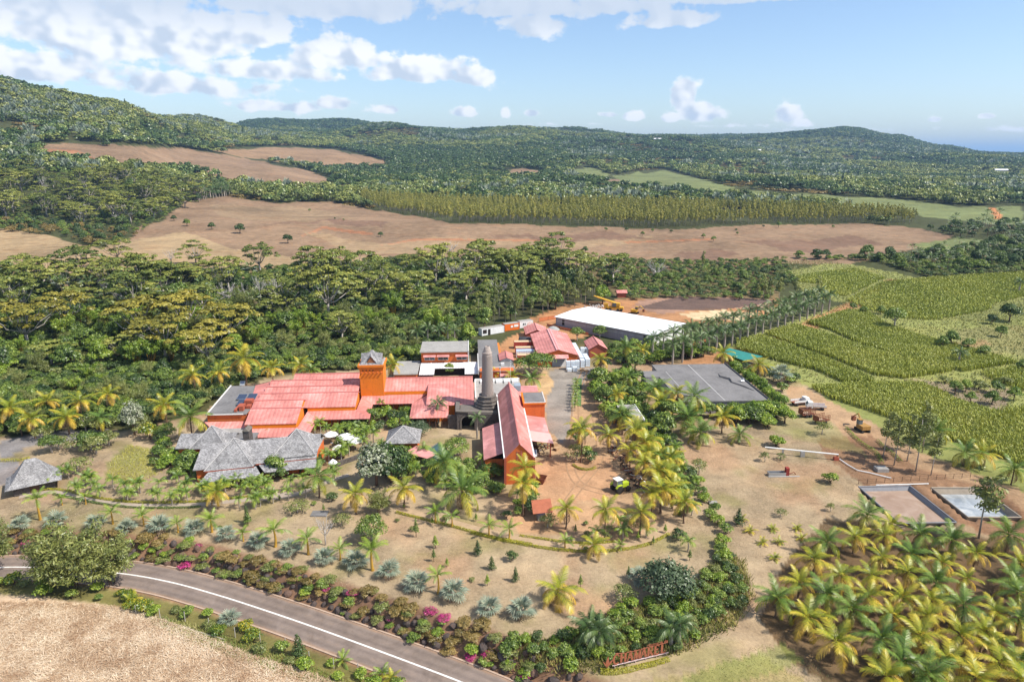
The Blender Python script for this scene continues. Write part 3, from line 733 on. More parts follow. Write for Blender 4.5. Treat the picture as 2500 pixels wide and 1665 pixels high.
def window(B, u0, u1, v, z0, z1, parent=None, fr=None):
    w = B.part('window', MB().box(u0, u1, v - .06, v + .05, z0, z1), GLASS, parent)
    f = MB(); e = .07
    f.box(u0 - e, u1 + e, v - .1, v - .062, z1, z1 + e); f.box(u0 - e, u1 + e, v - .12, v - .062, z0 - e, z0)
    f.box(u0 - e, u0, v - .1, v - .062, z0, z1); f.box(u1, u1 + e, v - .1, v - .062, z0, z1)
    f.box((u0 + u1) / 2 - .03, (u0 + u1) / 2 + .03, v - .09, v - .062, z0, z1)
    B.part('frame', f, fr or TIMBER, w); return w

# ---- main hall with six parallel gables
B = Bld('distillery_hall', -40, 150, 'large factory hall with six parallel pink sheet roofs beside the orange tower')
ridges = [(-52.3, -40.6, 149.2, 154.6, 157.2, 5.1, 6.95, 6.1), (-53, -41.2, 157.2, 159.8, 162.2, 6.1, 7.05, 6.1), (-53, -28.8, 159.5, 165.0, 167.3, 5.05, 6.95, 6.1),
          (-53, -29.2, 167.3, 169.7, 172.0, 6.1, 7.1, 6.2), (-53, -29.6, 172.0, 174.4, 176.9, 6.2, 7.2, 6.3), (-48, -30.6, 176.9, 179.4, 182.5, 6.3, 7.3, 6.1)]
for i, (u0, u1, v0, vr, v1, a, b, c) in enumerate(ridges):
    rf = B.part('roof', gable_u(MB(), u0, u1, v0, vr, v1, a, b, c), PINKX)
    B.part('ridge_cap', MB().box(u0 - .02, u1 + .03, vr - .22, vr + .22, b - .06, b + .07), RUSTP, rf)
    g = MB()
    for ue in (u0 + .25, u1 - .25):
        vv0 = v0 + .3
        g.wallpoly([(ue, vv0, 0), (ue, v1 - .1, 0), (ue, v1 - .1, c - .16), (ue, vr, b - .16), (ue, vv0, a - .13 + (b - a) * .3 / (vr - v0))], .2)
    B.part('gable_wall', g, ORANGE)
w = MB(); w.box(-52, -40.9, 149.6, 149.8, 0, 4.95); B.part('front_wall', w, ORANGE)
w = MB(); w.box(-40.5, -29.1, 159.9, 160.1, 0, 4.9); B.part('front_wall', w, ORANGE)
w = MB(); w.box(-47.8, -30.8, 182.1, 182.3, 0, 5.9); w.box(-52.8, -48.2, 176.4, 176.6, 0, 6.0); B.part('rear_wall', w, ORANGE)
B.part('fascia', MB().box(-52.1, -40.7, 149.3, 149.58, 4.05, 4.98), FASCIA)
B.part('fascia', MB().box(-40.4, -28.95, 159.6, 159.88, 4.05, 4.92), FASCIA)
# skirt roofs (verandahs)
B.part('verandah_roof', MB().slab([(-51, 146.4, 3.0), (-37.5, 146.4, 3.0), (-40.4, 149.5, 4.1), (-51, 149.5, 4.1)], .1).slab([(-37.5, 146.4, 3.0), (-37.5, 156.4, 3.0), (-40.4, 159.75, 4.1), (-40.4, 149.5, 4.1)], .1), PINKX)
B.part('verandah_roof', MB().slab([(-37.5, 156.45, 3.0), (-25.0, 156.45, 3.0), (-28.6, 159.8, 4.1), (-40.4, 159.8, 4.1)], .1), PINKX)
B.part('verandah_roof', MB().slab([(-25.0, 156.5, 3.0), (-25.6, 166.3, 3.0), (-28.6, 169.2, 4.3), (-28.6, 159.8, 4.1)], .1), PINKY)
B.part('verandah_roof', MB().slab([(-25.6, 166.3, 3.0), (-15.6, 166.3, 3.0), (-12.0, 169.6, 4.3), (-28.6, 169.2, 4.3)], .1), PINKX)
w = MB()
for k in range(9): w.box(-37.3 + 1.5 * k, -37.1 + 1.5 * k, 156.7, 156.9, 0, 3)
for k in range(7): w.box(-25.3 - .02 * k, -25.1 - .02 * k, 157 + 1.5 * k, 157.2 + 1.5 * k, 0, 3)
for k in range(7): w.box(-25 + 1.5 * k, -24.8 + 1.5 * k, 166.5, 166.7, 0, 3)
for k in range(9): w.box(-50.8 + 1.6 * k, -50.6 + 1.6 * k, 146.6, 146.8, 0, 3)
B.part('verandah_posts', w, TIMBER)
# right wing
wr = B.part('roof', gable_u(MB(), -23.2, 0.1, 169.6, 174.6, 179.5, 5.25, 7.25, 5.4), PINKX)
B.part('ridge_cap', MB().box(-23.2, .15, 174.4, 174.8, 7.2, 7.33), RUSTP, wr)
w = MB(); w.box(-23.0, -.3, 169.95, 170.15, 0, 5.2); w.box(-23, -.3, 179, 179.2, 0, 5.3); w.wallpoly([(-.2, 169.95, 0), (-.2, 179.2, 0), (-.2, 179.2, 5.3), (-.2, 174.6, 7.05), (-.2, 169.95, 5.2)], .2); B.part('wing_wall', w, ORANGE)
B.part('fascia', MB().box(-23.1, -11.9, 169.5, 169.9, 4.3, 5.1), FASCIA)
B.part('roof', MB().slab([(-11.6, 160.6, 4.45), (.35, 160.6, 4.45), (.35, 169.3, 6.2), (-11.6, 169.3, 6.2)], .14).slab([(-11.6, 169.32, 6.2), (.35, 169.32, 6.2), (.35, 172, 6.32), (-11.6, 172, 6.32)], .14), PINKX)
w = MB(); w.wallpoly([(-11.4, 161, 0), (-11.4, 170, 0), (-11.4, 170, 6), (-11.4, 161, 4.3)], .2); w.box(-11.4, 0, 161, 161.2, 0, 4.3); w.wallpoly([(.15, 161, 0), (.15, 171, 0), (.15, 171, 6.1), (.15, 161, 4.3)], .2); B.part('wing_wall', w, ORANGE)
B.part('verandah_roof', MB().slab([(-15.4, 156.0, 3.0), (-6.0, 156.0, 3.0), (-6.0, 160.5, 4.3), (-11.5, 160.5, 4.3)], .1).slab([(-15.4, 156.0, 3.0), (-11.5, 160.5, 4.3), (-11.5, 169.3, 4.31), (-15.6, 166.28, 3.0)], .1), PINKX)
w = MB()
for k in range(7): w.box(-15.2 + 1.5 * k, -15.0 + 1.5 * k, 156.3, 156.5, 0, 2.95)
B.part('verandah_posts', w, TIMBER)
# flat-roofed store on the left
w = MB(); w.prism([(-63.6, 175), (-57, 174.5), (-53.4, 168), (-53.4, 154.2), (-62.4, 154.2)], 0, 5.6); B.part('store_wall', w, ORANGE2)
w = MB(); w.slab([(-63.6, 175, 5.75), (-57, 174.5, 5.75), (-53.3, 168, 5.75), (-53.3, 154.1, 5.75), (-62.4, 154.1, 5.75)][::-1], .14); B.part('flat_roof', w, CONC)
w = MB(); w.tube([(-63.75, 175.1, 5.8), (-62.55, 154, 5.8)], .22, 4); w.tube([(-62.5, 154, 5.78), (-54, 154, 5.78)], .16, 4); B.part('parapet', w, PARAPET)
w = MB(); w.slab([(-57.2, 174.6, 5.9), (-52.6, 176.5, 6.5), (-52.8, 158.5, 6.2), (-54.4, 160.5, 5.9)][::-1], .12); B.part('lean_to_roof', w, PINKY)
w = MB(); w.slab([(-63, 153.6, 4.2), (-53.2, 153.6, 4.2), (-52.6, 150.6, 3.4), (-60, 150.6, 3.4)][::-1], .12); B.part('lean_to_roof', w, PINKX)
w = MB(); w.box(-58.8, -52.8, 147.6, 150.4, 0, 3.4); B.part('annex_wall', w, ORANGE2)
w = MB(); w.slab([(-60.8, 147.4, 3.7), (-52.4, 147.4, 3.7), (-52.4, 150.6, 3.7), (-60.8, 150.6, 3.7)], .22); B.part('annex_roof', w, CONC2)
w = MB()
for (a, b, c, d, h0, h1) in ((-55.6, -54.6, 156, 158.2, 5.8, 7.0), (-55.4, -53.6, 159.6, 161.4, 5.8, 7.1), (-56.6, -56.0, 155.5, 161.0, 5.8, 6.35), (-54.4, -53.4, 157.5, 159, 5.8, 6.5)): w.box(a, b, c, d, h0, h1)
B.part('roof_upstand', w, REDWALL)
HALL = B

def solar_panel(u, v, z, w_, d_, tilt, label, rz=ROT):
    x, y = uv(u, v); t = empty('solar_panel', (x, y, z), rz, label, 'solar panel', 'solar panels on the roofs')
    s, c = math.sin(R(tilt)), math.cos(R(tilt))
    pl = [(-w_ / 2, -d_ / 2 * c, .25), (w_ / 2, -d_ / 2 * c, .25), (w_ / 2, d_ / 2 * c, .25 + d_ * s), (-w_ / 2, d_ / 2 * c, .25 + d_ * s)]
    MB().slab(pl, .05).build('panel_frame', STEEL, t)
    e = .06; p2 = [(-w_ / 2 + e, -d_ / 2 * c + e, .262), (w_ / 2 - e, -d_ / 2 * c + e, .262), (w_ / 2 - e, d_ / 2 * c - e, .25 + d_ * s), (-w_ / 2 + e, d_ / 2 * c - e, .25 + d_ * s)]
    MB().slab([(p[0], p[1], p[2] + .012) for p in p2], .008).build('cells', plain('solar_cells', (.045, .06, .10), .2, .2, 1, spec=.6), t)
    q = MB()
    for sx in (-1, 1): q.tube([(sx * w_ * .4, d_ / 2 * c - .1, 0), (sx * w_ * .4, d_ / 2 * c - .1, .2 + d_ * s)], .03, 4); q.tube([(sx * w_ * .4, -d_ / 2 * c + .1, 0), (sx * w_ * .4, -d_ / 2 * c + .1, .25)], .03, 4)
    q.split('stand_leg', STEEL, t)
solar_panel(-57.4, 164.4, 5.95, 2.2, 2.4, 12, 'grey solar panel on the stained flat roof, left of the rear pair')
solar_panel(-55.0, 164.6, 5.95, 2.2, 2.4, 12, 'grey solar panel on the stained flat roof, right of the rear pair')
solar_panel(-56.2, 160.6, 5.95, 2.2, 2.4, 12, 'grey solar panel on the stained flat roof, in front of the pair')
solar_panel(-61.2, 176.5, 5.2, 1.3, 1.3, 45, 'small upright solar panel behind the stained flat roof')

# ---- tower
B = Bld('orange_tower', -25.9, 172, 'square orange tower with corbelled cornice and grey shingle roof', 'tower')
T0, T1, V0, V1 = -28.9, -22.95, 169.1, 175
w = MB(); w.box(T0, T1, V0, V1, 0, 11.4); B.part('shaft', w, ORANGE)
w = MB(); w.box(T0 - .12, T1 + .12, V0 - .12, V1 + .12, 11.4, 11.75); w.box(T0 - .25, T1 + .25, V0 - .25, V1 + .25, 11.75, 12.1); w.box(T0 - .4, T1 + .4, V0 - .4, V1 + .4, 12.1, 12.65); B.part('cornice', w, ORANGE)
for k in range(6):
    u_ = T0 + .45 + k * 1.0
    B.part('corbel', MB().box(u_, u_ + .3, V0 - .5, V0 - .003, 10.55, 10.8), ORANGE2)
for k in range(4):
    u_ = T0 + .7 + k * .85
    B.part('vent', MB().box(u_, u_ + .32, V0 - .03, V0 - .003, 11.0, 11.3), DARK)
cu, cv_ = (T0 + T1) / 2, (V0 + V1) / 2; e = 3.05
rf = B.part('roof', MB().add([(cu - e, cv_ - e, 12.65), (cu + e, cv_ - e, 12.65), (cu + e, cv_ + e, 12.65), (cu - e, cv_ + e, 12.65), (cu - 1.9, cv_ - 1.9, 13.6), (cu + 1.9, cv_ - 1.9, 13.6), (cu + 1.9, cv_ + 1.9, 13.6), (cu - 1.9, cv_ + 1.9, 13.6), (cu, cv_, 16.0)],
    [(0, 1, 5, 4), (1, 2, 6, 5), (2, 3, 7, 6), (3, 0, 4, 7), (4, 5, 8), (5, 6, 8), (6, 7, 8), (7, 4, 8), (3, 2, 1, 0)]), SHING)
for (dx, dy) in ((0, -1), (1, 0), (-1, 0), (0, 1)):
    px_, py_ = -dy, dx
    def P(a, b, z): return (cu + dx * b + px_ * a, cv_ + dy * b + py_ * a, z)
    d = MB(); d.slab([P(-1.45, 2.75, 13.1), P(0, 2.75, 15.0), P(0, .6, 15.25), P(-1.45, 1.2, 13.6)], .12); d.slab([P(0, 2.75, 15.0), P(1.45, 2.75, 13.1), P(1.45, 1.2, 13.6), P(0, .6, 15.25)], .12)
    dm = B.part('dormer', d, SHING, rf)
    d = MB(); d.add([P(-1.1, 2.6, 13.1), P(1.1, 2.6, 13.1), P(0, 2.6, 14.75), P(-1.1, 1.2, 13.1), P(1.1, 1.2, 13.1), P(0, 1.2, 14.75)], [(0, 1, 2), (3, 5, 4), (0, 3, 4, 1), (1, 4, 5, 2), (2, 5, 3, 0)]); B.part('dormer_gable', d, plain('tower_gable_brown', (.30, .13, .06), .85, .3, 2), rf)

# ---- chimney on its plinth
B = Bld('stone_chimney', 3.7, 159.8, 'tall tapering round stone chimney on a stepped plinth', 'chimney')
c = (3.7, 159.8)
w = MB()
for (r_, a, b) in ((3.25, 0, 4.9), (2.9, 4.9, 5.6), (2.55, 5.6, 6.3), (2.15, 6.3, 7.3)): w.lathe([(r_, a), (r_, b - .22), (r_ + .14, b - .21), (r_ + .14, b)], 8, c, ph=R(22.5))
B.part('plinth', w, PLINTH)
rows = [(1.42 - .025 * k, 7.3 + k * .5) for k in range(22)]
prof = []
rs = random.Random(3)
w = MB(); w.lathe([(1.45, 7.3), (1.38, 9), (1.3, 12), (1.2, 15.5), (1.14, 17.9), (1.22, 18.0), (1.22, 18.25), (1.02, 18.3), (.86, 19.0), (.62, 19.7), (.5, 19.75), (.42, 19.2)], 24, c)
B.part('shaft', w, CHIMN)
# coursed stones standing proud of the shaft
stone_me = []
for k in range(3):
    q = MB(); r_ = random.Random(k); q.add([(x * .5 + r_.uniform(-.06, .06), y * .5 + r_.uniform(-.03, .03), z * .5 + r_.uniform(-.06, .06)) for x in (-1, 1) for y in (-1, 1) for z in (-1, 1)], [(0, 1, 3, 2), (4, 6, 7, 5), (0, 4, 5, 1), (2, 3, 7, 6), (0, 2, 6, 4), (1, 5, 7, 3)])
    stone_me.append(q.mesh('stone', CHIMN))
cnt = 0
for k in range(22):
    z = 7.55 + k * .485
    rad = np.interp(z, [7.3, 9, 12, 15.5, 17.9], [1.45, 1.38, 1.3, 1.2, 1.14]); nst = 13
    for j in range(nst):
        a = 2 * math.pi * (j + .5 * (k % 2)) / nst
        if math.sin(a) > .35 or z > 17.7: continue          # far side is left in plain masonry
        o = link('stone', stone_me[rs.randrange(3)], B.root); o.location = ((rad - .03) * math.cos(a), (rad - .03) * math.sin(a), z)
        o.rotation_euler = (0, 0, a + math.pi / 2 + rs.uniform(-.05, .05)); o.scale = (2 * math.pi * rad / nst * .9, .14 + rs.uniform(0, .05), .43); cnt += 1

# ---- basalt arch house below the chimney
B = Bld('basalt_arch_house', -1, 156, 'dark basalt house with a round-headed gateway below the chimney')
w = MB(); NS = 10
ap = [(-2.75, 0), (-2.75, 2.3)] + [(-1.2 + 1.55 * math.cos(math.pi - math.pi * i / NS), 2.3 + 1.15 * math.sin(math.pi * i / NS)) for i in range(1, NS)] + [(.35, 2.3), (.35, 0)]
outer_l = [(-3.9, 0), (-3.9, 4.75), (-1.2, 4.5), (-1.2, 3.45)] + [(-1.2 + 1.55 * math.cos(math.pi - math.pi * i / NS), 2.3 + 1.15 * math.sin(math.pi * i / NS)) for i in range(NS // 2 - 1, 0, -1)] + [(-2.75, 2.3), (-2.75, 0)]
outer_r = [(.35, 0), (.35, 2.3)] + [(-1.2 + 1.55 * math.cos(math.pi * i / NS), 2.3 + 1.15 * math.sin(math.pi * i / NS)) for i in range(1, NS // 2)] + [(-1.2, 3.45), (-1.2, 4.5), (6.1, 4.1), (6.1, 0)]
for pl in (outer_l, outer_r): w.wallpoly([(a, 155.2, b) for a, b in pl], -.6)
w.wallpoly([(-3.9, 155.9, 0), (-3.9, 162, 0), (-3.9, 162, 4.7), (-3.9, 155.9, 4.7)], .5)
w.box(-6.1, -4.0, 156.0, 156.5, 0, 3.5)
B.part('wall', w, BASALT)
w = MB(); w.slab([(-4.2, 155.0, 5.0), (-1.2, 155.0, 4.75), (6.2, 155.0, 4.35), (6.2, 156.4, 4.35), (-1.2, 156.4, 4.75), (-4.2, 156.4, 5.0)], .25); w.slab([(-4.25, 156.42, 5.0), (-3.2, 156.42, 5.0), (-3.2, 162, 5.0), (-4.25, 162, 5.0)], .25); w.slab([(-3.1, 156.45, 4.5), (6.1, 156.45, 4.2), (6.1, 165, 4.2), (-3.1, 165, 4.5)], .2); B.part('coping', w, COPING)
w = MB(); r_o, r_i = 1.95, 1.56
pts = [(-1.2 + r_ * math.cos(math.pi - math.pi * i / NS), 155.13, 2.3 + r_ * .76 * math.sin(math.pi * i / NS)) for r_ in (r_o, r_i) for i in range(NS + 1)]
w.add(pts, [(i, i + 1, NS + 2 + i, NS + 1 + i) for i in range(NS)]); w.box(-3.15, -2.77, 155.1, 155.19, 0, 2.3); w.box(.37, .75, 155.1, 155.19, 0, 2.3); B.part('arch_surround', w, COPING)
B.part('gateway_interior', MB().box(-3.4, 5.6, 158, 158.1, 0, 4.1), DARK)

# ---- long hall with steep gable
B = Bld('long_hall', 9.2, 145, 'long narrow hall with a steep pink roof and orange gable end')
L0, L1, LF, LB = 6.45, 12.0, 126, 163.4
w = MB()
w.slab([(L0 - .15, LF - .25, 6.0), (9.2, LF - .25, 9.1), (9.2, LB + .2, 9.1), (L0 - .15, LB + .2, 6.0)], .14); w.slab([(9.2, LF - .25, 9.1), (L1 + .15, LF - .25, 6.0), (L1 + .15, LB + .2, 6.0), (9.2, LB + .2, 9.1)], .14)
rf = B.part('roof', w, PINKY); B.part('ridge_cap', MB().tube([(9.2, LF - .3, 9.08), (9.2, LB + .25, 9.08)], .2, 6), RUSTP, rf)
B.part('front_gable', MB().wallpoly([(L0 + .1, LF, 0), (L1 - .1, LF, 0), (L1 - .1, LF, 6.0), (9.2, LF, 8.9), (L0 + .1, LF, 6.0)], .25), ORANGE2)
B.part('rear_gable', MB().wallpoly([(L0 + .1, LB, 0), (L1 - .1, LB, 0), (L1 - .1, LB, 6.0), (9.2, LB, 8.9), (L0 + .1, LB, 6.0)], .25), ORANGE2)
B.part('side_wall', MB().box(L0 + .1, L0 + .3, LF + .02, LB - .3, 0, 5.85), ORANGE2); B.part('side_wall', MB().box(L1 - .3, L1 - .1, LF + .02, LB - .3, 0, 5.85), ORANGE2)
B.part('gutter', MB().box(L0 - .42, L0 - .16, LF - .2, LB, 5.72, 5.95), WHITE); B.part('gutter', MB().box(L1 + .16, L1 + .42, LF - .2, LB, 5.72, 5.95), WHITE)
dr = B.part('loft_door', MB().box(8.75, 9.55, LF - .06, LF - .003, 5.4, 7.3), plain('door_brown', (.34, .10, .035), .7, .25, 2))
B.part('door_frame', MB().box(8.65, 8.75, LF - .08, LF - .004, 5.4, 7.4).box(9.55, 9.65, LF - .08, LF - .004, 5.4, 7.4), RUSTP, dr)
B.part('corner_post', MB().box(L1 - .1, L1 + .35, LF - .3, LF - .02, 0, 6.0), REDWALL); B.part('corner_post', MB().box(L0 - .35, L0 + .1, LF - .3, LF - .02, 0, 6.0), REDWALL)
B.part('lean_to_roof', MB().slab([(2.1, 131, 3.3), (L0 + .05, 131, 4.9), (L0 + .05, 148, 4.9), (2.1, 148, 3.3)], .12), PINKC)
B.part('lean_to_wall', MB().box(2.4, 2.6, 131.3, 147.8, 0, 3.2).box(2.6, 6.3, 147.5, 147.7, 0, 3.2).box(2.6, 6.3, 131.4, 131.6, 0, 3.2), ORANGE2)
B.part('lean_to_roof', MB().slab([(L1 + .02, 138.3, 4.3), (17.3, 138.3, 3.45), (17.3, 153.4, 3.45), (L1 + .02, 153.4, 4.3)], .1), PINKC)
B.part('canopy_sheet', MB().slab([(L1 + .05, 137.9, 4.42), (17.6, 137.9, 3.55), (17.45, 143.4, 3.58), (L1 + .05, 143.4, 4.45)], .06), plain('faded_pink_sheet', (.72, .38, .34), .6, .15, 1))
q = MB()
for v_ in (138.5, 143.5, 148.5): q.box(16.85, 17.1, v_, v_ + .25, 0, 3.4)
B.part('lean_to_posts', q, REDWALL)
B.part('box_wall', MB().box(L1 + .05, 17.3, 153.5, 160.8, 0, 6.95), ORANGE2)
B.part('box_cornice', MB().box(L1 + .05, 17.55, 153.25, 161.05, 6.95, 7.3), ORANGE)
B.part('box_roof', MB().box(L1 + .5, 17.2, 153.6, 160.7, 7.3, 7.36), CONC)
B.part('box_parapet', MB().box(L1 + .3, 17.5, 153.3, 153.55, 7.3, 7.42).box(17.25, 17.5, 153.55, 161.0, 7.3, 7.43), PARAPET)
B.part('low_red_roof', MB().slab([(12.1, 164.5, 3.3), (17.6, 164.5, 3.3), (17.6, 176.6, 3.6), (12.1, 176.6, 3.6)], .15), PINKC)
B.part('rear_wall', MB().box(12.3, 17.4, 164.7, 176.4, 0, 3.1), ORANGE2)
solar_panel(13.2, 137.2, .9, 1.3, 1.6, 40, 'solar panel on a stand by the gable corner of the long hall')
# ---- grey terrace roof between wing and yard
B = Bld('service_terrace', 6, 176, 'low grey flat roof behind the chimney with white parapet')
B.part('wall', MB().box(.9, 13, 166.8, 182, 0, 3.2), PARAPET); B.part('flat_roof', MB().box(.7, 13.2, 166.6, 182.2, 3.2, 3.45), CONC2)
B.part('parapet', MB().box(.7, 13.2, 181.9, 182.25, 3.45, 4.0).box(.6, .9, 167, 181.8, 3.45, 4.0), WHITE)
for k in range(5): B.part('roof_light', MB().box(2.2 + 2.2 * k, 3.9 + 2.2 * k, 179.2, 181.4, 3.45, 4.0 + .05 * (k % 2)), WHITE)
B.part('tank', MB().box(11.2, 12.9, 172.5, 175, 3.45, 5.0), GREYMETAL)
for i, (u_, v_) in enumerate(((10.9, 186), (7.9, 184.5))):
    x, y = uv(u_, v_); t = empty('street_lamp', (x, y, gz(x, y)), 0, ('white lamp post behind the chimney, nearer the spreading tree', 'slim white lamp post just right of the chimney')[i], 'street lamp', 'lamp posts behind the chimney')
    MB().tube([(0, 0, 0), (0, 0, 7.5 - i * 1.5)], .06, 6).build('post', WHITE, t); MB().lathe([(.12, 7.5 - i * 1.5), (.3, 7.7 - i * 1.5), (.22, 7.95 - i * 1.5), (.05, 8.0 - i * 1.5)], 8).build('lantern', STEEL, t)

# ---- office block with three hooded windows and a white courtyard roof
B = Bld('office_block', -8, 205, 'orange office block with three hooded windows under a concrete roof')
B.part('wall', MB().box(-15.4, -1.3, 200.7, 212, 0, 6.5), ORANGE2)
B.part('roof', MB().box(-15.8, -1.1, 200.3, 212.3, 6.5, 6.8), CONC2); B.part('side_wall', MB().box(-1.28, -.95, 200.3, 212.3, 0, 6.95), PARAPET)
for u_ in (-14.4, -10.3, -4.6):
    window(B, u_, u_ + 3.0, 200.68, 4.1, 5.35, fr=WHITE)
    B.part('hood', MB().slab([(u_ - .4, 199.6, 5.35), (u_ + 3.4, 199.6, 5.35), (u_ + 3.4, 200.65, 5.8), (u_ - .4, 200.65, 5.8)], .1), PINKC)
WR = roofmat('white_profiled_sheet', (.74, .70, .70), 0, .8, .08)
B.part('white_roof', MB().slab([(-15.6, 196.8, 2.6), (2.0, 196.8, 2.6), (2.0, 200.5, 3.3), (-15.6, 200.5, 3.3)], .1), WR)
B.part('white_roof', MB().slab([(-15.6, 191.2, 2.5), (-11.2, 191.2, 2.5), (-11.2, 196.75, 2.6), (-15.6, 196.75, 2.6)], .1), WR)
B.part('white_roof', MB().slab([(-2.2, 191.2, 2.5), (2.0, 191.2, 2.5), (2.0, 196.75, 2.6), (-2.2, 196.75, 2.6)], .1), WR)
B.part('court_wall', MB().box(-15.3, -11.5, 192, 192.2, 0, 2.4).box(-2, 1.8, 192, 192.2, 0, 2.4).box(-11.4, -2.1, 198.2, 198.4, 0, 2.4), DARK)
B.part('side_roof', MB().box(-23, -15.9, 190, 203, 2.9, 3.2), CONC2); B.part('side_roof_wall', MB().box(-22.6, -16.2, 190.4, 202.6, 0, 2.88), ORANGE2)

# ---- lab block right of it
B = Bld('laboratory_block', 7, 200, 'flat grey roofed orange block with awnings behind the chimney top')
B.part('wall', MB().box(2.2, 12.2, 190.3, 207, 0, 3.6), ORANGE2); B.part('flat_roof', MB().box(2.0, 12.5, 193.2, 207.4, 3.6, 3.85), CONC)
B.part('white_edge', MB().box(1.7, 1.98, 190, 207.4, 2.6, 4.0).box(2.0, 12.6, 192.9, 193.18, 3.3, 3.95), PARAPET)
B.part('roof_apron', MB().slab([(2.0, 190.0, 3.5), (12.5, 190.0, 3.5), (12.5, 192.85, 3.6), (2.0, 192.85, 3.6)], .1), CONC)
for u_ in (3.2, 8.2): B.part('awning', MB().slab([(u_, 189.0, 2.3), (u_ + 2.6, 189.0, 2.3), (u_ + 2.6, 190.25, 2.8), (u_, 190.25, 2.8)], .08), PINKC); window(B, u_ + .3, u_ + 2.3, 190.27, 1.0, 2.1, fr=WHITE)
B.part('rooflight', MB().box(8.6, 9.6, 194.5, 195.2, 3.85, 4.6), WHITE)
def gable_shed(name, label, u0, u1, v0, v1, ze, zr, wall, roof, along='v', group=None):
    B = Bld(name, (u0 + u1) / 2, (v0 + v1) / 2, label, 'shed', group=group); e = .35; um = (u0 + u1) / 2; vm = (v0 + v1) / 2
    if along == 'v':
        w = MB(); w.slab([(u0 - e, v0 - e, ze), (um, v0 - e, zr), (um, v1 + e, zr), (u0 - e, v1 + e, ze)], .1); w.slab([(um, v0 - e, zr), (u1 + e, v0 - e, ze), (u1 + e, v1 + e, ze), (um, v1 + e, zr)], .1)
        rf = B.part('roof', w, roof); B.part('ridge_cap', MB().tube([(um, v0 - e - .02, zr), (um, v1 + e + .02, zr)], .16, 6), RUSTP, rf)
        g = MB()
        for vv in (v0, v1): g.wallpoly([(u0, vv, 0), (u1, vv, 0), (u1, vv, ze - .1), (um, vv, zr - .15), (u0, vv, ze - .1)], .15)
    else:
        w = gable_u(MB(), u0 - e, u1 + e, v0 - e, vm, v1 + e, ze, zr, ze, .1)
        rf = B.part('roof', w, roof); B.part('ridge_cap', MB().tube([(u0 - e, vm, zr), (u1 + e, vm, zr)], .16, 6), RUSTP, rf)
        g = MB()
        for uu in (u0, u1): g.wallpoly([(uu, v0, 0), (uu, v1, 0), (uu, v1, ze - .1), (uu, vm, zr - .15), (uu, v0, ze - .1)], .15)
    B.part('gable_wall', g, wall)
    w = MB()
    if along == 'v': w.box(u0, u0 + .15, v0 + .02, v1 - .2, 0, ze - .15); w.box(u1 - .15, u1, v0 + .02, v1 - .2, 0, ze - .15)
    else: w.box(u0 + .02, u1 - .2, v0, v0 + .15, 0, ze - .15); w.box(u0 + .02, u1 - .2, v1 - .15, v1, 0, ze - .15)
    B.part('side_wall', w, wall); return B
k = gable_shed('small_shed', 'little pink gabled kiosk roof on the grey flat roof', 8.6, 12.4, 198.5, 205.5, 4.3, 5.2, PARAPET, PINKY)
B = Bld('grey_store', 5.5, 217, 'plain grey flat roofed store with orange side wall')
B.part('wall', MB().box(2.3, 8.3, 207.6, 226, 0, 3.0), ORANGE2); B.part('flat_roof', MB().box(2.0, 8.6, 207.5, 226.3, 3.0, 3.25), CONC); B.part('low_wall', MB().box(8.6, 9.4, 210, 227, 0, 1.9), ORANGE)

# ---- warehouse with ridge vent, roller door
B = gable_shed('warehouse', 'pink gabled warehouse with an open roller door facing the drive', 20.9, 33.2, 204.6, 231, 3.7, 5.6, ORANGE2, PINKX)
B.part('vent_ridge', MB().slab([(26.4, 204.2, 5.68), (27.7, 204.2, 5.68), (27.7, 231, 5.68), (26.4, 231, 5.68)], .12), plain('pale_pink_sheet', (.66, .33, .31), .6, .15, 1))
dr = B.part('roller_door', MB().box(25.2, 29.6, 204.45, 204.58, 0, 3.1), GREYMETAL); B.part('door_panel', MB().add([(27.9, 204.3, .02), (29.6, 204.3, .02), (29.6, 204.3, 2.9)], [(0, 1, 2)]).box(29.62, 29.8, 204.3, 204.44, 0, 3.1), WHITE, dr)
B.part('door_canopy', MB().slab([(24.6, 202.9, 3.2), (30.2, 202.9, 3.2), (30.2, 204.3, 4.0), (24.6, 204.3, 4.0)], .12), PINKC)
gable_shed('pink_pavilion', 'small pink roofed brick shed behind the warehouse', 19.6, 27.2, 235.5, 245.5, 2.6, 4.2, REDWALL, PINKX)
gable_shed('pink_pavilion', 'small pink hipped roof among trees right of the warehouse', 38.6, 44.2, 213.5, 223, 3.0, 4.8, REDWALL, PINKX)
x, y, z = at(FULL(1428, 683)); 
B = Bld('field_hut', x * RC + y * RS, -x * RS + y * RC, 'tiny red hut by the trees beyond the white warehouse', 'hut')
B.o = (0, 0, 0); B.part('wall', MB().box(-2, 2, -1.5, 1.5, 0, 2.4), REDWALL); B.part('roof', gable_u(MB(), -2.5, 2.5, -2, 0, 2, 2.3, 3.4, 2.3), PINKX)

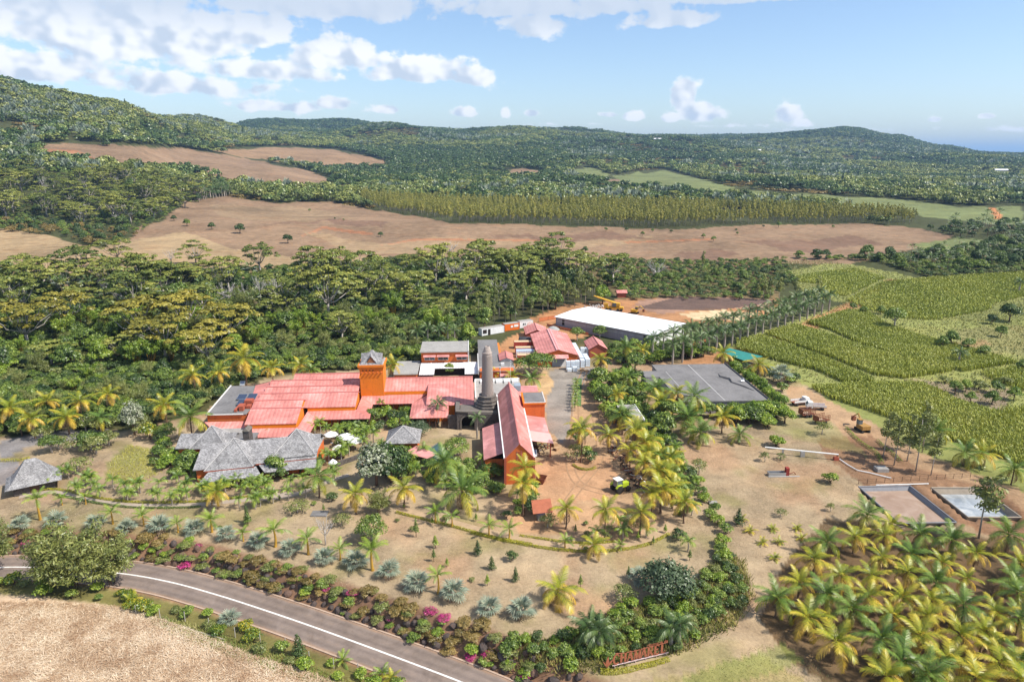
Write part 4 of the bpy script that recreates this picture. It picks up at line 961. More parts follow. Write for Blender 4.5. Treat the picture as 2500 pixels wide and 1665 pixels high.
# ---- new white-roofed warehouse, turned
q0 = np.array(uv(32.6, 255)); q1 = np.array(uv(63.2, 225.2)); dirv = q1 - q0; LEN = np.linalg.norm(dirv); ang = math.atan2(dirv[1], dirv[0]); WID = 22.3
x, y = q0
rt = empty('new_warehouse', (x, y, gz(x, y)), ang, 'new grey block warehouse with a big white low-pitched roof', 'building'); LEN = float(LEN)
MB().box(0, LEN, 0, .25, 0, 4.1).box(0, LEN, WID - .25, WID, 0, 4.1).build('long_wall', BLOCKW, rt)
MB().box(0, .25, .26, WID - .26, 0, 4.1).build('end_wall', BLOCKW, rt); MB().box(LEN - .25, LEN, .26, WID - .26, 0, 4.1).build('end_wall', WHITE, rt)
MB().slab([(-.5, -.5, 4.2), (LEN + .4, -.5, 4.2), (LEN + .4, WID / 2, 4.85), (-.5, WID / 2, 4.85)], .12).slab([(-.5, WID / 2, 4.85), (LEN + .4, WID / 2, 4.85), (LEN + .4, WID + .5, 4.2), (-.5, WID + .5, 4.2)], .12).build('roof', WHITEROOF, rt)
for k in range(7): MB().box(k * LEN / 6.1, k * LEN / 6.1 + .3, -.08, -.003, 0, 4.05).build('pilaster', BLOCKW, rt)
MB().box(0, LEN, -.06, -.004, 2.6, 2.75).build('string_course', PARAPET, rt)
for xx in (3.0, LEN - 4.2): MB().box(xx, xx + 1.1, -.05, -.003, 1.3, 3.4).build('window_opening', DARK, rt)
OF = plain('orange_safety_mesh', (.5, .17, .07), .8, .3, 2)
def mesh_fence(pts, label, h=1.0):
    P0 = [at(zz_) for zz_ in pts]; t = empty('safety_fence', P0[0], 0, label, 'fence', 'orange safety fences')
    q = MB(); pq = MB()
    for a, b in zip(P0[:-1], P0[1:]):
        a2, b2 = a - P0[0], b - P0[0]; dv = (b2 - a2); nrm = Vector((-dv.y, dv.x, 0)).normalized() * .03
        q.add([a2 + Vector((0, 0, .15)), b2 + Vector((0, 0, .15)), b2 + Vector((0, 0, h)), a2 + Vector((0, 0, h)), a2 + nrm + Vector((0, 0, .15)), b2 + nrm + Vector((0, 0, .15)), b2 + nrm + Vector((0, 0, h)), a2 + nrm + Vector((0, 0, h))], [(0, 1, 2, 3), (7, 6, 5, 4), (3, 2, 6, 7)])
        pq.tube([a2, a2 + Vector((0, 0, h + .2))], .05, 4)
    q.build('netting', OF, t); pq.build('posts', TIMBER, t)
z7b = zoomer((1170, 740, 1500, 950), 2355)
mesh_fence([z7b(1040, 330), z7b(1200, 300), z7b(1330, 280)], 'orange safety netting at the rear corner of the white roofed warehouse', 1.6)
mesh_fence([z7b(1180, 400), z7b(1400, 450), z7b(1590, 490), z7b(1900, 560)], 'orange safety netting along the block wall of the white roofed warehouse')
mesh_fence([z7(1290, 580), z7(1420, 560), z7(1580, 520)], 'orange safety netting at the white end of the new warehouse', 1.4)

# ---- big flat grey roof
B = Bld('ageing_cellar', 65, 178, 'low building with a wide stained grey flat roof among palms')
pl = [(53.9, 193.5), (76.2, 192.8), (76.3, 161.5), (53.6, 161.8), (53.6, 187.6), (49.6, 187.8), (53.9, 193.4)]
pl = [(54.2, 193.5), (76.2, 193.2), (76.4, 161.8), (53.4, 162.2), (53.4, 182), (49.4, 182), (49.4, 187.6), (54.2, 187.6)]
B.part('wall', MB().prism(pl[::-1], 0, 3.2), BLOCKW); e_ = [((a - 64) * 1.012 + 64, (b - 177) * 1.012 + 177) for a, b in pl]
B.part('flat_roof', MB().prism(e_[::-1], 3.2, 3.5), CONC)
B.part('parapet', MB().box(76.35, 76.75, 161.4, 193.6, 3.3, 3.75), plain('bitumen_edge', (.05, .05, .055), .9, .3, 1))
B.part('seam', MB().box(64.9, 65.05, 162, 193, 3.5, 3.53).box(56.4, 56.5, 170, 187, 3.5, 3.53), PARAPET)
q = MB(); q.tube([(71, 184, 3.53), (70.6, 181, 3.53), (72.4, 178.5, 3.53), (72, 176, 3.53), (74, 172.5, 3.53), (75.5, 169, 3.53)], [.05, .3, .5, .25, .3, .1], 4); B.part('ponding_stain', q, plain('damp_roof_patch', (.09, .085, .085), .6, .3, 1))
B = Bld('small_flat_roof', 40, 157, 'small grey flat roof half hidden by palms beside the drive')
B.part('wall', MB().box(37, 40.8, 152, 161.5, 0, 2.8), BLOCKW); B.part('flat_roof', MB().box(36.6, 41.2, 151.6, 161.9, 2.8, 3.05), CONC2); B.part('white_edge', MB().box(41.22, 41.45, 151.6, 162, 2.7, 3.15), WHITE)
solar_panel(75.2, 176.5, 3.52, .9, 1.0, 40, 'tiny solar panel on the edge of the wide grey flat roof')

# ---- teal shade net
B = Bld('shade_house', 86, 207, 'flat teal shade net on posts beside the cane field', 'shade house')
tp = [(80.9, 208.5), (85.3, 213.4), (92.6, 203.2), (84.8, 199.0)]
B.part('shade_net', MB().slab([(a, b, 2.6) for a, b in tp], .05), plain('teal_shade_net', (.03, .20, .17), .8, .2, .5))
for i, (a, b) in enumerate(tp): B.part('post', MB().tube([(a, b, 0), (a, b, 2.58)], .08, 6), TIMBER)

# ---- restaurant with shingle roofs
ang_r = R(17)
def hip(q, u0, u1, v0, v1, ze, zr, rl=0.0, t=.15):
    """hipped roof; rl = ridge length along u"""
    um, vm = (u0 + u1) / 2, (v0 + v1) / 2
    a, b = (um - rl / 2, vm, zr), (um + rl / 2, vm, zr)
    c = [(u0, v0, ze), (u1, v0, ze), (u1, v1, ze), (u0, v1, ze)]
    V = c + [a, b]
    if rl > 0: F = [(0, 1, 5, 4), (1, 2, 5), (2, 3, 4, 5), (3, 0, 4), (3, 2, 1, 0)]
    else: V = c + [a]; F = [(0, 1, 4), (1, 2, 4), (2, 3, 4), (3, 0, 4), (3, 2, 1, 0)]
    q.add(V, F); return q
B = Bld('shingle_restaurant', -45, 136, 'long low restaurant with weathered grey shingle roofs and two pyramid roofs'); 
sh = lambda u, k=.19: (u + 56) * k        # the front range runs slightly away to the right
def pu(u, dv, z): return (u, 131.6 + sh(u) + dv, z)
w = MB()
w.slab([pu(-56.6, -2.0, 3.4), pu(-33.0, -2.0, 3.4), pu(-33.0, 4.2, 6.3), pu(-56.6, 4.2, 6.3)], .15); w.slab([pu(-56.6, 4.2, 6.3), pu(-33.0, 4.2, 6.3), pu(-33.0, 8.2, 4.0), pu(-56.6, 8.2, 4.0)], .15)
B.part('roof', w, SHING)
def pyr(uc, half, ze, za, dv0, dv1):
    q = MB(); V = [pu(uc - half, dv0, ze), pu(uc + half, dv0, ze), pu(uc + half, dv1, ze), pu(uc - half, dv1, ze), pu(uc, (dv0 + dv1) / 2, za)]
    q.add(V, [(0, 1, 4), (1, 2, 4), (2, 3, 4), (3, 0, 4), (3, 2, 1, 0)]); return q
HIPC = plain('hip_capping', (.42, .40, .39), .9, .3, 1)
def hipcaps(q, B, par):
    v = q.v
    for i in (0, 1, 2, 3): B.part('hip_cap', MB().tube([Vector(v[i]) + Vector((0, 0, .04)), Vector(v[4]) + Vector((0, 0, .06))], .1, 4), HIPC, par)
for a_ in ((-49.6, 4.6, 3.35, 8.1, -3.0, 6.2), (-37.6, 4.4, 3.9, 8.4, -1.6, 7.2)):
    q = pyr(*a_); vs = list(q.v); o = B.part('pyramid_roof', q, SHING); q2 = MB(); q2.v = vs; hipcaps(q2, B, o)
w = MB(); w.slab([pu(-54.2, -6.2, 2.3), pu(-42.8, -5.6, 2.3), pu(-44.6, -2.6, 3.15), pu(-53.4, -3.2, 3.15)], .12); w.slab([pu(-42.6, -4.2, 2.3), pu(-32.6, -4.2, 2.3), pu(-33.0, -1.9, 3.25), pu(-44.2, -2.1, 3.2)], .12); B.part('verandah_roof', w, SHING)
w = MB(); w.slab([pu(-54.0, -3.05, 3.34), pu(-44.9, -2.9, 3.34), pu(-44.9, -2.75, 3.34), pu(-54.0, -2.9, 3.34)], .25); w.slab([pu(-44.8, -2.05, 3.36), pu(-33, -2.02, 3.36), pu(-33, -1.9, 3.36), pu(-44.8, -1.9, 3.36)], .22); B.part('fascia', w, REDWALL)
w = MB(); P4 = [pu(-56.2, -1.4, 0), pu(-33.4, -1.4, 0), pu(-33.4, 7.6, 0), pu(-56.2, 7.6, 0)]
for a, b in zip(P4, P4[1:] + P4[:1]): w.wallpoly([a, b, (b[0], b[1], 3.5), (a[0], a[1], 3.5)], .2)
B.part('wall', w, ORANGE2)
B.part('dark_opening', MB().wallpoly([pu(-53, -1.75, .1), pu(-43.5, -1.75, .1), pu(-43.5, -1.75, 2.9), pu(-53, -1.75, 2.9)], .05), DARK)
w = MB()
for u_ in np.arange(-53.6, -43, 1.6): w.tube([pu(u_, -5.5, 0), pu(u_, -5.5, 2.3)], .08, 5)
B.part('verandah_posts', w, TIMBER)
w = MB(); w.slab([(-64.8, 141.2, 3.1), (-52.5, 141.2, 3.1), (-52.5, 145, 5.0), (-64.8, 145, 5.0)], .15); w.slab([(-64.8, 145, 5.0), (-52.5, 145, 5.0), (-52.5, 148, 3.6), (-64.8, 148, 3.6)], .15); B.part('roof', w, SHING)
q = MB(); hip(q, -61.6, -53.6, 140.6, 147.6, 3.1, 7.1); q2 = MB(); q2.v = list(q.v); o = B.part('pyramid_roof', q, SHING); hipcaps(q2, B, o)
B.part('wall', MB().box(-64.4, -53, 141.8, 147.4, 0, 3.0), ORANGE2)
B.part('flat_link_roof', MB().box(-53.4, -48.4, 140.4, 146.6, 3.9, 4.2), CONC); B.part('link_wall', MB().box(-53, -48.6, 140.8, 146.2, 0, 3.88), BASALT)
ch = B.part('chimney_stack', MB().box(-49.6, -48.3, 139.8, 142.2, 0, 7.3), BASALT); B.part('chimney_cap', MB().add([(-49.75, 139.65, 7.3), (-48.15, 139.65, 7.3), (-48.15, 142.35, 7.3), (-49.75, 142.35, 7.3), (-48.95, 139.9, 7.9), (-48.95, 142.1, 7.9)], [(0, 1, 4), (1, 2, 5, 4), (2, 3, 5), (3, 0, 4, 5), (3, 2, 1, 0)]), COPING, ch)

# white parasols on the terrace
PAR = plain('parasol_canvas', (.82, .80, .76), .8, .08, 1)
for i, (a, b, lab) in enumerate(((1600, 1010, 'leftmost large white parasol behind the shingle roof'), (1760, 1030, 'widest white parasol in the middle of the restaurant terrace'), (1850, 1075, 'white parasol at the right end of the restaurant terrace'), (1680, 1150, 'white parasol nearest the garden wall on the terrace'), (1620, 1300, 'low white parasol beside the terrace steps'))):
    p = at(z5(a, b), 2.4); t = empty('parasol', p, .2 * i, lab, 'parasol', 'white parasols on the restaurant terrace')
    s_ = (1.7, 2.1, 1.8, 1.5, 1.0)[i]
    MB().lathe([(s_, 2.15), (s_ * .55, 2.6), (.05, 3.0)], 8).build('canopy', PAR, t); MB().tube([(0, 0, 0), (0, 0, 2.95)], .04, 6).build('pole', TIMBER, t); MB().lathe([(.35, 0), (.35, .1), (.1, .12)], 8).build('base', STEEL, t)
GW = ribbon(path_px([(1600, 1395), (1720, 1330), (1860, 1280), (1960, 1220)], z5), -.2, .2, land_z(1.0), 1.0); tag(GW.build('garden_wall', BASALT), 'low dark stone wall edging the restaurant terrace', 'wall')

# ---- entrance hut with bell-cast shingle roof
p = at(zb1(175, 390)); t = empty('thatch_hut', (p.x, p.y + 2.2, p.z), R(33), 'steep bell-shaped grey shingle hut at the garden entrance', 'hut')
q = MB(); prf = [(4.3, 1.9), (3.4, 2.45), (2.5, 3.5), (1.6, 4.75), (.75, 5.9)]
V = []; 
for (s_, z) in prf: V += [(-s_ - .4, -s_ * .8, z), (s_ + .4, -s_ * .8, z), (s_ + .4, s_ * .8, z), (-s_ - .4, s_ * .8, z)]
F = [(4 * i + j, 4 * i + (j + 1) % 4, 4 * i + 4 + (j + 1) % 4, 4 * i + 4 + j) for i in range(4) for j in range(4)]
V += [(-.9, 0, 6.35), (.9, 0, 6.35)]; F += [(16, 17, 21, 20), (17, 18, 21), (18, 19, 20, 21), (19, 16, 20), (3, 2, 1, 0)]
q.add(V, F).build('roof', SHING, t); MB().box(-3.4, 3.4, -2.5, -2.2, 0, 2.3).box(-3.4, -3.1, -2.19, 2.4, 0, 2.3).box(3.1, 3.4, -2.19, 2.4, 0, 2.3).box(-3.09, 3.09, 2.1, 2.4, 0, 2.3).build('wall', BASALT, t)
MB().box(-.8, .8, -2.56, -2.503, 0, 2.0).build('door', TIMBER, t)

# ---- pyramid pavilion by the pool
B = Bld('pyramid_pavilion', -15.6, 144, 'small orange pavilion with a grey pyramid shingle roof by the pool', 'pavilion')
q = MB(); hip(q, -19.6, -11.9, 141.0, 148.4, 3.0, 5.7); q2 = MB(); q2.v = list(q.v); o = B.part('roof', q, SHING); hipcaps(q2, B, o)
B.part('wall', MB().box(-18.9, -12.5, 141.7, 147.6, 0, 2.98), ORANGE2); B.part('porch_roof', MB().slab([(-15, 138.6, 2.0), (-9.4, 134.8, 2.0), (-8.2, 137, 2.3), (-12.4, 141.5, 2.4)], .12), PINKC)
m, nt_, o_ = newmat('pool_water'); bsdf(nt_, o_, (.05, .10, .095), .06, 0, None, .5)
a_, b_ = uv(-9.3, 138.5), None
pw = MB().add([(*uv(-12.2, 140.2), .22), (*uv(-6.2, 136.0), .22), (*uv(-4.4, 140), .22), (*uv(-8.2, 147.0), .22)], [(0, 1, 2, 3)]); structure(pw.build('pool_water', m))
q = MB(); pr = [uv(-12.3, 140.1), uv(-6.1, 135.8), uv(-4.1, 140), uv(-8.2, 147.3)]
for a, b in zip(pr, pr[1:] + pr[:1]): q.tube([(a[0], a[1], .2), (b[0], b[1], .2)], .18, 4)
tag(q.build('pool_kerb', COPING), 'stone kerb round the small green pool', 'kerb')
# ---------------------------------------------------------------- plant materials
L_OLIVE = leafmat('olive_leaves', [(.06, .09, .02), (.18, .21, .042), (.34, .33, .07)], .3, .6)
L_GOLD = leafmat('golden_olive_leaves', [(.08, .09, .018), (.26, .23, .035), (.43, .35, .06)], .3, .3)
L_DARK = leafmat('dark_leaves', [(.018, .04, .01), (.06, .105, .026), (.15, .20, .05)], .25, .35)
L_MID = leafmat('mid_green_leaves', [(.04, .075, .014), (.135, .205, .034), (.29, .35, .06)], .3, .4)
L_BRIGHT = leafmat('bright_green_leaves', [(.06, .115, .012), (.19, .285, .025), (.38, .43, .06)], .35, .3)
L_GUM = leafmat('gum_tree_leaves', [(.13, .15, .03), (.31, .30, .05), (.50, .42, .08)], .3, .45)
L_FEATHER = leafmat('feathery_leaves', [(.09, .115, .03), (.19, .215, .055), (.33, .33, .10)], .35, .35)
L_RUST = leafmat('rusty_scrub_leaves', [(.10, .085, .02), (.22, .155, .045), (.36, .25, .08)], .25, .5)
L_SILVER = leafmat('silver_fan_leaves', [(.10, .14, .09), (.21, .26, .19), (.40, .40, .27)], .15, .25)
L_PALM = leafmat('palm_green_fronds', [(.04, .09, .018), (.12, .20, .03), (.28, .33, .06)], .3, .35)
L_YPALM = leafmat('yellow_coconut_fronds', [(.07, .13, .014), (.28, .30, .022), (.66, .48, .05)], .35, .35)
L_DPALM = leafmat('drooping_golden_fronds', [(.34, .25, .03), (.58, .37, .04), (.66, .43, .08)], .3, .3)
L_DEAD = leafmat('dead_fronds', [(.16, .095, .05), (.27, .17, .09), (.38, .27, .16)], .15, .3)
L_ROYAL = leafmat('royal_palm_fronds', [(.03, .07, .02), (.08, .135, .035), (.18, .23, .07)], .3, .3)
L_WHITE = leafmat('white_blossom_leaves', [(.06, .09, .03), (.17, .2, .10), (.5, .5, .38)], .25, .3)
L_PINK = leafmat('magenta_blossom', [(.10, .10, .03), (.45, .03, .16), (.62, .06, .28)], .3, .3)
L_REDB = leafmat('red_blossom_leaves', [(.06, .14, .02), (.14, .22, .03), (.5, .06, .02)], .3, .3)
L_LIME = leafmat('lime_hedge_leaves', [(.18, .20, .012), (.34, .32, .018), (.48, .42, .04)], .35, .3)
L_CANE = leafmat('cane_leaves', [(.21, .25, .045), (.33, .355, .06), (.48, .45, .11)], .3, .1)
L_STRAW = leafmat('cane_straw', [(.34, .20, .11), (.62, .45, .29), (.82, .68, .5)], .15, .1)
L_YEL = leafmat('yellow_flower_leaves', [(.06, .12, .015), (.14, .2, .02), (.55, .42, .02)], .3, .3)
BARK_P = plain('pale_bark', (.42, .37, .32), .9, .3, 1.5); BARK_D = plain('brown_bark', (.16, .10, .065), .9, .35, 2); BARK_G = plain('grey_palm_bark', (.36, .31, .26), .9, .3, 2)
BARK_O = plain('orange_crownshaft', (.45, .26, .04), .7, .3, 2); DEADW = plain('bleached_wood', (.48, .44, .41), .9, .25, 1.5)

def unit(v): return v / (np.linalg.norm(v, axis=-1, keepdims=True) + 1e-9)
def leafquads(C, N, size, aspect=.55, g=rng):
    """one quad per leaf spray at C, facing N"""
    n = len(C); a = unit(np.cross(N, g.normal(size=(n, 3)))); b = np.cross(unit(N), a)
    s = (np.asarray(size) * g.uniform(.65, 1.35, n))[:, None]
    a = a * s; b = b * s * aspect
    V = np.stack([C - a - b * .35, C + a * .1 - b, C + a + b * .2, C - a * .1 + b], 1).reshape(-1, 3)
    return V, np.arange(4 * n).reshape(-1, 4)
def crown(name, blobs, n, size, mat, aspect=.55, up=.35, shell=.55, tintspan=.5, seed=0, bias=0.0):
    """blobs: (x,y,z,rx,ry,rz); leaf sprays through the shell of each lump, denser in the bigger ones"""
    g = np.random.default_rng(seed + 100); B_ = np.array(blobs, float)
    wgt = (B_[:, 3] * B_[:, 4]) ** .9; k = g.choice(len(B_), n, p=wgt / wgt.sum())
    d = unit(g.normal(size=(n, 3))); d[:, 2] = np.where(d[:, 2] < -.35, -d[:, 2] * .6, d[:, 2])
    rad = shell + (1 - shell) * g.random(n) ** .6
    lump = 1 + .18 * np.sin(d[:, 0] * 5 + k) * np.cos(d[:, 1] * 4 + k * 2)
    C = B_[k, :3] + d * B_[k, 3:6] * (rad * lump)[:, None]
    N = unit(d * .8 + g.normal(size=(n, 3)) * .33 + np.array([0, 0, up]))
    V, F = leafquads(C, N, size, aspect, g)
    bt = g.uniform(-.5, .5, len(B_))
    tint = .5 + bias + (g.random(n) - .5) * tintspan + bt[k] * .35
    return npmesh(name, V, F, mat, np.repeat(tint, 4))
def limbs(name, paths, mat, n=5):
    q = MB()
    for pts, r0, r1 in paths: q.tube(pts, list(np.linspace(r0, r1, len(pts))), n)
    return q.mesh(name, mat, True)
PROTO = {}     # kind -> list of (trunk mesh, crown mesh)
def proto(kind, tr, cr): PROTO.setdefault(kind, []).append((tr, cr))
def bend(a, b, sag, g, n=4):
    a = np.array(a, float); b = np.array(b, float); t = np.linspace(0, 1, n + 1)[:, None]
    p = a + (b - a) * t; p[:, 2] += sag * np.sin(np.pi * t[:, 0]); p[1:-1] += g.normal(size=(n - 1, 3)) * .12 * np.linalg.norm(b - a) * .25
    return [tuple(x) for x in p]
# umbrella trees
for s in range(6):
    g = np.random.default_rng(40 + s); RR_, HH = 9.0, (12.5, 13.5, 11, 14.5, 12, 13)[s]; disc = []; paths = []; npad = (22, 26, 18, 24, 28, 20)[s]
    fork = (g.normal() * .4, g.normal() * .4, 4.2); paths.append(([(0, 0, -.3), (fork[0] * .5, fork[1] * .5, 2.2), fork], .5, .38)); dome = (2.6, 4.5, 3.2, 5.5, 3.6, 6.5)[s]
    for k in range(npad):
        a = k * 2.4 + g.normal() * .35; rho = RR_ * math.sqrt((k + .6) / npad) * g.uniform(.7, 1.08); z = HH - dome * (rho / RR_) ** 2 + g.normal() * .8
        c = (rho * math.cos(a), rho * math.sin(a), z); rx = g.uniform(1.1, 2.7); disc.append((*c, rx, rx * g.uniform(.7, 1.2), g.uniform(.4, .95)))
        if k % 2 == 0: paths.append((bend(fork, (c[0], c[1], z - .4), -.7, g), .2, .05))
    for k in range(9): disc.append((*(g.normal(size=2) * 4.2), HH - dome - g.uniform(.5, 3), 1.7, 1.7, .8))
    for kind, mt in (('flat_topped_tree', L_OLIVE), ('golden_flat_topped_tree', L_GOLD)):
        if kind[0] == 'g' and s > 2: continue
        proto(kind, limbs('trunk', paths, BARK_P), crown('crown', disc, 3600, .42, mt, .6, 1.0, .3, .7, s))
# rounded broadleaf
def round_tree(kind, mt, seeds, RR_, HH, n, leaf, flat=.8, nb=11, bark=BARK_D, tall=.35, spread=.62):
    for s in seeds:
        g = np.random.default_rng(70 + s); bl = [(0, 0, HH * .62, RR_ * .62, RR_ * .62, HH * .33)]; paths = [([(0, 0, -.3), (g.normal() * .1, g.normal() * .1, HH * .2), (g.normal() * .2, g.normal() * .2, HH * tall)], RR_ * .075, RR_ * .05)]
        for k in range(nb):
            a = k * 2.4; e = g.uniform(-.1, 1.0); rho = RR_ * spread * math.cos(e * 1.2) * g.uniform(.8, 1.15)
            c = (rho * math.cos(a), rho * math.sin(a), HH * (.45 + .33 * e)); r_ = RR_ * g.uniform(.28, .45); bl.append((*c, r_, r_, r_ * flat))
            if k % 3 == 0: paths.append((bend((0, 0, HH * tall * .8), c, 0, g, 3), RR_ * .04, RR_ * .012))
        proto(kind, limbs('trunk', paths, bark), crown('crown', bl, n, leaf, mt, .6, .3, .6, .8, s))
round_tree('broadleaf_tree', L_MID, range(4), 5.0, 9.5, 2600, .36)
round_tree('dark_tree', L_DARK, range(4), 5.0, 9.0, 2600, .36)
round_tree('bright_tree', L_BRIGHT, range(2), 4.6, 9.5, 3000, .32)
round_tree('dense_round_tree', leafmat('grey_green_leaves', [(.035, .06, .025), (.09, .13, .06), (.19, .235, .12)], .2, .2), range(2), 3.4, 4.8, 5200, .16, 1.0, 34, BARK_D, .2, .6)
round_tree('spreading_tree', L_MID, range(10, 12), 4.6, 6.2, 3400, .2, .6, 14, BARK_P, .45, .75)
round_tree('blossom_tree', L_WHITE, range(2), 3.6, 9.0, 3200, .24, 1.0, 14)
round_tree('scrub', L_FEATHER, range(3), 2.2, 2.4, 900, .16, .8, 9, BARK_D, .2)
round_tree('rusty_scrub', L_RUST, range(3), 3.4, 3.6, 1200, .24, .7, 9, BARK_D, .2)
round_tree('garden_shrub', L_MID, range(3), 1.1, 1.5, 800, .10, .9, 9, BARK_D, .15)
round_tree('dark_shrub', L_DARK, range(2), 1.1, 1.6, 900, .09, 1.0, 9, BARK_D, .15)
round_tree('lime_shrub', L_BRIGHT, range(2), 1.2, 1.5, 800, .11, .9, 9, BARK_D, .15)
round_tree('yellow_flower_shrub', L_YEL, range(2), 1.3, 1.5, 900, .10, .9, 9, BARK_D, .15)
round_tree('magenta_shrub', L_PINK, range(2), 1.2, 1.1, 700, .09, .7, 8, BARK_D, .15)
round_tree('flame_shrub', L_REDB, range(2), 3.0, 3.4, 2600, .13, .7, 12, BARK_D, .2)
round_tree('open_garden_tree', L_FEATHER, range(4, 7), 1.9, 3.0, 900, .12, .6, 9, BARK_P, .45, .8)
def cone_tree(kind, mt, seeds, RR_, HH, n, leaf, base=.15, bark=BARK_D):
    for s in seeds:
        g = np.random.default_rng(s + 5); bl = []
        for k in range(14):
            t = k / 13; r_ = RR_ * (1 - t * .75) * g.uniform(.6, .85); a = k * 2.4; o_ = RR_ * .3 * (1 - t)
            bl.append((o_ * math.cos(a), o_ * math.sin(a), HH * (base + (1 - base) * t * .95), r_, r_, HH * .1))
        proto(kind, limbs('trunk', [([(0, 0, -.2), (0, 0, HH * .5), (.05, 0, HH * .9)], RR_ * .09, .03)], bark), crown('crown', bl, n, leaf, mt, .5, .2, .5, .5, s))
cone_tree('small_conical_tree', L_DARK, range(2), .95, 2.6, 900, .09); cone_tree('slender_sapling', L_MID, range(3), .55, 2.4, 380, .09, .35)
cone_tree('dark_conifer', L_DARK, range(2), 4.2, 15, 1800, .5, .1); cone_tree('lime_sapling', L_BRIGHT, range(2), .6, 2.0, 360, .09, .35)
# gum trees
for s in range(5):
    g = np.random.default_rng(s + 900); HH = 14; bl = []; x = y = 0; paths = [([(0, 0, -.3), (g.normal() * .15, g.normal() * .15, 5), (g.normal() * .3, g.normal() * .3, 12.5)], .17, .05)]
    for k in range(10):
        z = 6.0 + 7.5 * k / 9; r_ = g.uniform(.8, 1.5) * (1.15 if k < 7 else .75); bl.append((g.normal() * .75, g.normal() * .75, z, r_, r_, 1.2))
    for kind, mt in (('gum_tree', L_GUM), ('feathery_tree', L_FEATHER)):
        proto(kind, limbs('trunk', paths, BARK_P), crown('crown', bl, 900, .34, mt, .4, .1, .35, .6, s))
# bamboo and weeping growth
for s in range(3):
    g = np.random.default_rng(s + 300); bl = []; paths = []
    for k in range(16):
        a = k * 2.4; o_ = g.uniform(1.6, 4.2); h_ = g.uniform(5, 9); paths.append(([(math.cos(a) * .4, math.sin(a) * .4, 0), (math.cos(a) * o_ * .4, math.sin(a) * o_ * .4, h_ * .75), (math.cos(a) * o_, math.sin(a) * o_, h_)], .06, .02))
        for t in (.55, .8, 1.0): bl.append((math.cos(a) * o_ * t, math.sin(a) * o_ * t, h_ * (.55 + .45 * t), 1.1, 1.1, .9))
    proto('bamboo_clump', limbs('stems', paths, BARK_O, 4), crown('crown', bl, 2600, .34, L_BRIGHT, .28, .2, .3, .6, s)); proto('weeping_tree', limbs('trunk', paths[:6], BARK_D, 4), crown('crown', [(b[0], b[1], b[2] * u_, b[3] * 1.2, b[4] * 1.2, 1.3) for b in bl for u_ in (.55, 1)], 5200, .27, L_FEATHER, .3, .1, .25, .6, s))
# dead trees
for s in range(3):
    g = np.random.default_rng(s + 500); paths = [([(0, 0, -.3), (.1, 0, 3.2), (g.normal() * .5, g.normal() * .5, 5.5)], .32, .18)]
    for k in range(11):
        a = k * 2.4 + g.normal() * .3; b0 = (0, 0, g.uniform(2.6, 5.5)); e = (math.cos(a) * g.uniform(2.5, 5), math.sin(a) * g.uniform(2.5, 5), g.uniform(7, 11)); p_ = bend(b0, e, -.5, g); paths.append((p_, .14, .03))
        for j in range(3):
            st = p_[2 + j % 2]; en = (st[0] + g.normal() * 1.2, st[1] + g.normal() * 1.2, st[2] + g.uniform(.8, 2.4)); paths.append(([st, tuple((np.array(st) + np.array(en)) / 2 + g.normal(size=3) * .15), en], .06, .015))
    proto('bare_tree', limbs('trunk', paths[:1], DEADW), limbs('branches', paths[1:], DEADW, 4))
# ---- fronds
def frond_arrays(L, e0, bendd, nl, ll, wid, seed, droop=.35, vee=.25):
    g = np.random.default_rng(seed); m = nl; t = np.linspace(.0, 1, 40); el = e0 - bendd * t ** 1.25
    dx = np.cos(el); dz = np.sin(el); ds = L / 39; X = np.concatenate([[0], np.cumsum(dx[:-1] * ds)]); Z = np.concatenate([[0], np.cumsum(dz[:-1] * ds)])
    V = []; F = []; T = []
    ti = np.linspace(.14, .995, m)
    for i, tt in enumerate(ti):
        px = np.interp(tt, t, X); pz = np.interp(tt, t, Z); e = np.interp(tt, t, el); f = np.array([math.cos(e), 0, math.sin(e)]); up = np.array([-math.sin(e), 0, math.cos(e)])
        lg = ll * (math.sin(math.pi * (.12 + .80 * tt)) ** .7) * g.uniform(.85, 1.1)
        for sd in (-1, 1):
            d = f * (.45 + .5 * tt) + np.array([0, sd, 0]) * (1.0 - .35 * tt) + up * (vee - droop * g.uniform(.6, 1.5)); d /= np.linalg.norm(d)
            w = f * wid * g.uniform(.8, 1.2); b = np.array([px, 0, pz]); tip = b + d * lg; tip[2] -= droop * lg * .35; mid_ = b + d * lg * .55; o = len(V)
            V += [b - w * .5, b + w * .5, mid_ + w * .45, mid_ - w * .45, tip]; F += [(o, o + 1, o + 2), (o, o + 2, o + 3), (o + 3, o + 2, o + 4)]
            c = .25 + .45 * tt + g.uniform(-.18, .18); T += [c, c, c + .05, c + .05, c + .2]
    o = len(V); kk = [0, 8, 16, 24, 32, 39]
    for j in kk: hw = .05 * (1 - .8 * t[j]) * L / 3.3; V += [np.array([X[j], -hw, Z[j]]), np.array([X[j], hw, Z[j]]), np.array([X[j], 0, Z[j] - hw])]; T += [.6] * 3
    for i in range(5):
        a = o + 3 * i; b = a + 3; F += [(a, a + 1, b + 1), (a, b + 1, b), (a + 1, a + 2, b + 2), (a + 1, b + 2, b + 1), (a + 2, a, b), (a + 2, b, b + 2)]
    return np.array(V), np.array(F), np.array(T)
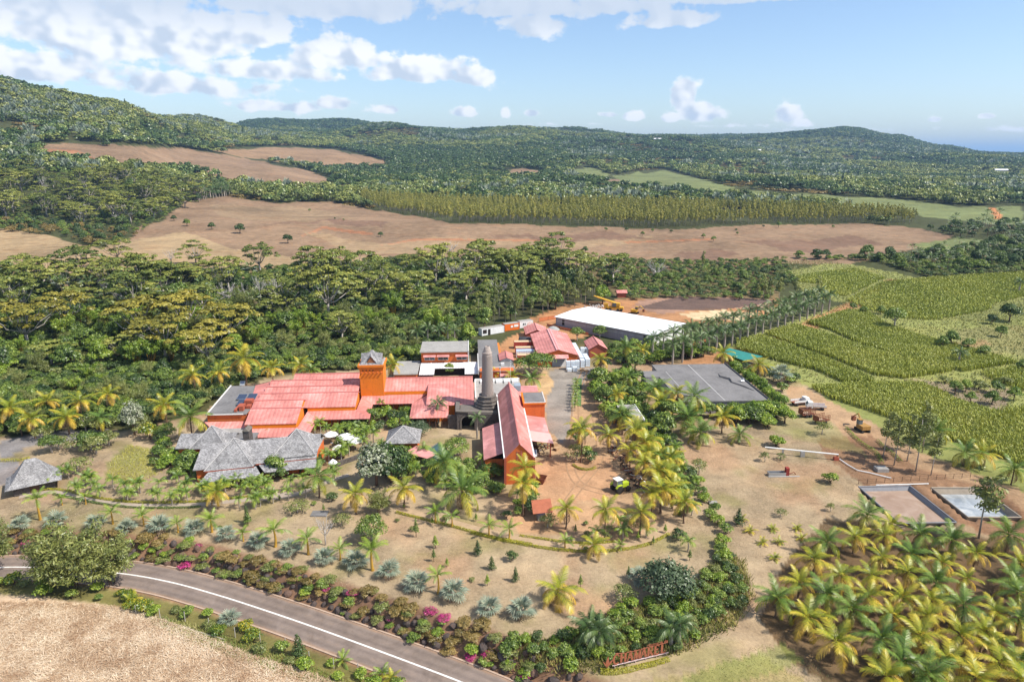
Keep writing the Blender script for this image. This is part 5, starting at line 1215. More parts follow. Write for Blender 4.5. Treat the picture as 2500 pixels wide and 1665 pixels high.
def fan_arrays(Lp, Lf, seed, nseg=15, spread=R(250), stiff=.1):
    g = np.random.default_rng(seed); V = []; F = []; T = []
    V += [np.array([0, -.02, 0]), np.array([0, .02, 0]), np.array([Lp, .02, .0]), np.array([Lp, -.02, 0])]; F += [(0, 1, 2), (0, 2, 3)]; T += [.7] * 4
    for i in range(nseg):
        a = -spread / 2 + spread * i / (nseg - 1); ln_ = Lf * (1 - .18 * abs(a) / (spread / 2)) * g.uniform(.9, 1.05); da = spread / nseg * .34
        dr = np.array([math.cos(a), math.sin(a), 0]); pr = np.array([-math.sin(a), math.cos(a), 0]); b = np.array([Lp, 0, 0]); o = len(V); m_ = b + dr * ln_ * .6
        V += [b, m_ - pr * ln_ * .6 * math.tan(da) + np.array([0, 0, -.03]), m_ + np.array([0, 0, .05]), m_ + pr * ln_ * .6 * math.tan(da) + np.array([0, 0, -.03]), b + dr * ln_ + np.array([0, 0, -ln_ * g.uniform(.08, .3)])]
        F += [(o, o + 1, o + 2), (o, o + 2, o + 3), (o + 1, o + 4, o + 2), (o + 2, o + 4, o + 3)]; c = g.uniform(.2, .8); T += [c - .1, c, c + .05, c, c + .2]
    return np.array(V), np.array(F), np.array(T)
FROND = {}
def frond_set(key, variants, mats):
    FROND[key] = [(lambda A, mt: (A, npmesh('frond', A[0], A[1], mt, A[2])))(A, mt) for A, mt in zip(variants, mats)]
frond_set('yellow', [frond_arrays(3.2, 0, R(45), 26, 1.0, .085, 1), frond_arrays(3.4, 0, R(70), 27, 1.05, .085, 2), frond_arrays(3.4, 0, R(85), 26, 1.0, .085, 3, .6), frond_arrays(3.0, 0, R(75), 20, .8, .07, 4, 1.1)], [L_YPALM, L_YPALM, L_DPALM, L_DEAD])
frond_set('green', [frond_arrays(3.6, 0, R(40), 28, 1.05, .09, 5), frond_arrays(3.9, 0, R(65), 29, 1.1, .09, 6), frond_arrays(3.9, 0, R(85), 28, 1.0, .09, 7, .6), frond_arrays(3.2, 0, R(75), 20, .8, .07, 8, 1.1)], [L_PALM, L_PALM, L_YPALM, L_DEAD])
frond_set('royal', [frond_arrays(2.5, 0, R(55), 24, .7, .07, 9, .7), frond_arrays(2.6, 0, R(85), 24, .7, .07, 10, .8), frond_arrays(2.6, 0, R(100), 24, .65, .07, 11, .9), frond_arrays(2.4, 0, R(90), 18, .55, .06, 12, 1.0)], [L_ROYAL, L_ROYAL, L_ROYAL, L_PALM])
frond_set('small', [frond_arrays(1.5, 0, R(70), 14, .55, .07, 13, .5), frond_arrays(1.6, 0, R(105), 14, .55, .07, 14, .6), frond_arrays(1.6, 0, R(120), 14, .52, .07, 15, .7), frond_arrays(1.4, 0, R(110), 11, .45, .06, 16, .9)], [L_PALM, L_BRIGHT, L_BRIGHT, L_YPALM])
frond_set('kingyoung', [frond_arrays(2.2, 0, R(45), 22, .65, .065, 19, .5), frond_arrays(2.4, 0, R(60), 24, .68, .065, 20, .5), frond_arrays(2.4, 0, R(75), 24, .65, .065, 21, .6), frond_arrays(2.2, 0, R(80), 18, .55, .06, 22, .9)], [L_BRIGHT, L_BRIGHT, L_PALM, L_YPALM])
frond_set('silver', [fan_arrays(.8, 1.1, 1, 13, R(230)), fan_arrays(.9, 1.2, 2, 13, R(230)), fan_arrays(.95, 1.15, 3, 13, R(240)), fan_arrays(.8, .95, 4, 12, R(240))], [L_SILVER, L_SILVER, L_SILVER, L_DEAD])
frond_set('traveller', [fan_arrays(1.2, 1.8, 5, 6, R(50)), fan_arrays(1.2, 1.8, 6, 6, R(55)), fan_arrays(1.1, 1.7, 7, 6, R(60)), fan_arrays(1.0, 1.4, 8, 6, R(80))], [L_ROYAL, L_ROYAL, L_SILVER, L_DEAD])
def crown_plan(key, n, seed, lo, hi, ndead, pw=.8):
    """list of (variant, azimuth, elevation, scale)"""
    g = random.Random(seed); out = []
    for k in range(n):
        t = (k + .5) / n; e = hi - (hi - lo) * t ** pw; v = 0 if t < .3 else (1 if t < .68 else 2)
        out.append((v, k * 2.3999 + g.uniform(-.25, .25), R(e + g.uniform(-7, 7)), g.uniform(.85, 1.1) * (.85 if t < .12 else 1)))
    for k in range(ndead): out.append((3, g.uniform(0, 6.28), R(lo - g.uniform(15, 35)), g.uniform(.8, 1.0)))
    return out
PLAN = {'yellow': lambda s: crown_plan('yellow', 15, s, -14, 82, 4), 'green': lambda s: crown_plan('green', 16, s, -15, 82, 3), 'royal': lambda s: crown_plan('royal', 14, s, 5, 80, 0), 'small': lambda s: crown_plan('small', 10, s, 30, 84, 0),
        'kingyoung': lambda s: crown_plan('kingyoung', 10, s, 15, 84, 0), 'silver': lambda s: crown_plan('silver', 17, s, -15, 85, 3, 1.0), 'traveller': lambda s: crown_plan('traveller', 14, s, 0, 85, 1)}
def xf(A, az, el, sc):
    V = A * sc; c, s = math.cos(el), math.sin(el); x = V[:, 0] * c - V[:, 2] * s; z = V[:, 0] * s + V[:, 2] * c
    ca, sa = math.cos(az), math.sin(az); return np.stack([x * ca - V[:, 1] * sa, x * sa + V[:, 1] * ca, z], 1)
JOINED = {}
def joined_crown(key, s):
    if (key, s) in JOINED: return JOINED[key, s]
    VV = []; FF = []; TT = []; MI = []; o = 0; mats = []; 
    for (v, a, e, sc) in PLAN[key](s):
        A, me = FROND[key][v]; V = xf(A[0], a, e, sc); VV.append(V); FF.append(A[1] + o); TT.append(A[2] + ((a * 7.13) % 1 - .5) * .25); o += len(V)
        mt = me.materials[0]
        if mt not in mats: mats.append(mt)
        MI += [mats.index(mt)] * len(A[1])
    JOINED[key, s] = npmesh('crown', np.concatenate(VV), np.concatenate(FF), mats, np.concatenate(TT), MI); return JOINED[key, s]
TRUNK = {}
def palm_trunk(key, curve):
    k = (key, curve)
    if k in TRUNK: return TRUNK[k]
    q = MB(); g = random.Random(curve * 7 + len(key)); dx, dy = (math.cos(curve * 2.1) * .16, math.sin(curve * 2.1) * .16)
    n = 9; pts = []; rad = []
    for i in range(n):
        t = i / (n - 1); pts.append((dx * math.sin(t * 2.6), dy * math.sin(t * 2.2) * .7, t))
        if key in ('yellow', 'green'): r_ = .15 - .05 * t + (.10 if i == 0 else 0)
        elif key == 'royal': r_ = .2 - .06 * t + (.06 if 1 < i < 5 else 0)
        elif key == 'kingyoung': r_ = .2 - .10 * t + (.08 if i == 0 else 0)
        elif key == 'silver': r_ = .2
        else: r_ = .1 - .03 * t
        rad.append(r_)
    pts = [(p[0] - pts[-1][0] * p[2], p[1] - pts[-1][1] * p[2], p[2]) for p in pts]
    q.tube(pts, rad, 6)
    TRUNK[k] = q.mesh('trunk', BARK_G if key in ('royal', 'silver', 'small') else (BARK_O if key == 'kingyoung' else BARK_D), True); return TRUNK[k]
PALMN = {'yellow': 'coconut_palm', 'green': 'coconut_palm', 'royal': 'royal_palm', 'small': 'young_palm', 'kingyoung': 'young_palm', 'silver': 'silver_fan_palm', 'traveller': 'fan_leaved_palm'}
_pc = [0]
def palm(key, p, h, label, group=None, sc=1.0, parts=True, seed=None, lean=0.0):
    _pc[0] += 1; s = _pc[0] if seed is None else seed
    t = empty(PALMN[key], p, (s * 1.7) % 6.28, label, 'palm', group)
    tr = link('trunk', palm_trunk(key, s % 4), t); tr.scale = (sc, sc, h + .2); tr.location = (0, 0, -.15)
    if parts:
        for (v, a, e, s2) in PLAN[key](s % 12):
            f = link('frond', FROND[key][v][1], t); f.location = (0, 0, h); f.rotation_euler = (0, -e, a); f.scale = (s2 * sc,) * 3
    else:
        c = link('crown', joined_crown(key, s % 3), t); c.location = (0, 0, h); c.scale = (sc,) * 3
    return t
def plant(kind, p, sc=1.0, label=None, cat='tree', group=None, name=None, rz=None, sz=None):
    pr = PROTO[kind]; k = random.randrange(len(pr)); tr, cr = pr[k]
    t = empty(name or kind, p, random.uniform(0, 6.28) if rz is None else rz, label, cat, group)
    a = link('trunk', tr, t); b = link('branches' if kind == 'bare_tree' else 'crown', cr, t); s3 = (sc, sc, sc if sz is None else sz); a.scale = s3; b.scale = s3
    return t
# ---------------------------------------------------------------- far woods, plantation, scattered over the land
def scatter(poly, spacing, rmin=0, rmax=9000, seed=0, avoid=(), jitter=.9):
    """points on the ground, even in the world, whose place in the photograph lies in poly (full-view pixels)"""
    g = np.random.default_rng(seed); q = [at(FULL(*p)) for p in poly]; X = [v.x for v in q]; Y = [v.y for v in q]
    xs = np.arange(min(X) - spacing, max(X) + spacing, spacing); ys = np.arange(min(Y) - spacing, max(Y) + spacing, spacing)
    x, y = np.meshgrid(xs, ys); x = x.ravel() + (g.random(x.size) - .5) * spacing * jitter; y = y.ravel() + (g.random(y.size) - .5) * spacing * jitter
    z = ground(x, y); a, b = project(x, y, z); r = np.hypot(x, y)
    m = inpoly(a, b, poly) & (r > rmin) & (r < rmax)
    for pl in avoid: m &= ~inpoly(a, b, pl)
    return np.stack([x[m], y[m], z[m]], 1)
def instances(name, P, S, RZ, ID, protos, label, cat):
    coll = bpy.data.collections.new(name + '_kinds')
    for i, me in enumerate(protos):
        o = bpy.data.objects.new('%s_kind_%02d' % (name, i), me); coll.objects.link(o)
    me = bpy.data.meshes.new(name); me.vertices.add(len(P)); me.vertices.foreach_set('co', np.asarray(P, np.float32).ravel())
    a = me.attributes.new('scl', 'FLOAT_VECTOR', 'POINT'); a.data.foreach_set('vector', np.asarray(S, np.float32).ravel())
    a = me.attributes.new('rz', 'FLOAT', 'POINT'); a.data.foreach_set('value', np.asarray(RZ, np.float32))
    a = me.attributes.new('pick', 'INT', 'POINT'); a.data.foreach_set('value', np.asarray(ID, np.int32))
    ng = bpy.data.node_groups.new(name + '_scatter', 'GeometryNodeTree')
    ng.interface.new_socket('Geometry', in_out='INPUT', socket_type='NodeSocketGeometry'); ng.interface.new_socket('Geometry', in_out='OUTPUT', socket_type='NodeSocketGeometry')
    N = lambda t: ng.nodes.new(t)
    gi, go, mp, ip, ci = N('NodeGroupInput'), N('NodeGroupOutput'), N('GeometryNodeMeshToPoints'), N('GeometryNodeInstanceOnPoints'), N('GeometryNodeCollectionInfo')
    def attr(n_, ty): k = N('GeometryNodeInputNamedAttribute'); k.data_type = ty; k.inputs[0].default_value = n_; return k.outputs['Attribute']
    ci.inputs[0].default_value = coll; ci.inputs['Separate Children'].default_value = True; ci.inputs['Reset Children'].default_value = True
    cx = N('ShaderNodeCombineXYZ'); L_ = ng.links.new
    L_(gi.outputs[0], mp.inputs[0]); L_(mp.outputs[0], ip.inputs['Points']); L_(ci.outputs[0], ip.inputs['Instance']); ip.inputs['Pick Instance'].default_value = True
    L_(attr('pick', 'INT'), ip.inputs['Instance Index']); L_(attr('rz', 'FLOAT'), cx.inputs[2]); L_(cx.outputs[0], ip.inputs['Rotation']); L_(attr('scl', 'FLOAT_VECTOR'), ip.inputs['Scale']); L_(ip.outputs[0], go.inputs[0])
    o = link(name, me); md = o.modifiers.new('scatter', 'NODES'); md.node_group = ng
    return tag(o, label, cat, kind='stuff')
def whole(tr, cr, name):
    """trunk and crown meshes joined into one small mesh for things only a few pixels high"""
    V = []; F = []; T = []; MI = []; o = 0
    me = bpy.data.meshes.new(name); mats = [tr.materials[0], cr.materials[0]]
    for i, m in enumerate((tr, cr)):
        v = np.empty(len(m.vertices) * 3, np.float32); m.vertices.foreach_get('co', v); v = v.reshape(-1, 3)
        m.calc_loop_triangles(); f = np.empty(len(m.loop_triangles) * 3, np.int32); m.loop_triangles.foreach_get('vertices', f); f = f.reshape(-1, 3)
        t = np.full(len(v), .5, np.float32)
        if 'tint' in m.attributes: m.attributes['tint'].data.foreach_get('value', t)
        V.append(v); F.append(f + o); T.append(t); MI.append(np.full(len(f), i)); o += len(v)
    return npmesh(name, np.concatenate(V), np.concatenate(F), mats, np.concatenate(T), np.concatenate(MI))
# coarse crowns for the distance
def far_kind(nm, mt, bl, n, leaf, up=.5, shell=.5, seed=0, bias=0): return crown(nm, bl, n, leaf, mt, .8, up, shell, .35, seed, bias)
FK = []
L_FO = leafmat('distant_olive_leaves', [(.07, .10, .025), (.18, .215, .05), (.32, .33, .085)], .3, .8); L_FM = leafmat('distant_green_leaves', [(.05, .085, .022), (.13, .19, .045), (.25, .30, .08)], .3, .8)
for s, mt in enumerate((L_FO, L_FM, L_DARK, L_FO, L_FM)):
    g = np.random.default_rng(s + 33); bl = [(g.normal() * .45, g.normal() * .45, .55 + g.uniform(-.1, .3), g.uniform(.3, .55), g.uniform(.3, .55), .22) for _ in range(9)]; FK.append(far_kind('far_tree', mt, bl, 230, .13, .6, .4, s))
g = np.random.default_rng(3); FK.append(far_kind('far_scrub', L_RUST, [(g.normal() * .5, g.normal() * .5, .3, .45, .45, .2) for _ in range(9)], 200, .13))
A = [xf(fan_arrays(.25, .75, k, 5, R(60))[0], k * 2.4, R(20 + 6 * k), 1.0) + np.array([0, 0, .55]) for k in range(10)]; F0 = fan_arrays(.25, .75, 0, 5, R(60))[1]
FK.append(npmesh('far_palm', np.concatenate(A), np.concatenate([F0 + i * len(A[0]) for i in range(10)]), L_SILVER, np.concatenate([np.full(len(A[0]), .1 + .06 * k) for k in range(10)])))
bl = [(0, 0, .2 + .16 * k, .5 - .07 * k, .5 - .07 * k, .16) for k in range(6)]; FK.append(far_kind('far_conifer', L_DARK, bl, 220, .12, .2, .5, 9, -.2))
OPEN = [M3, [(95, 330), (140, 326), (270, 329), (420, 340), (560, 360), (640, 378), (720, 395), (790, 425), (690, 440), (560, 420), (440, 395), (330, 385), (200, 378), (90, 362)], [(480, 343), (640, 335), (780, 343), (900, 373), (880, 387), (760, 390), (640, 374), (540, 360)],
        [(-300, 528), (0, 525), (120, 545), (220, 572), (330, 540), (420, 530), (520, 562), (700, 588), (900, 592), (600, 640), (300, 640), (-300, 640)],
        [(1150, 393), (1200, 386), (1260, 394), (1240, 410), (1170, 408)], [(1305, 393), (1345, 380), (1400, 400), (1560, 418), (1450, 432), (1330, 412)], [(1410, 403), (1470, 392), (1530, 388), (1600, 408), (1690, 432), (1850, 444), (2100, 460), (2200, 473), (2420, 474), (2420, 530), (2120, 530), (1900, 475), (1640, 450), (1520, 442)]]
PLANT = [(800, 452), (860, 482), (960, 497), (1030, 511), (1200, 516), (1500, 525), (1750, 516), (2000, 513), (2105, 520), (2110, 504), (2000, 494), (1850, 488), (1600, 478), (1300, 474), (1100, 468), (900, 460)]
g = np.random.default_rng(77); P = []; S = []; I = []
for (r0, r1, sp) in ((640, 900, 8.2), (900, 1300, 9.6), (1300, 1900, 12), (1900, 2800, 15.5), (2800, 4000, 20), (4000, 6200, 27)):
    n_ = int(1.66 * (r1 ** 2 - r0 ** 2) / 2 / sp ** 2); a = g.uniform(R(-49), R(46), n_); r = np.sqrt(g.uniform(r0 ** 2, r1 ** 2, n_)); x = r * np.sin(a); y = r * np.cos(a); z = ground(x, y)
    px_, py_ = project(x, y, z); m = z > -200
    for pl in OPEN: m &= ~inpoly(px_, py_, pl)
    m &= ~inpoly(px_, py_, PLANT)
    m &= ~((py_ > 540) & (r < 700)); m &= ~((r < 760) & (px_ > 900) & (py_ > 455)); m &= ~((r < 1000) & (px_ < 500) & (py_ > 395))
    # open shrubland clearings
    cl = fbm(x / 160 + 9, y / 160 + 4, 3); m &= (cl < .66) | (g.random(n_) < .35)
    x, y, z, px_, py_, cl = x[m], y[m], z[m], px_[m], py_[m], cl[m]; n_ = len(x)
    palmy = fbm(x / 230 + 70, y / 230, 3) ; u = g.random(n_)
    patch = fbm(x / 300 + 5, y / 300 + 60, 3) + (g.random(n_) - .5) * .22; pick = np.where(patch > .54, np.where(u < .5, 0, 3), np.where(patch > .44, np.where(u < .5, 1, 4), 2))
    pick = np.where((palmy > .53) & (u < .3), 6, pick); pick = np.where((cl > .6) & (u < .6), 5, pick); pick = np.where((u > .992), 7, pick)
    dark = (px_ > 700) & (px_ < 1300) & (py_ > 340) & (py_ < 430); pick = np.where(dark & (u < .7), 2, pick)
    if r0 >= 4000: pick = np.where(u < .85, 2, pick)  # far ridges: mostly dark-leaved trees, their colour standing in for cloud shadow
    base = sp * g.uniform(.55, 1.2, n_); hgt = np.minimum(base, 11) * g.uniform(.9, 1.5, n_) * (1 + .25 * (sp > 20))
    hgt = np.where(pick == 7, hgt * 1.35, hgt); base = np.where(pick == 7, base * .6, base); hgt = np.where(pick == 5, hgt * .5, hgt); base = np.where(pick == 6, base * .75, base)
    P.append(np.stack([x, y, z - .3], 1)); S.append(np.stack([base, base, hgt], 1)); I.append(pick)
P = np.concatenate(P); S = np.concatenate(S); I = np.concatenate(I)
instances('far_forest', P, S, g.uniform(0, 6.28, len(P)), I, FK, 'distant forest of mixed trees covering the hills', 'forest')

# gum plantation: the front rows stand as single trees, the rest as one stand
gp = scatter(PLANT, 7.4, seed=5, jitter=.6); rr_ = np.hypot(gp[:, 0], gp[:, 1])
gap = fbm(gp[:, 0] / 60 + 3, gp[:, 1] / 60 + 1, 2); gp = gp[gap < .68]; rr_ = np.hypot(gp[:, 0], gp[:, 1])
# nearest along each line of sight first
azb = np.floor(np.degrees(np.arctan2(gp[:, 0], gp[:, 1])) * 6).astype(int); order = np.argsort(rr_); seen = {}; front = []
for i in order:
    if seen.get(azb[i], 0) < 1 and len(front) < 285: seen[azb[i]] = seen.get(azb[i], 0) + 1; front.append(i)
for i in order:
    if len(front) >= 285: break
    if i not in front and seen.get(azb[i], 0) < 2: seen[azb[i]] += 1; front.append(i)
front = set(front)
for i in front: plant('gum_tree', Vector(gp[i]), random.uniform(.8, 1.05), 'slender pale-stemmed gum tree in the front rows of the plantation', group='gum trees in the front rows of the plantation', sz=random.uniform(.8, 1.15))
rest = [i for i in range(len(gp)) if i not in front]; g = np.random.default_rng(8)
GK = [whole(a, b, 'stand_gum') for a, b in PROTO['gum_tree']]; sc_ = g.uniform(.8, 1.1, len(rest))
instances('gum_plantation', gp[rest], np.stack([sc_, sc_, sc_ * g.uniform(.85, 1.15, len(rest))], 1), g.uniform(0, 6.28, len(rest)), g.integers(0, 5, len(rest)), GK, 'yellowish gum plantation standing in rows across the valley', 'plantation')
# ---------------------------------------------------------------- woods in the gully and on the near slopes
def wood(poly, spacing, mix, label_of, group, seed, sc=(.7, 1.3), avoid=(), rmax=9000):
    pts = scatter(poly, spacing, seed=seed, avoid=avoid, rmax=rmax); g = random.Random(seed); kinds = [m[0] for m in mix]; ws = [m[1] for m in mix]
    for p in pts:
        k = g.choices(kinds, ws)[0]; s = g.uniform(*sc) * dict((m[0], m[2] if len(m) > 2 else 1) for m in mix)[k]
        if k in PLAN: palm(k, Vector(p), g.uniform(3.5, 7) * s, label_of[k], group, s * 1.1, parts=False)
        else: plant(k, Vector(p), s, label_of[k], group=group, sz=s * g.uniform(.7, 1.25))
    return len(pts)
LAB = {'flat_topped_tree': 'olive flat-topped umbrella tree {}', 'golden_flat_topped_tree': 'golden-topped umbrella tree {}', 'broadleaf_tree': 'rounded mid-green leafy tree {}', 'dark_tree': 'dark green leafy tree {}', 'bare_tree': 'bleached bare-branched tree {}',
       'traveller': 'dark fan-leaved palm {}', 'bamboo_clump': 'arching light green bamboo clump {}', 'feathery_tree': 'slender feathery tree {}', 'rusty_scrub': 'rust-tinged scrub bush {}', 'scrub': 'low grey-green bush {}', 'bright_tree': 'bright green leafy tree {}', 'weeping_tree': 'weeping fine-leaved tree {}', 'royal': 'dark tall palm {}', 'dark_conifer': 'dark columnar conifer {}', 'gum_tree': 'yellowish slender gum tree {}', 'spreading_tree': 'spreading green tree {}', 'green': 'green coconut palm {}'}
def labs(where): return {k: v.format(where) for k, v in LAB.items()}
GULLY = [(-260, 650), (60, 640), (330, 632), (620, 618), (860, 600), (1100, 596), (1290, 610), (1360, 640), (1330, 668), (1180, 690), (1080, 735), (1020, 790), (900, 800), (700, 812), (540, 820), (420, 842), (250, 862), (90, 880), (-60, 900), (-260, 900)]
n1_ = wood([(-90, 652), (60, 650), (330, 652), (620, 655), (860, 640), (1100, 628), (1290, 606), (1360, 640), (1330, 668), (1180, 684), (1080, 712), (800, 735), (400, 745), (-90, 745)], 11.5, [('flat_topped_tree', .38, 1.12), ('dark_tree', .2, 1.0), ('broadleaf_tree', .18, .95), ('traveller', .2, 1.3), ('bare_tree', .04, 1.0), ('weeping_tree', .04, 1.0)], labs('in the wooded gully behind the distillery'), 'trees in the gully behind the distillery', 21)
n2_ = wood([(-90, 745), (400, 745), (800, 735), (1080, 712), (1020, 790), (900, 800), (700, 806), (540, 812), (420, 835), (250, 855), (90, 875), (-60, 890), (-90, 890)], 8.2, [('broadleaf_tree', .25, .75), ('bamboo_clump', .34, .85), ('dark_tree', .06, .7), ('weeping_tree', .2, .75), ('flat_topped_tree', .07, .75), ('bright_tree', .08, .7)], labs('in the thicket just behind the pink roofs'), 'trees in the thicket behind the roofs', 22)
n3_ = wood([(1080, 735), (1180, 692), (1330, 672), (1420, 690), (1300, 712), (1200, 738), (1110, 770)], 6.0, [('feathery_tree', .8, .85), ('broadleaf_tree', .2, .7)], labs('in the grove behind the site cabins'), 'trees behind the site cabins', 23)
n4_ = wood([(-60, 400), (20, 388), (200, 398), (330, 412), (440, 432), (470, 462), (390, 492), (330, 520), (150, 520), (0, 510), (-60, 515)], 19, [('flat_topped_tree', .66, 1.2), ('dark_tree', .2, 1.0), ('bare_tree', .06), ('broadleaf_tree', .08, .9)], labs('in the wood beyond the left-hand fields'), 'trees beyond the left fields', 24)
n5_ = wood([(-200, 505), (0, 508), (150, 522), (320, 530), (310, 548), (220, 566), (120, 540), (-200, 522)], 8.5, [('rusty_scrub', .45, 1.1), ('dark_tree', .35, .75), ('broadleaf_tree', .2, .7)], labs('along the edge of the tan field'), 'bushes along the tan field', 25)
n6_ = wood([(1770, 598), (1900, 588), (2000, 606), (2140, 632), (2420, 612), (2420, 560), (2354, 545), (2250, 570), (2150, 590), (1990, 598)], 9.0, [('dark_tree', .34, .8), ('traveller', .42, 1.1), ('broadleaf_tree', .24, .75)], labs('in the dark wood above the cane fields'), 'trees in the wood above the cane', 26)
n7_ = wood([(1330, 630), (1400, 610), (1560, 625), (1700, 618), (1800, 608), (1840, 622), (1820, 650), (1760, 676), (1560, 676), (1440, 684)], 14.5, [('broadleaf_tree', .3, .55), ('dark_tree', .2, .5), ('scrub', .3, 1.2), ('feathery_tree', .15, .7)], labs('on the slope above the ploughed plot'), 'trees above the ploughed plot', 27)
n8_ = wood([(2130, 530), (2210, 520), (2420, 515), (2420, 540), (2330, 548), (2190, 548)], 11, [('traveller', .5, 1.5), ('dark_tree', .5, .9)], labs('at the far right corner of the brown field'), 'trees by the far brown field', 28)
n9_ = wood([(500, 440), (640, 448), (770, 440), (800, 452), (760, 462), (640, 466), (520, 452)], 15, [('broadleaf_tree', .5, .8), ('feathery_tree', .3, .9), ('scrub', .2, 1.5)], labs('on the ridge above the brown field'), 'trees on the brown field ridge', 29)
wood([(440, 445), (520, 438), (530, 452), (450, 462)], 7, [('royal', 1, 1.9)], {'royal': 'tall white-stemmed palm in the block on the brown ridge'}, 'palm block on the brown ridge', 30)
print('WOODS', n1_, n2_, n3_, n4_, n5_, n6_, n7_, n8_, n9_)
# single trees one can point at
def T(kind, zf, x, y, sc, label, cat='tree', group=None, sz=None, h=None):
    p = at(zf(x, y), 0 if h is None else h); return plant(kind, p, sc, label, cat, group, sz=sz)
T('flat_topped_tree', FULL, 1000, 655, 1.55, 'tallest layered umbrella tree standing out against the brown field'); T('flat_topped_tree', FULL, 1130, 640, 1.35, 'broad umbrella tree right of the tallest one'); T('flat_topped_tree', FULL, 1410, 655, 1.35, 'olive umbrella tree left of the grey bare tree'); T('bare_tree', FULL, 1505, 655, 1.35, 'big pale bare tree at the foot of the brown field')
T('bare_tree', FULL, 1150, 700, 1.1, 'pale bare-limbed tree in the middle of the gully'); T('bare_tree', FULL, 1035, 600, 1.2, 'grey leafless tree beside the tallest umbrella tree')
T('flat_topped_tree', FULL, 270, 610, 1.15, 'umbrella tree with white stems on the tan field'); T('flat_topped_tree', FULL, 190, 605, .9, 'smaller umbrella tree on the tan field'); T('bare_tree', FULL, 395, 612, .95, 'leaning bare tree on the tan field'); T('flat_topped_tree', FULL, 450, 610, 1.1, 'umbrella tree right of the leaning bare tree'); T('flat_topped_tree', FULL, 600, 628, 1.2, 'umbrella tree at the gully edge below the mango trees')
for i, (x, y, s) in enumerate(((330, 800, 1.25), (430, 790, 1.3), (530, 790, 1.2), (380, 830, 1.1), (480, 845, 1.0), (70, 800, 1.2), (160, 770, 1.15))): T('golden_flat_topped_tree', FULL, x, y, s, 'golden umbrella tree, %s' % ('at the left of the golden group', 'tallest of the golden group', 'at the right of the golden group', 'front left of the golden group', 'front right of the golden group', 'far left above the palms', 'above the far left palms, farther back')[i])
T('bright_tree', FULL, 1385, 700, 1.0, 'bright yellow-green round tree by the white warehouse'); T('bright_tree', FULL, 1075, 797, .82, 'bright green columnar tree behind the office roof', sz=1.0); T('bright_tree', FULL, 700, 650, .6, 'light green bush in the gully')
T('dark_tree', FULL, 552, 537, .95, 'dark round mango tree alone on the brown field'); T('dark_tree', FULL, 662, 560, .85, 'dark two-tiered tree on the brown field'); T('dark_tree', FULL, 487, 528, .7, 'small dark tree below the brown ridge'); T('broadleaf_tree', FULL, 430, 520, .7, 'low wide bush below the brown ridge'); T('dark_tree', FULL, 400, 508, .6, 'dark bush at the foot of the palm block')
T('dark_tree', FULL, 1280, 425, 2.2, 'huge rounded umbrella tree in the scrub below the green hill'); T('flat_topped_tree', FULL, 1065, 450, 1.5, 'flat crowned tree behind the plantation'); T('dark_tree', FULL, 1115, 455, 1.4, 'dark tree behind the plantation'); T('flat_topped_tree', FULL, 1550, 465, 1.3, 'dark layered tree near the green terraces')
for i, (x, y, s) in enumerate(((1345, 582, .55), (1268, 548, .45), (1393, 532, .4), (1440, 532, .38), (1477, 542, .4), (1500, 534, .35), (1543, 536, .35), (1640, 556, .5), (1617, 548, .42), (1692, 532, .3), (1790, 523, .6), (1695, 540, .3), (875, 545, .5), (712, 487, .4), (1243, 552, .3), (770, 505, .25), (790, 508, .25), (1915, 525, .35), (1755, 523, .3))):
    T('broadleaf_tree' if i % 3 else 'dark_tree', FULL, x, y, s, 'small tree alone on the brown field', group='small trees dotted over the brown field')
for i, (x, y, s) in enumerate(((385, 300, 1.1), (405, 300, 1.0), (435, 303, 1.25), (255, 310, 1.0), (245, 322, .9), (560, 300, 1.3), (530, 305, 1.0), (590, 305, 1.0))): T('dark_conifer', FULL, x, y + 14, s * 1.9, 'dark conifer among lighter trees on the left hillside', group='dark conifers on the left hillside')
# teal-dark wood under the gully palms, dead poles
for i, (x, y) in enumerate(((625, 705), (640, 695), (600, 700))): T('bare_tree', FULL, x, y, .8, 'thin pale dead stem among the dark fan palms', group='dead stems among the fan palms', sz=1.3)

# avenue of royal palms beyond the white warehouse
AVN = []
for k in range(21):
    t = k / 20.0
    for side, (a, b) in enumerate((((1545, 842), (1905, 716)), ((1500, 826), (1880, 706)))):
        t2 = t ** .92; x_ = a[0] + (b[0] - a[0]) * t2; y_ = a[1] + (b[1] - a[1]) * t2; AVN.append((x_, y_, side, k))
for (x_, y_, side, k) in AVN:
    p = at(FULL(x_, y_)); palm('royal', p, random.uniform(6.0, 7.4), '%s royal palm from the white warehouse in the %s row of the avenue' % (['first', 'second', 'third', 'fourth', 'fifth', 'sixth', 'seventh', 'eighth', 'ninth', 'tenth', 'eleventh', 'twelfth', 'thirteenth', 'fourteenth', 'fifteenth', 'sixteenth', 'seventeenth', 'eighteenth', 'nineteenth', 'twentieth', 'twenty-first'][k], ('near', 'rear')[side]), 'royal palms of the avenue', 1.6, parts=False)
for i, (x_, y_) in enumerate(((1010, 800), (985, 795), (1030, 792), (960, 805), (1045, 800))): palm('royal', at(FULL(x_, y_)), 6.5, 'dark royal palm in the clump behind the office roof', 'royal palms behind the office roof', 1.4, parts=False)

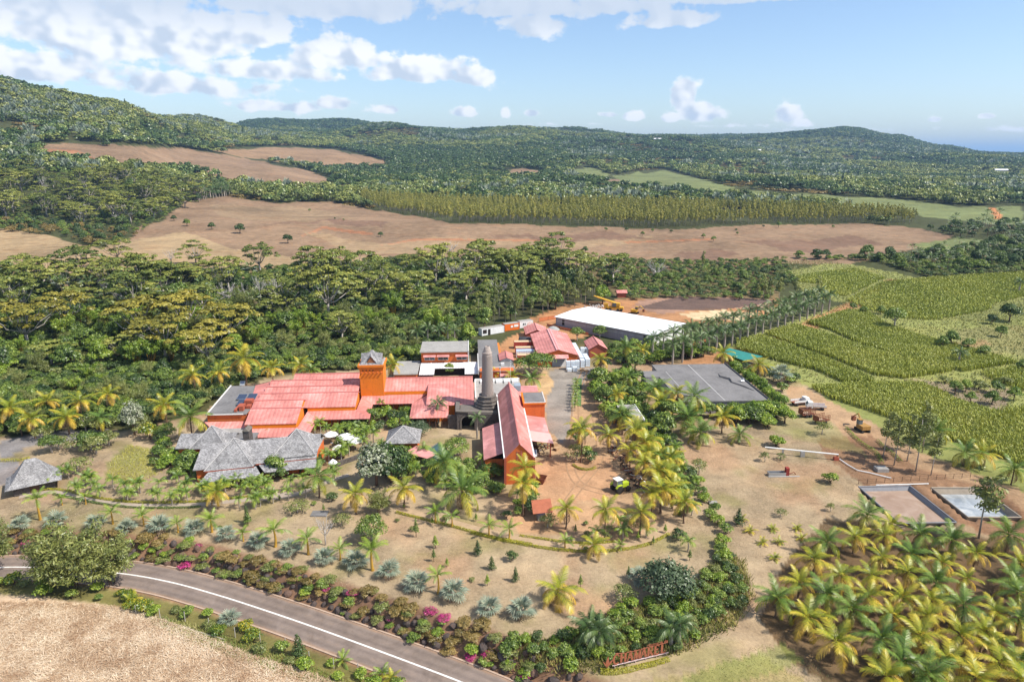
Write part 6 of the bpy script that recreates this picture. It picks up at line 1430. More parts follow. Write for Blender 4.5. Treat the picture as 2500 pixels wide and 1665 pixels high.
# gums along the cane
for i, (x, y, s, lab) in enumerate(((1755, 690, .75, 'pale gum tree at the left of the four by the avenue'), (1790, 692, .7, 'second pale gum tree by the avenue'), (1825, 690, .72, 'third pale gum tree by the avenue'), (1880, 680, .62, 'gum tree alone at the end of the avenue'), (1740, 690, .65, 'short gum tree at the edge of the ploughed plot'), (1770, 686, .7, 'gum tree behind the four by the avenue'))): T('feathery_tree', FULL, x, y, s * 1.1, lab)
T('spreading_tree', FULL, 2055, 755, 1.0, 'round green tree alone in the cane field', sz=1.45); T('broadleaf_tree', FULL, 1960, 715, .42, 'small bush by the cane field corner'); T('broadleaf_tree', FULL, 1985, 722, .4, 'second small bush by the cane field corner'); T('broadleaf_tree', FULL, 2025, 722, .4, 'third small bush by the cane field corner')
T('dark_tree', FULL, 2320, 740, .9, 'dark round tree at the right edge above the cane'); T('dark_tree', FULL, 2280, 745, .5, 'dark low tree beside the round one at the right edge')
for i, (x, y, s) in enumerate(((2185, 795, .62), (2165, 800, .5), (2225, 805, .5), (2260, 820, .45), (2300, 775, .5), (2350, 850, .4))): T('broadleaf_tree', FULL, x, y, s, 'leafy bush on the rough ground beyond the cane', group='bushes on the rough ground beyond the cane')
for i, (x, y, s) in enumerate(((2195, 905, .5), (2220, 900, .45), (2250, 895, .55), (2290, 905, .5), (2330, 920, .5), (2170, 880, .4), (2280, 930, .5), (2230, 925, .4), (2310, 885, .5))): T(('broadleaf_tree', 'bright_tree', 'scrub')[i % 3], FULL, x, y, s * (2.2 if i % 3 == 2 else .9), 'low bush in the bare gap between cane fields', group='bushes in the gap between cane fields')
LB3 = ['left', 'middle', 'right']
for i, (x, y, s) in enumerate(((2055, 1070, .92), (2105, 1085, 1.0), (2030, 1050, .8), (2085, 1060, .85), (2120, 1040, .9), (2140, 1092, .72))): T('feathery_tree', FULL, x, y, s, 'tall thin gum tree in the clump beside the dirt track', group='gum trees beside the dirt track', sz=s * .95)
T('feathery_tree', FULL, 2250, 1238, 1.15, 'airy tall tree in front of the clear pond', sz=.95)

# cane
def cane(polys, dens, label, zf, name, h=(1.25, 1.75), wid=.12, rmax=999, seed=1):
    g = np.random.default_rng(seed); PP = []
    for pl in polys: PP.append(scatter([tuple(np.array(zf(*p)) / 1.062) for p in pl], 1 / math.sqrt(dens), seed=seed))
    p = np.concatenate(PP); nb = 3; n = len(p) * nb; C = np.repeat(p, nb, 0) + np.concatenate([g.normal(size=(n, 2)) * .28, np.zeros((n, 1))], 1)
    H_ = g.uniform(*h, n) * (.9 + .2 * np.repeat(fbm(p[:, 0] / 12, p[:, 1] / 12, 3), nb)); a = g.uniform(0, 6.28, n); out = np.stack([np.cos(a), np.sin(a), np.zeros(n)], 1); sd = np.stack([-np.sin(a), np.cos(a), np.zeros(n)], 1) * wid * g.uniform(.7, 1.3, n)[:, None]
    zz = np.zeros((n, 3)); zz[:, 2] = 1
    m = C + out * (H_ * .18)[:, None] + zz * (H_ * .72)[:, None]; tip = C + out * (H_ * g.uniform(.2, .45, n))[:, None] + zz * (H_ * g.uniform(.75, 1.05, n))[:, None]
    V = np.stack([C - sd * .6, C + sd * .6, m + sd, m - sd, tip], 1).reshape(-1, 3); o = np.arange(n)[:, None] * 5
    F = np.concatenate([o + np.array([[0, 1, 2]]), o + np.array([[0, 2, 3]]), o + np.array([[3, 2, 4]])]).astype(int)
    t = .48 + (g.random(n) - .5) * .35 + np.repeat(fbm(p[:, 0] / 18 + 4, p[:, 1] / 18, 3) - .5, nb) * .75
    T_ = np.repeat(t, 5); 
    o_ = link(name, npmesh(name, V, F, L_CANE, T_)); return tag(o_, label, 'sugar cane', kind='stuff')
cane([[(0, 572), (190, 540), (350, 597), (700, 728), (1035, 878), (1040, 900), (830, 898), (600, 798), (300, 725), (0, 638)]], 6.2, 'narrow strip of dull green sugar cane nearest the teal net', z8, 'cane_field', seed=1)
cane([[(215, 522), (440, 455), (600, 503), (900, 603), (1300, 725), (1670, 800), (1280, 862), (1060, 838), (700, 695), (350, 575)]], 6.2, 'middle strip of green sugar cane by the palm avenue', z8, 'cane_field', seed=2)
cane([[(535, 440), (850, 345), (1000, 362), (1120, 445), (1400, 545), (1700, 622), (2130, 742), (1730, 808), (1330, 722), (920, 590), (720, 492)]], 6.2, 'far strip of green sugar cane beyond the middle strip', z8, 'cane_field', seed=3)
cane([[(570, 935), (900, 912), (1400, 905), (1540, 962), (1690, 1042), (2000, 1135), (2400, 1330), (2400, 1620), (1950, 1435), (1500, 1290), (1060, 1125), (710, 1012)]], 6.2, 'big green sugar cane field beside the dirt track', z8, 'cane_field', seed=4)
cane([[(1860, 825), (2195, 775), (2400, 800), (2400, 1010), (2195, 955), (2000, 895)], [(2010, 1110), (2195, 1090), (2400, 1150), (2400, 1290), (2195, 1215)]], 3.0, 'sugar cane at the right edge behind the bushy gap', z8, 'cane_field', seed=5)
cane([[(835, 262), (1110, 128), (1500, 85), (2195, 45), (2400, 40), (2400, 190), (1960, 285), (1930, 335), (1500, 415), (1285, 405), (1010, 335)]], 1.6, 'pale green cane field on the rise beyond the red track', z8, 'cane_field', (.9, 1.3), .2, seed=6)
cane([[(250, 120), (560, 60), (900, 20), (1130, 92), (830, 232), (700, 215), (640, 140), (400, 110)]], 1.6, 'pale green cane field behind the gum trees', z8, 'cane_field', (.9, 1.3), .2, seed=7)
# grassy weeds on rough ground
def tufts(name, poly, dens, label, cat, mat, hh, wid, seed, zf=FULL, nb=5, spread=.25):
    g = np.random.default_rng(seed); p = scatter([tuple(np.array(zf(*q)) / 1.062) for q in poly], 1 / math.sqrt(dens), seed=seed); n = len(p) * nb
    C = np.repeat(p, nb, 0) + np.concatenate([g.normal(size=(n, 2)) * spread, np.zeros((n, 1))], 1); a = g.uniform(0, 6.28, n); H_ = g.uniform(*hh, n); out = np.stack([np.cos(a) * .55, np.sin(a) * .55, np.full(n, .85)], 1); sd = np.stack([-np.sin(a), np.cos(a), np.zeros(n)], 1) * wid
    V = np.stack([C - sd, C + sd, C + out * H_[:, None]], 1).reshape(-1, 3); F = np.arange(3 * n).reshape(-1, 3); t = np.repeat(np.clip(g.normal(.5, .22, n) + np.repeat(fbm(p[:, 0] / 3, p[:, 1] / 3, 2) - .5, nb) * .9, 0, 1), 3)
    return tag(link(name, npmesh(name, V, F, mat, t)), label, cat, kind='stuff')
# ---------------------------------------------------------------- palms and plants of the garden
ORD = ['first', 'second', 'third', 'fourth', 'fifth', 'sixth', 'seventh', 'eighth', 'ninth', 'tenth', 'eleventh', 'twelfth', 'thirteenth', 'fourteenth', 'fifteenth', 'sixteenth', 'seventeenth', 'eighteenth', 'nineteenth', 'twentieth']
def at_crown(zf, x, y, h): return at(zf(x, y), h)
# (zoom, crown x, crown y, trunk height, kind, scale, label)
SOLO = [
 (FULL, 22, 938, 5.5, 'yellow', 1.25, 'leftmost yellow coconut palm at the edge of the picture'), (FULL, 72, 962, 5, 'yellow', 1.1, 'second yellow coconut palm from the left, above the hut'), (FULL, 108, 922, 5.5, 'yellow', 1.15, 'third yellow coconut palm from the left edge'), (FULL, 152, 958, 4.5, 'yellow', 1.2, 'short yellow coconut palm above the parking strip'),
 (FULL, 183, 922, 5.5, 'yellow', 1.15, 'yellow coconut palm left of the one with a bare gap'), (FULL, 248, 905, 5.5, 'yellow', 1.15, 'yellow coconut palm left of the white flowering tree'), (FULL, 230, 960, 4, 'green', .9, 'pale green coconut palm behind the lawn tree'), (FULL, 377, 930, 5, 'yellow', 1.2, 'yellow coconut palm right of the white flowering tree'), (FULL, 437, 958, 6.5, 'green', 1.45, 'large drooping green coconut palm beside the stained flat roof'),
 (FULL, 443, 862, 6, 'yellow', 1.25, 'yellow coconut palm behind the stained flat roof, leftmost'), (FULL, 503, 855, 6, 'yellow', 1.15, 'yellow coconut palm second from left behind the flat roof'), (FULL, 560, 825, 8.5, 'yellow', 1.75, 'tallest coconut palm with long yellow fronds behind the hall'), (FULL, 625, 845, 6, 'yellow', 1.2, 'yellow coconut palm right of the tallest one'), (FULL, 690, 838, 6, 'yellow', 1.2, 'yellow coconut palm behind the rear pink roof'),
 (FULL, 903, 838, 6.5, 'yellow', 1.15, 'yellow coconut palm right of the orange tower'), (FULL, 715, 850, 5, 'green', 1.0, 'green coconut palm behind the rear pink roof'),
 (FULL, 497, 1130, 3.6, 'yellow', 1.0, 'short yellow coconut palm on the garden path'), (FULL, 730, 1095, 4.6, 'green', 1.05, 'yellow-green coconut palm in front of the restaurant'), (FULL, 816, 1135, 4.2, 'yellow', 1.05, 'yellow coconut palm on the lawn left of the dark tree'), (FULL, 928, 1122, 4.2, 'yellow', 1.15, 'yellow coconut palm in front of the dark flowering tree'),
 (FULL, 1022, 1062, 5.5, 'green', 1.35, 'tall green coconut palm left of the flame shrub'), (FULL, 1062, 1125, 4.0, 'green', 1.5, 'wide spreading green coconut palm below the pool'), (FULL, 1207, 1075, 7.0, 'yellow', 1.1, 'yellow coconut palm against the orange gable, upper of two'), (FULL, 1203, 1112, 6.6, 'yellow', 1.15, 'tall thin yellow coconut palm in front of the gable'),
 (FULL, 1302, 1170, 4.0, 'yellow', .95, 'yellow coconut palm left of the three on the yard edge'), (FULL, 1393, 1172, 6.0, 'yellow', 1.0, 'tallest of the three yellow coconut palms on the yard edge'), (FULL, 1473, 1178, 4.8, 'yellow', 1.05, 'right of the three yellow coconut palms on the yard edge'), (FULL, 1366, 1252, 2.2, 'yellow', .85, 'short yellow coconut palm below the yard'),
 (FULL, 1338, 985, 8.0, 'yellow', 1.25, 'tall yellow coconut palm on the planted island in the yard'), (FULL, 1283, 1358, 2.2, 'yellow', 1.25, 'wide yellow coconut palm alone above the sign bank'),
 (z7, 720, 655, 5, 'yellow', 1.1, 'yellow coconut palm by the pallets of tanks'), (z7, 905, 1110, 5, 'green', 1.2, 'green coconut palm at the head of the yellow row'), (z7, 1005, 1235, 5, 'yellow', 1.15, 'uppermost yellow coconut palm in the row beside the yard'), (z7, 1085, 1325, 5, 'yellow', 1.1, 'second yellow coconut palm in the row beside the yard'), (zb8, 1275, 660, 4.8, 'yellow', 1.1, 'third yellow coconut palm in the row beside the yard'), (zb8, 1240, 760, 4.5, 'yellow', 1.05, 'fourth yellow coconut palm in the row beside the yard'),
 (zb8, 1390, 840, 5, 'yellow', 1.15, 'fifth yellow coconut palm in the row beside the yard'), (zb8, 1425, 1030, 5, 'yellow', 1.2, 'lowest yellow coconut palm in the row by the tractor'), (zb8, 1480, 760, 3.6, 'green', 1.0, 'green coconut palm behind the yellow row'), (zb8, 1530, 930, 3.2, 'green', .9, 'lower green coconut palm behind the yellow row'),
 (z7, 1215, 1005, 5, 'yellow', 1.4, 'broad yellow coconut palm in front of the wide grey roof'), (z7, 1345, 925, 5, 'yellow', 1.2, 'yellow coconut palm overlapping the edge of the wide grey roof'), (z7, 1185, 890, 6, 'green', 1.3, 'green coconut palm left of the wide grey roof'), (z7, 1485, 960, 6.5, 'green', 1.3, 'tall green coconut palm overlapping the wide grey roof'), (z7, 1440, 1130, 4.5, 'green', 1.55, 'very wide green coconut palm on the lawn by the grey roof'), (z7, 1535, 1255, 3.0, 'green', 1.3, 'low green coconut palm at the lawn edge'), (z7, 1720, 1125, 4.2, 'yellow', 1.15, 'yellow coconut palm on the lawn right of the wide green one'), (z7, 1855, 1270, 2.0, 'green', .95, 'small upright green coconut palm on the lawn'),
 (z7, 930, 560, 5, 'green', 1.3, 'green coconut palm in front of the new warehouse wall'), (z7, 1060, 580, 4, 'yellow', 1.0, 'yellowish coconut palm in front of the new warehouse wall'), (z7, 960, 790, 5, 'green', 1.0, 'green coconut palm among hedges left of the grey roof'), (z7, 1720, 610, 5, 'yellow', 1.3, 'coconut palm in front of the teal net'), (z7, 2010, 700, 5, 'yellow', 1.35, 'coconut palm with golden lower fronds by the cane'), (z7, 2190, 770, 3.6, 'silver', 1.8, 'greyish palm at the end of the cane strip'),
 (z8, 1710, 660, 3.5, 'royal', 1.3, 'date palm alone in the cane'), (z8, 2170, 120, 5, 'royal', 1.5, 'dark palm at the right edge above the cane'),
 (z8, 1530, 1270, 3.2, 'green', 1.2, 'green coconut palm left of the dirt track pair'), (z8, 1750, 1430, 3.0, 'green', 1.1, 'left of the two coconut palms by the dirt track'), (z8, 1880, 1440, 3.0, 'yellow', 1.15, 'right of the two coconut palms by the dirt track'), (zb4, 1725, 245, 3.4, 'green', 1.0, 'green coconut palm at the right edge by the track'),
 (z6, 1340, 530, 3, 'yellow', .95, 'small yellow palm behind the chimney'), (z6, 1520, 550, 3.4, 'green', 1.05, 'green coconut palm beside the spreading tree'), (z6, 1180, 500, 2.5, 'yellow', .7, 'tiny golden palm beside the laboratory wall'),
]
for (zf, x, y, h, key, sc, lab) in SOLO: palm(key, at_crown(zf, x, y, h), h, lab, 'coconut palms about the grounds' if key in ('yellow', 'green') else None, sc)
# courtyard palms
for (zf, x, y, h, key, sc, lab) in [(z6, 115, 770, 3.2, 'small', 1.0, 'young palm at the left of the courtyard'), (z6, 320, 720, 3.4, 'small', 1.15, 'young palm in the middle of the courtyard'), (z6, 645, 780, 5.5, 'royal', 1.15, 'tall slender palm in front of the right-hand pink roof'), (z6, 1010, 920, 5.2, 'royal', 1.0, 'wind-bent palm in front of the dark archway'), (z5, 850, 940, 3, 'small', 1.1, 'young palm behind the restaurant roof, leftmost'), (z5, 980, 985, 3, 'small', 1.2, 'young palm behind the restaurant roof, second'), (z5, 1150, 965, 3, 'small', 1.2, 'young palm behind the restaurant roof, third'), (z5, 1085, 1000, 2.4, 'small', .9, 'small palm between two taller ones behind the restaurant roof')]:
    palm(key, at_crown(zf, x, y, h), h, lab, None, sc)
for i, (x, y) in enumerate(((1430, 930), (1480, 900), (1550, 950), (1670, 970), (1820, 950), (1900, 960), (1950, 980), (2000, 960), (2040, 1010), (1840, 1010), (1930, 1080), (1780, 1130), (1580, 1230), (1630, 1360), (1370, 1270), (1700, 1190))): palm('small', at_crown(z5, x, y, 2.6), 2.6, 'leafy young palm on the restaurant terrace', 'young palms on the restaurant terrace', random.uniform(1.1, 1.5), parts=False)
# the grove at lower right
GROVE = [(810, 525, 'green', 1.3), (965, 585, 'yellow', 1.0), (560, 695, 'green', 1.2), (735, 665, 'yellow', 1.15), (920, 655, 'yellow', 1.0), (1140, 645, 'green', 1.15), (1340, 685, 'green', 1.3), (1490, 765, 'yellow', .95), (1690, 650, 'green', 1.35), (1765, 830, 'yellow', 1.1), (480, 805, 'yellow', 1.25), (905, 795, 'yellow', 1.0), (1090, 770, 'green', 1.1), (1280, 825, 'yellow', 1.05), (650, 905, 'yellow', 1.15), (840, 905, 'yellow', 1.05), (1065, 885, 'yellow', 1.05), (1240, 945, 'green', 1.1), (1430, 925, 'yellow', .8), (1725, 925, 'green', 1.1), (250, 1045, 'green', 1.15), (560, 1025, 'green', 1.2), (820, 1035, 'yellow', 1.1), (1030, 1035, 'yellow', 1.0), (1210, 1055, 'yellow', 1.0), (1410, 1085, 'green', 1.2), (1610, 1135, 'yellow', 1.1), (440, 1165, 'yellow', 1.3), (720, 1115, 'green', 1.15), (970, 1155, 'yellow', 1.05), (1190, 1155, 'yellow', 1.1), (1750, 1010, 'green', 1.1), (620, 1315, 'yellow', 1.35), (900, 1295, 'green', 1.15), (1140, 1275, 'yellow', 1.2), (1390, 1275, 'yellow', 1.15), (1600, 1335, 'yellow', 1.0), (1755, 1170, 'green', 1.1), (1030, 1440, 'green', 1.3), (1320, 1435, 'yellow', 1.25), (1640, 1450, 'yellow', 1.2), (1190, 1520, 'green', 1.2), (1490, 1540, 'yellow', 1.2), (1770, 1440, 'green', 1.1), (390, 950, 'yellow', 1.15), (1540, 1250, 'yellow', 1.0), (1780, 1560, 'yellow', 1.2), (930, 1530, 'yellow', 1.2)]
order = sorted(range(len(GROVE)), key=lambda i: GROVE[i][1])
EDGE = {0: 'tall green coconut palm at the top of the grove by the muddy pond', 20: 'leftmost palm of the grove, with a long pale trunk', 27: 'golden-fronded palm at the left front of the grove', 32: 'golden drooping palm nearest the lawn at the bottom of the grove', 8: 'dark green palm at the top right of the grove', 2: 'dark green palm at the upper left corner of the grove', 18: 'smallest young palm in a bare patch of the grove', 6: 'green palm with long arching fronds near the clear pond'}
for i, (x, y, key, sc) in enumerate(GROVE):
    sc *= .86; h = random.uniform(2.6, 3.8); palm(key, at_crown(zb4, x, y, h), h, EDGE.get(i, 'yellow-fronded coconut palm inside the dense grove' if key == 'yellow' else 'green-fronded coconut palm inside the dense grove'), 'coconut palms of the grove', sc)
for i, (x, y) in enumerate(((80, 635), (220, 625), (375, 620), (400, 680), (155, 708), (260, 705), (235, 805), (1785 - 1800 + 40, 560))): palm('yellow', at(zb4(x, y)), .25, 'tiny golden coconut seedling on the lawn left of the grove', 'coconut seedlings on the lawn', .42, parts=False)

# silver fan palms above the road bank, left to right
FANS = [(zb1, 125, 585), (zb1, 350, 565), (zb1, 600, 575), (zb1, 790, 605), (zb1, 990, 600), (zb1, 1210, 610), (zb1, 1410, 645), (zb1, 1605, 690), (zb2, 300, 665), (zb2, 530, 725), (zb2, 745, 745), (zb2, 965, 815), (zb2, 1160, 895), (zb2, 1405, 960), (zb2, 1645, 1065), (zb2, 1870, 1075)]
for i, (zf, x, y) in enumerate(FANS): palm('silver', at(zf(x, y), 1.1), 1.1, '%s silver fan palm from the left in the row above the road bank' % ORD[i], 'silver fan palms above the road', (1.0, 1.15, 1.05, 1.0, 1.3, 1.1, 1.0, 1.1, 1.1, 1.05, 1.15, 1.15, 1.25, 1.25, 1.15, 1.25)[i])
palm('silver', at(zb3(1140, 850), .9), .9, 'silver fan palm half hidden behind the dense round tree', None, 1.0)
# young king palms (yellow-green shafts)
KING = [(zb1, 225, 430, 4.2, 1.25), (zb1, 525, 415, 1.6, .7), (zb1, 380, 425, 1.4, .7), (zb1, 690, 510, 2.4, .95), (zb1, 885, 535, 2.0, 1.0), (zb1, 1100, 580, 1.8, .8), (zb1, 1310, 560, 2.4, 1.2), (zb1, 1510, 640, 1.6, .8), (zb2, 190, 545, 3.0, 1.3), (zb2, 415, 600, 2.9, 1.15), (zb2, 635, 670, 2.0, .95), (zb2, 850, 670, 3.8, 1.3), (zb2, 1300, 845, 3.2, .95), (zb2, 1285, 415, 2.2, 1.0), (zb2, 1395, 450, 2.0, .8), (zb2, 1650, 510, 2.2, .9), (zb2, 1785, 530, 2.0, 1.0), (zb3, 640, 610, 1.4, .75), (zb3, 1010, 640, .8, .7)]
for i, (zf, x, y, h, sc) in enumerate(KING): palm('kingyoung', at(zf(x, y), h), h, '%s young green palm from the left along the lower garden rows' % ORD[i], 'young green palms of the lower garden', sc)
# drooping small palms along the path
SMALLP = [(420, 248), (310, 300), (470, 342), (530, 290), (560, 292), (615, 372), (700, 308), (785, 385), (845, 330), (980, 398), (990, 325), (1165, 325), (1160, 390), (1250, 355), (1500, 360), (1660, 325), (1470, 305), (1400, 330), (1590, 420), (1300, 410), (1560, 330)]
for i, (x, y) in enumerate(SMALLP): palm('small', at(zb1(x, y), 2.0), 2.0, 'small drooping green palm beside the garden path' if i > 4 else ('drooping palm behind the bell-roofed hut, farthest back', 'drooping palm touching the bell-roofed hut', 'drooping palm just right of the bell-roofed hut', 'left of two close drooping palms past the hut', 'right of two close drooping palms past the hut')[i], 'small palms beside the garden path', 1.25)
for i, (x, y) in enumerate(((60, 200), (130, 230), (300, 210), (150, 290), (60, 330), (400, 260), (600, 150))): palm('small', at(zb2(x, y), 2.0), 2.0, 'small drooping palm in front of the restaurant verandah', 'small palms before the restaurant', 1.3)
for i, (x, y, k) in enumerate(((1000, 470, 0), (1150, 490, 0), (850, 550, 1), (1030, 540, 0), (1190, 530, 0), (1470, 620, 0), (1500, 380, 0))): palm('small', at(zb3(x, y), 1.8), 1.8, 'bushy small palm among the yard palms', 'small palms below the yard', 1.3)
# row of small palms between drive and path, and its partner
for i in range(9):
    t = i / 8.0; palm('small', at(z7(520 - 8 * t, 830 + 200 * t), 1.7), 1.7, 'young palm in the strip along the drive, %s from the warehouse' % ORD[i], 'young palms along the drive', .95)
for i in range(7):
    t = i / 6.0; palm('small', at(z7(690 + 10 * t, 770 + 170 * t), 2.4), 2.4, 'young palm on the far side of the drive, %s from the warehouse' % ORD[i], 'young palms on the far side of the drive', 1.2)
p_ = [at(z7(555, 815)), at(z7(548, 1040))]
structure(ribbon(resample(np.array([p_[0][:2], p_[1][:2]]), 2), -.5, .5, land_z(.1), .3).build('planted_strip', plain('strip_turf', (.10, .16, .05), .95, .3, 1)))

# trees and shrubs one by one
one = [
 ('blossom_tree', zb2, 885, 235, 1.3, 'big dark tree dusted with white blossom left of the palms', 1.1), ('dark_tree', zb2, 985, 215, 1.0, 'dark dense tree right of the white-dusted one', None), ('dense_round_tree', zb3, 1330, 985, 1.3, 'dense dark round tree on the lower lawn', 1.2),
 ('blossom_tree', FULL, 310, 1000, .85, 'white-flowering tree behind the lawn', 1.05), ('spreading_tree', z6, 1570, 520, 1.45, 'spreading grey-green tree in front of the warehouse', 1.25), ('flame_shrub', z6, 1170, 1470, .95, 'wide green shrub with red flowers beside the gable', .85), ('dense_round_tree', z6, 470, 1090, .85, 'round clipped green tree in the courtyard', .8), ('spreading_tree', z6, 830, 1270, .72, 'feathery spreading tree by the pool', .72),
 ('broadleaf_tree', z6, 380, 390, .62, 'green round tree left of the office block', .6), ('broadleaf_tree', z6, 760, 515, .45, 'fern-leaved bush in the white courtyard', .42), ('open_garden_tree', z6, 230, 930, 1.05, 'flat clipped little tree in the courtyard', .9), ('open_garden_tree', z6, 250, 985, .5, 'tiny shrub on the courtyard lawn', None),
 ('broadleaf_tree', zb2, 205, 175, .52, 'leafy round tree against the restaurant verandah', .55), ('broadleaf_tree', z5, 110, 1400, .55, 'leafy tree at the left end of the restaurant', .5), ('bright_tree', z5, 210, 1380, .45, 'lime-leaved tree at the left end of the restaurant', .45), ('yellow_flower_shrub', FULL, 345, 1010, 2.0, 'golden-leaved little tree on the slope', 2.6),
 ('spreading_tree', FULL, 210, 1035, .8, 'spreading lawn tree with feathery foliage behind the hut', .8), ('spreading_tree', FULL, 120, 1040, .62, 'smaller spreading lawn tree behind the hut', .7), ('open_garden_tree', FULL, 180, 1090, 1.5, 'little umbrella-shaped tree alone on the lawn', 1.3), ('spreading_tree', FULL, 385, 1010, .55, 'spreading tree at the top of the slope bed', .7),
 ('weeping_tree', zb1, 460, 990, 1.25, 'big weeping willow-like tree overhanging the road', 1.2), ('weeping_tree', zb1, 700, 960, .95, 'weeping tree behind the road bend', .95), ('weeping_tree', zb1, 330, 980, .8, 'left part of the weeping thicket by the road', 1.0), ('weeping_tree', zb1, -30, 880, .8, 'weeping tree cut by the left edge beside the road', 1.0),
 ('small_conical_tree', zb3, 45, 705, 1.05, 'clipped conical shrub, leftmost of the lower lawn', None), ('dark_shrub', zb3, 275, 745, 1.05, 'clipped dark globe shrub on the lower lawn', 1.2), ('small_conical_tree', zb3, 140, 805, .95, 'conical shrub with pale flowers in the middle of the lower lawn', None), ('lime_sapling', zb3, 110, 915, 1.0, 'lime sapling in front of the pale conical shrub', None), ('small_conical_tree', zb3, 300, 885, .85, 'slim conical shrub on the lower lawn', 1.0),
 ('slender_sapling', zb3, 740, 930, 1.0, 'thin sapling above the wide yellow palm', None), ('slender_sapling', zb3, 1065, 865, .9, 'thin sapling left of the dense round tree', None), ('slender_sapling', zb3, 1480, 745, .9, 'thin sapling right of the dense round tree', None), ('open_garden_tree', zb3, 1035, 1020, 1.15, 'open leafy shrub casting a shadow above the sign', .9), ('dark_shrub', zb3, 1405, 605, 1.35, 'round clipped shrub at the right end of the curved path', 1.4), ('small_conical_tree', zb3, 1810, 500, 1.5, 'clipped barrel-shaped bush on the right lawn', 1.25),
 ('open_garden_tree', zb3, 1545, 160, 1.0, 'small lollipop tree on the right lawn', 1.2), ('lime_shrub', zb4, 580, 330, 1.6, 'dark green bush at the corner of the muddy pond', 1.6), ('open_garden_tree', zb4, 170, 195, .7, 'tiny tree left of the white pipe', .8), ('open_garden_tree', zb4, 270, 185, .6, 'tiny tree under the white pipe', .6), ('lime_shrub', zb4, 240, 100, 1.6, 'round shrub at the left end of the white pipe', 1.5), ('open_garden_tree', z8, 645, 1290, 1.05, 'lollipop tree beside the cane carts', 1.3), ('open_garden_tree', zb4, 270, 540, .6, 'tiny sapling in the middle of the right lawn', .6), ('open_garden_tree', zb4, 580, 505, .5, 'tiny sapling near the grove on the right lawn', .6),
 ('open_garden_tree', zb2, 355, 420, 1.3, 'flat little tree on the lawn below the path', .8), ('open_garden_tree', zb2, 650, 510, 1.0, 'round shrub above the fan palms', .8), ('spreading_tree', zb2, 860, 610, .62, 'grey-green thicket tree above the fan palms', .85), ('weeping_tree', zb2, 900, 420, .5, 'thin-leaved tree behind the thicket', .5), ('slender_sapling', zb2, 1155, 585, 1.3, 'slim dark sapling on the lawn', 1.5), ('lime_sapling', zb2, 1285, 660, 1.3, 'sapling with bright crown on the lawn', 1.2), ('bare_tree', zb2, 540, 640, .42, 'grey leafless tree between the fan palms', .55), ('slender_sapling', zb1, 1545, 595, 1.5, 'slim columnar shrub on the lawn', 1.1), ('small_conical_tree', zb2, 10, 490, .9, 'columnar shrub by the left lawn row', 1.5), ('dark_shrub', zb2, 585, 340, 1.3, 'dark rounded shrub by the path', 1.1),
 ('spreading_tree', z7, 530, 510, .62, 'leafy tree in front of the new warehouse wall, left', .9), ('spreading_tree', z7, 715, 490, .62, 'leafy tree in front of the new warehouse wall, right', .9), ('bright_tree', z7, 820, 880, .55, 'round glossy bright tree beside the drive', .5), ('spreading_tree', z7, 870, 960, .6, 'round grey-green shrub below the glossy bright tree', .6), ('bright_tree', z7, 960, 700, .45, 'bright shrub tree at the head of the drive hedge', .45),
]
for (k, zf, x, y, sc, lab, sz) in one: plant(k, at(zf(x, y)), sc, lab, 'shrub' if 'shrub' in k else 'tree', sz=sz)
# island hedge plants in the yard
for i, (k, x, y, s, lab) in enumerate((('broadleaf_tree', 540, 1350, .58, 'leafy small tree on the yard island under the palm'), ('open_garden_tree', 530, 1480, 1.3, 'young tree at the left of the yard island'), ('dark_shrub', 640, 1490, 1.7, 'dark palm-like shrub on the yard island'), ('lime_shrub', 600, 1440, 1.6, 'bright shrub on the yard island'))): plant(k, at(z7(x, y)), s, lab, 'shrub')
# trees hiding the wide grey roof's rim
RIM = [(1640, 990, .55), (1740, 1000, .55), (1830, 1030, .6), (1930, 1050, .62), (2040, 1090, .66), (2150, 1130, .6), (2220, 1180, .5), (1990, 1170, .55), (1900, 1140, .55), (2080, 1210, .45), (1560, 640, .45), (1480, 640, .48), (1420, 650, .45), (1300, 660, .5), (1220, 670, .45), (1130, 690, .42), (1050, 680, .45), (900, 680, .4)]
def off_roof(p):
    u_, v_ = p.x * RC + p.y * RS, -p.x * RS + p.y * RC
    if 48 < u_ < 78 and 160 < v_ < 195: v_ = 157.5 - (u_ % 3); p = Vector((*uv(u_, v_), 0)); p.z = gz(p.x, p.y)
    return p
for i, (x, y, s) in enumerate(RIM): plant(('bright_tree', 'broadleaf_tree', 'bright_tree')[i % 3], off_roof(at(z7(x, y))), s * 1.25, 'bushy green tree hemming the wide grey flat roof', group='trees round the wide grey roof', sz=s * random.uniform(.75, 1.05))
plant('lime_shrub', at(z7(2150, 1370)), 2.0, 'round orange-green bush at the end of the white pipe', 'shrub', sz=1.9)
HEDGE = [(700, 900), (690, 950), (740, 1000), (760, 1060), (790, 1120), (830, 1180), (860, 1240), (720, 830), (740, 760), (1000, 760), (930, 840), (1010, 860), (1060, 900), (1090, 960), (1180, 1180), (1230, 1290), (950, 1080)]
for i, (x, y) in enumerate(HEDGE): plant(('broadleaf_tree', 'lime_shrub', 'dark_shrub')[i % 3], off_roof(at(z7(x, y))), (.72, 2.8, 2.8)[i % 3], 'leafy shrub in the tall hedge beside the drive', 'shrub', group='shrubs in the drive hedge')
for i, (x, y) in enumerate(((2060, 790), (2000, 760), (1950, 800), (2130, 830), (2180, 850), (2250, 850), (2300, 840), (2200, 920), (1820, 700), (1900, 760))): plant(('dark_shrub', 'garden_shrub', 'lime_shrub')[i % 3], at(z7(x, y)), 1.9, 'shrub between the grey roof and the cane', 'shrub', group='shrubs between the grey roof and the cane')
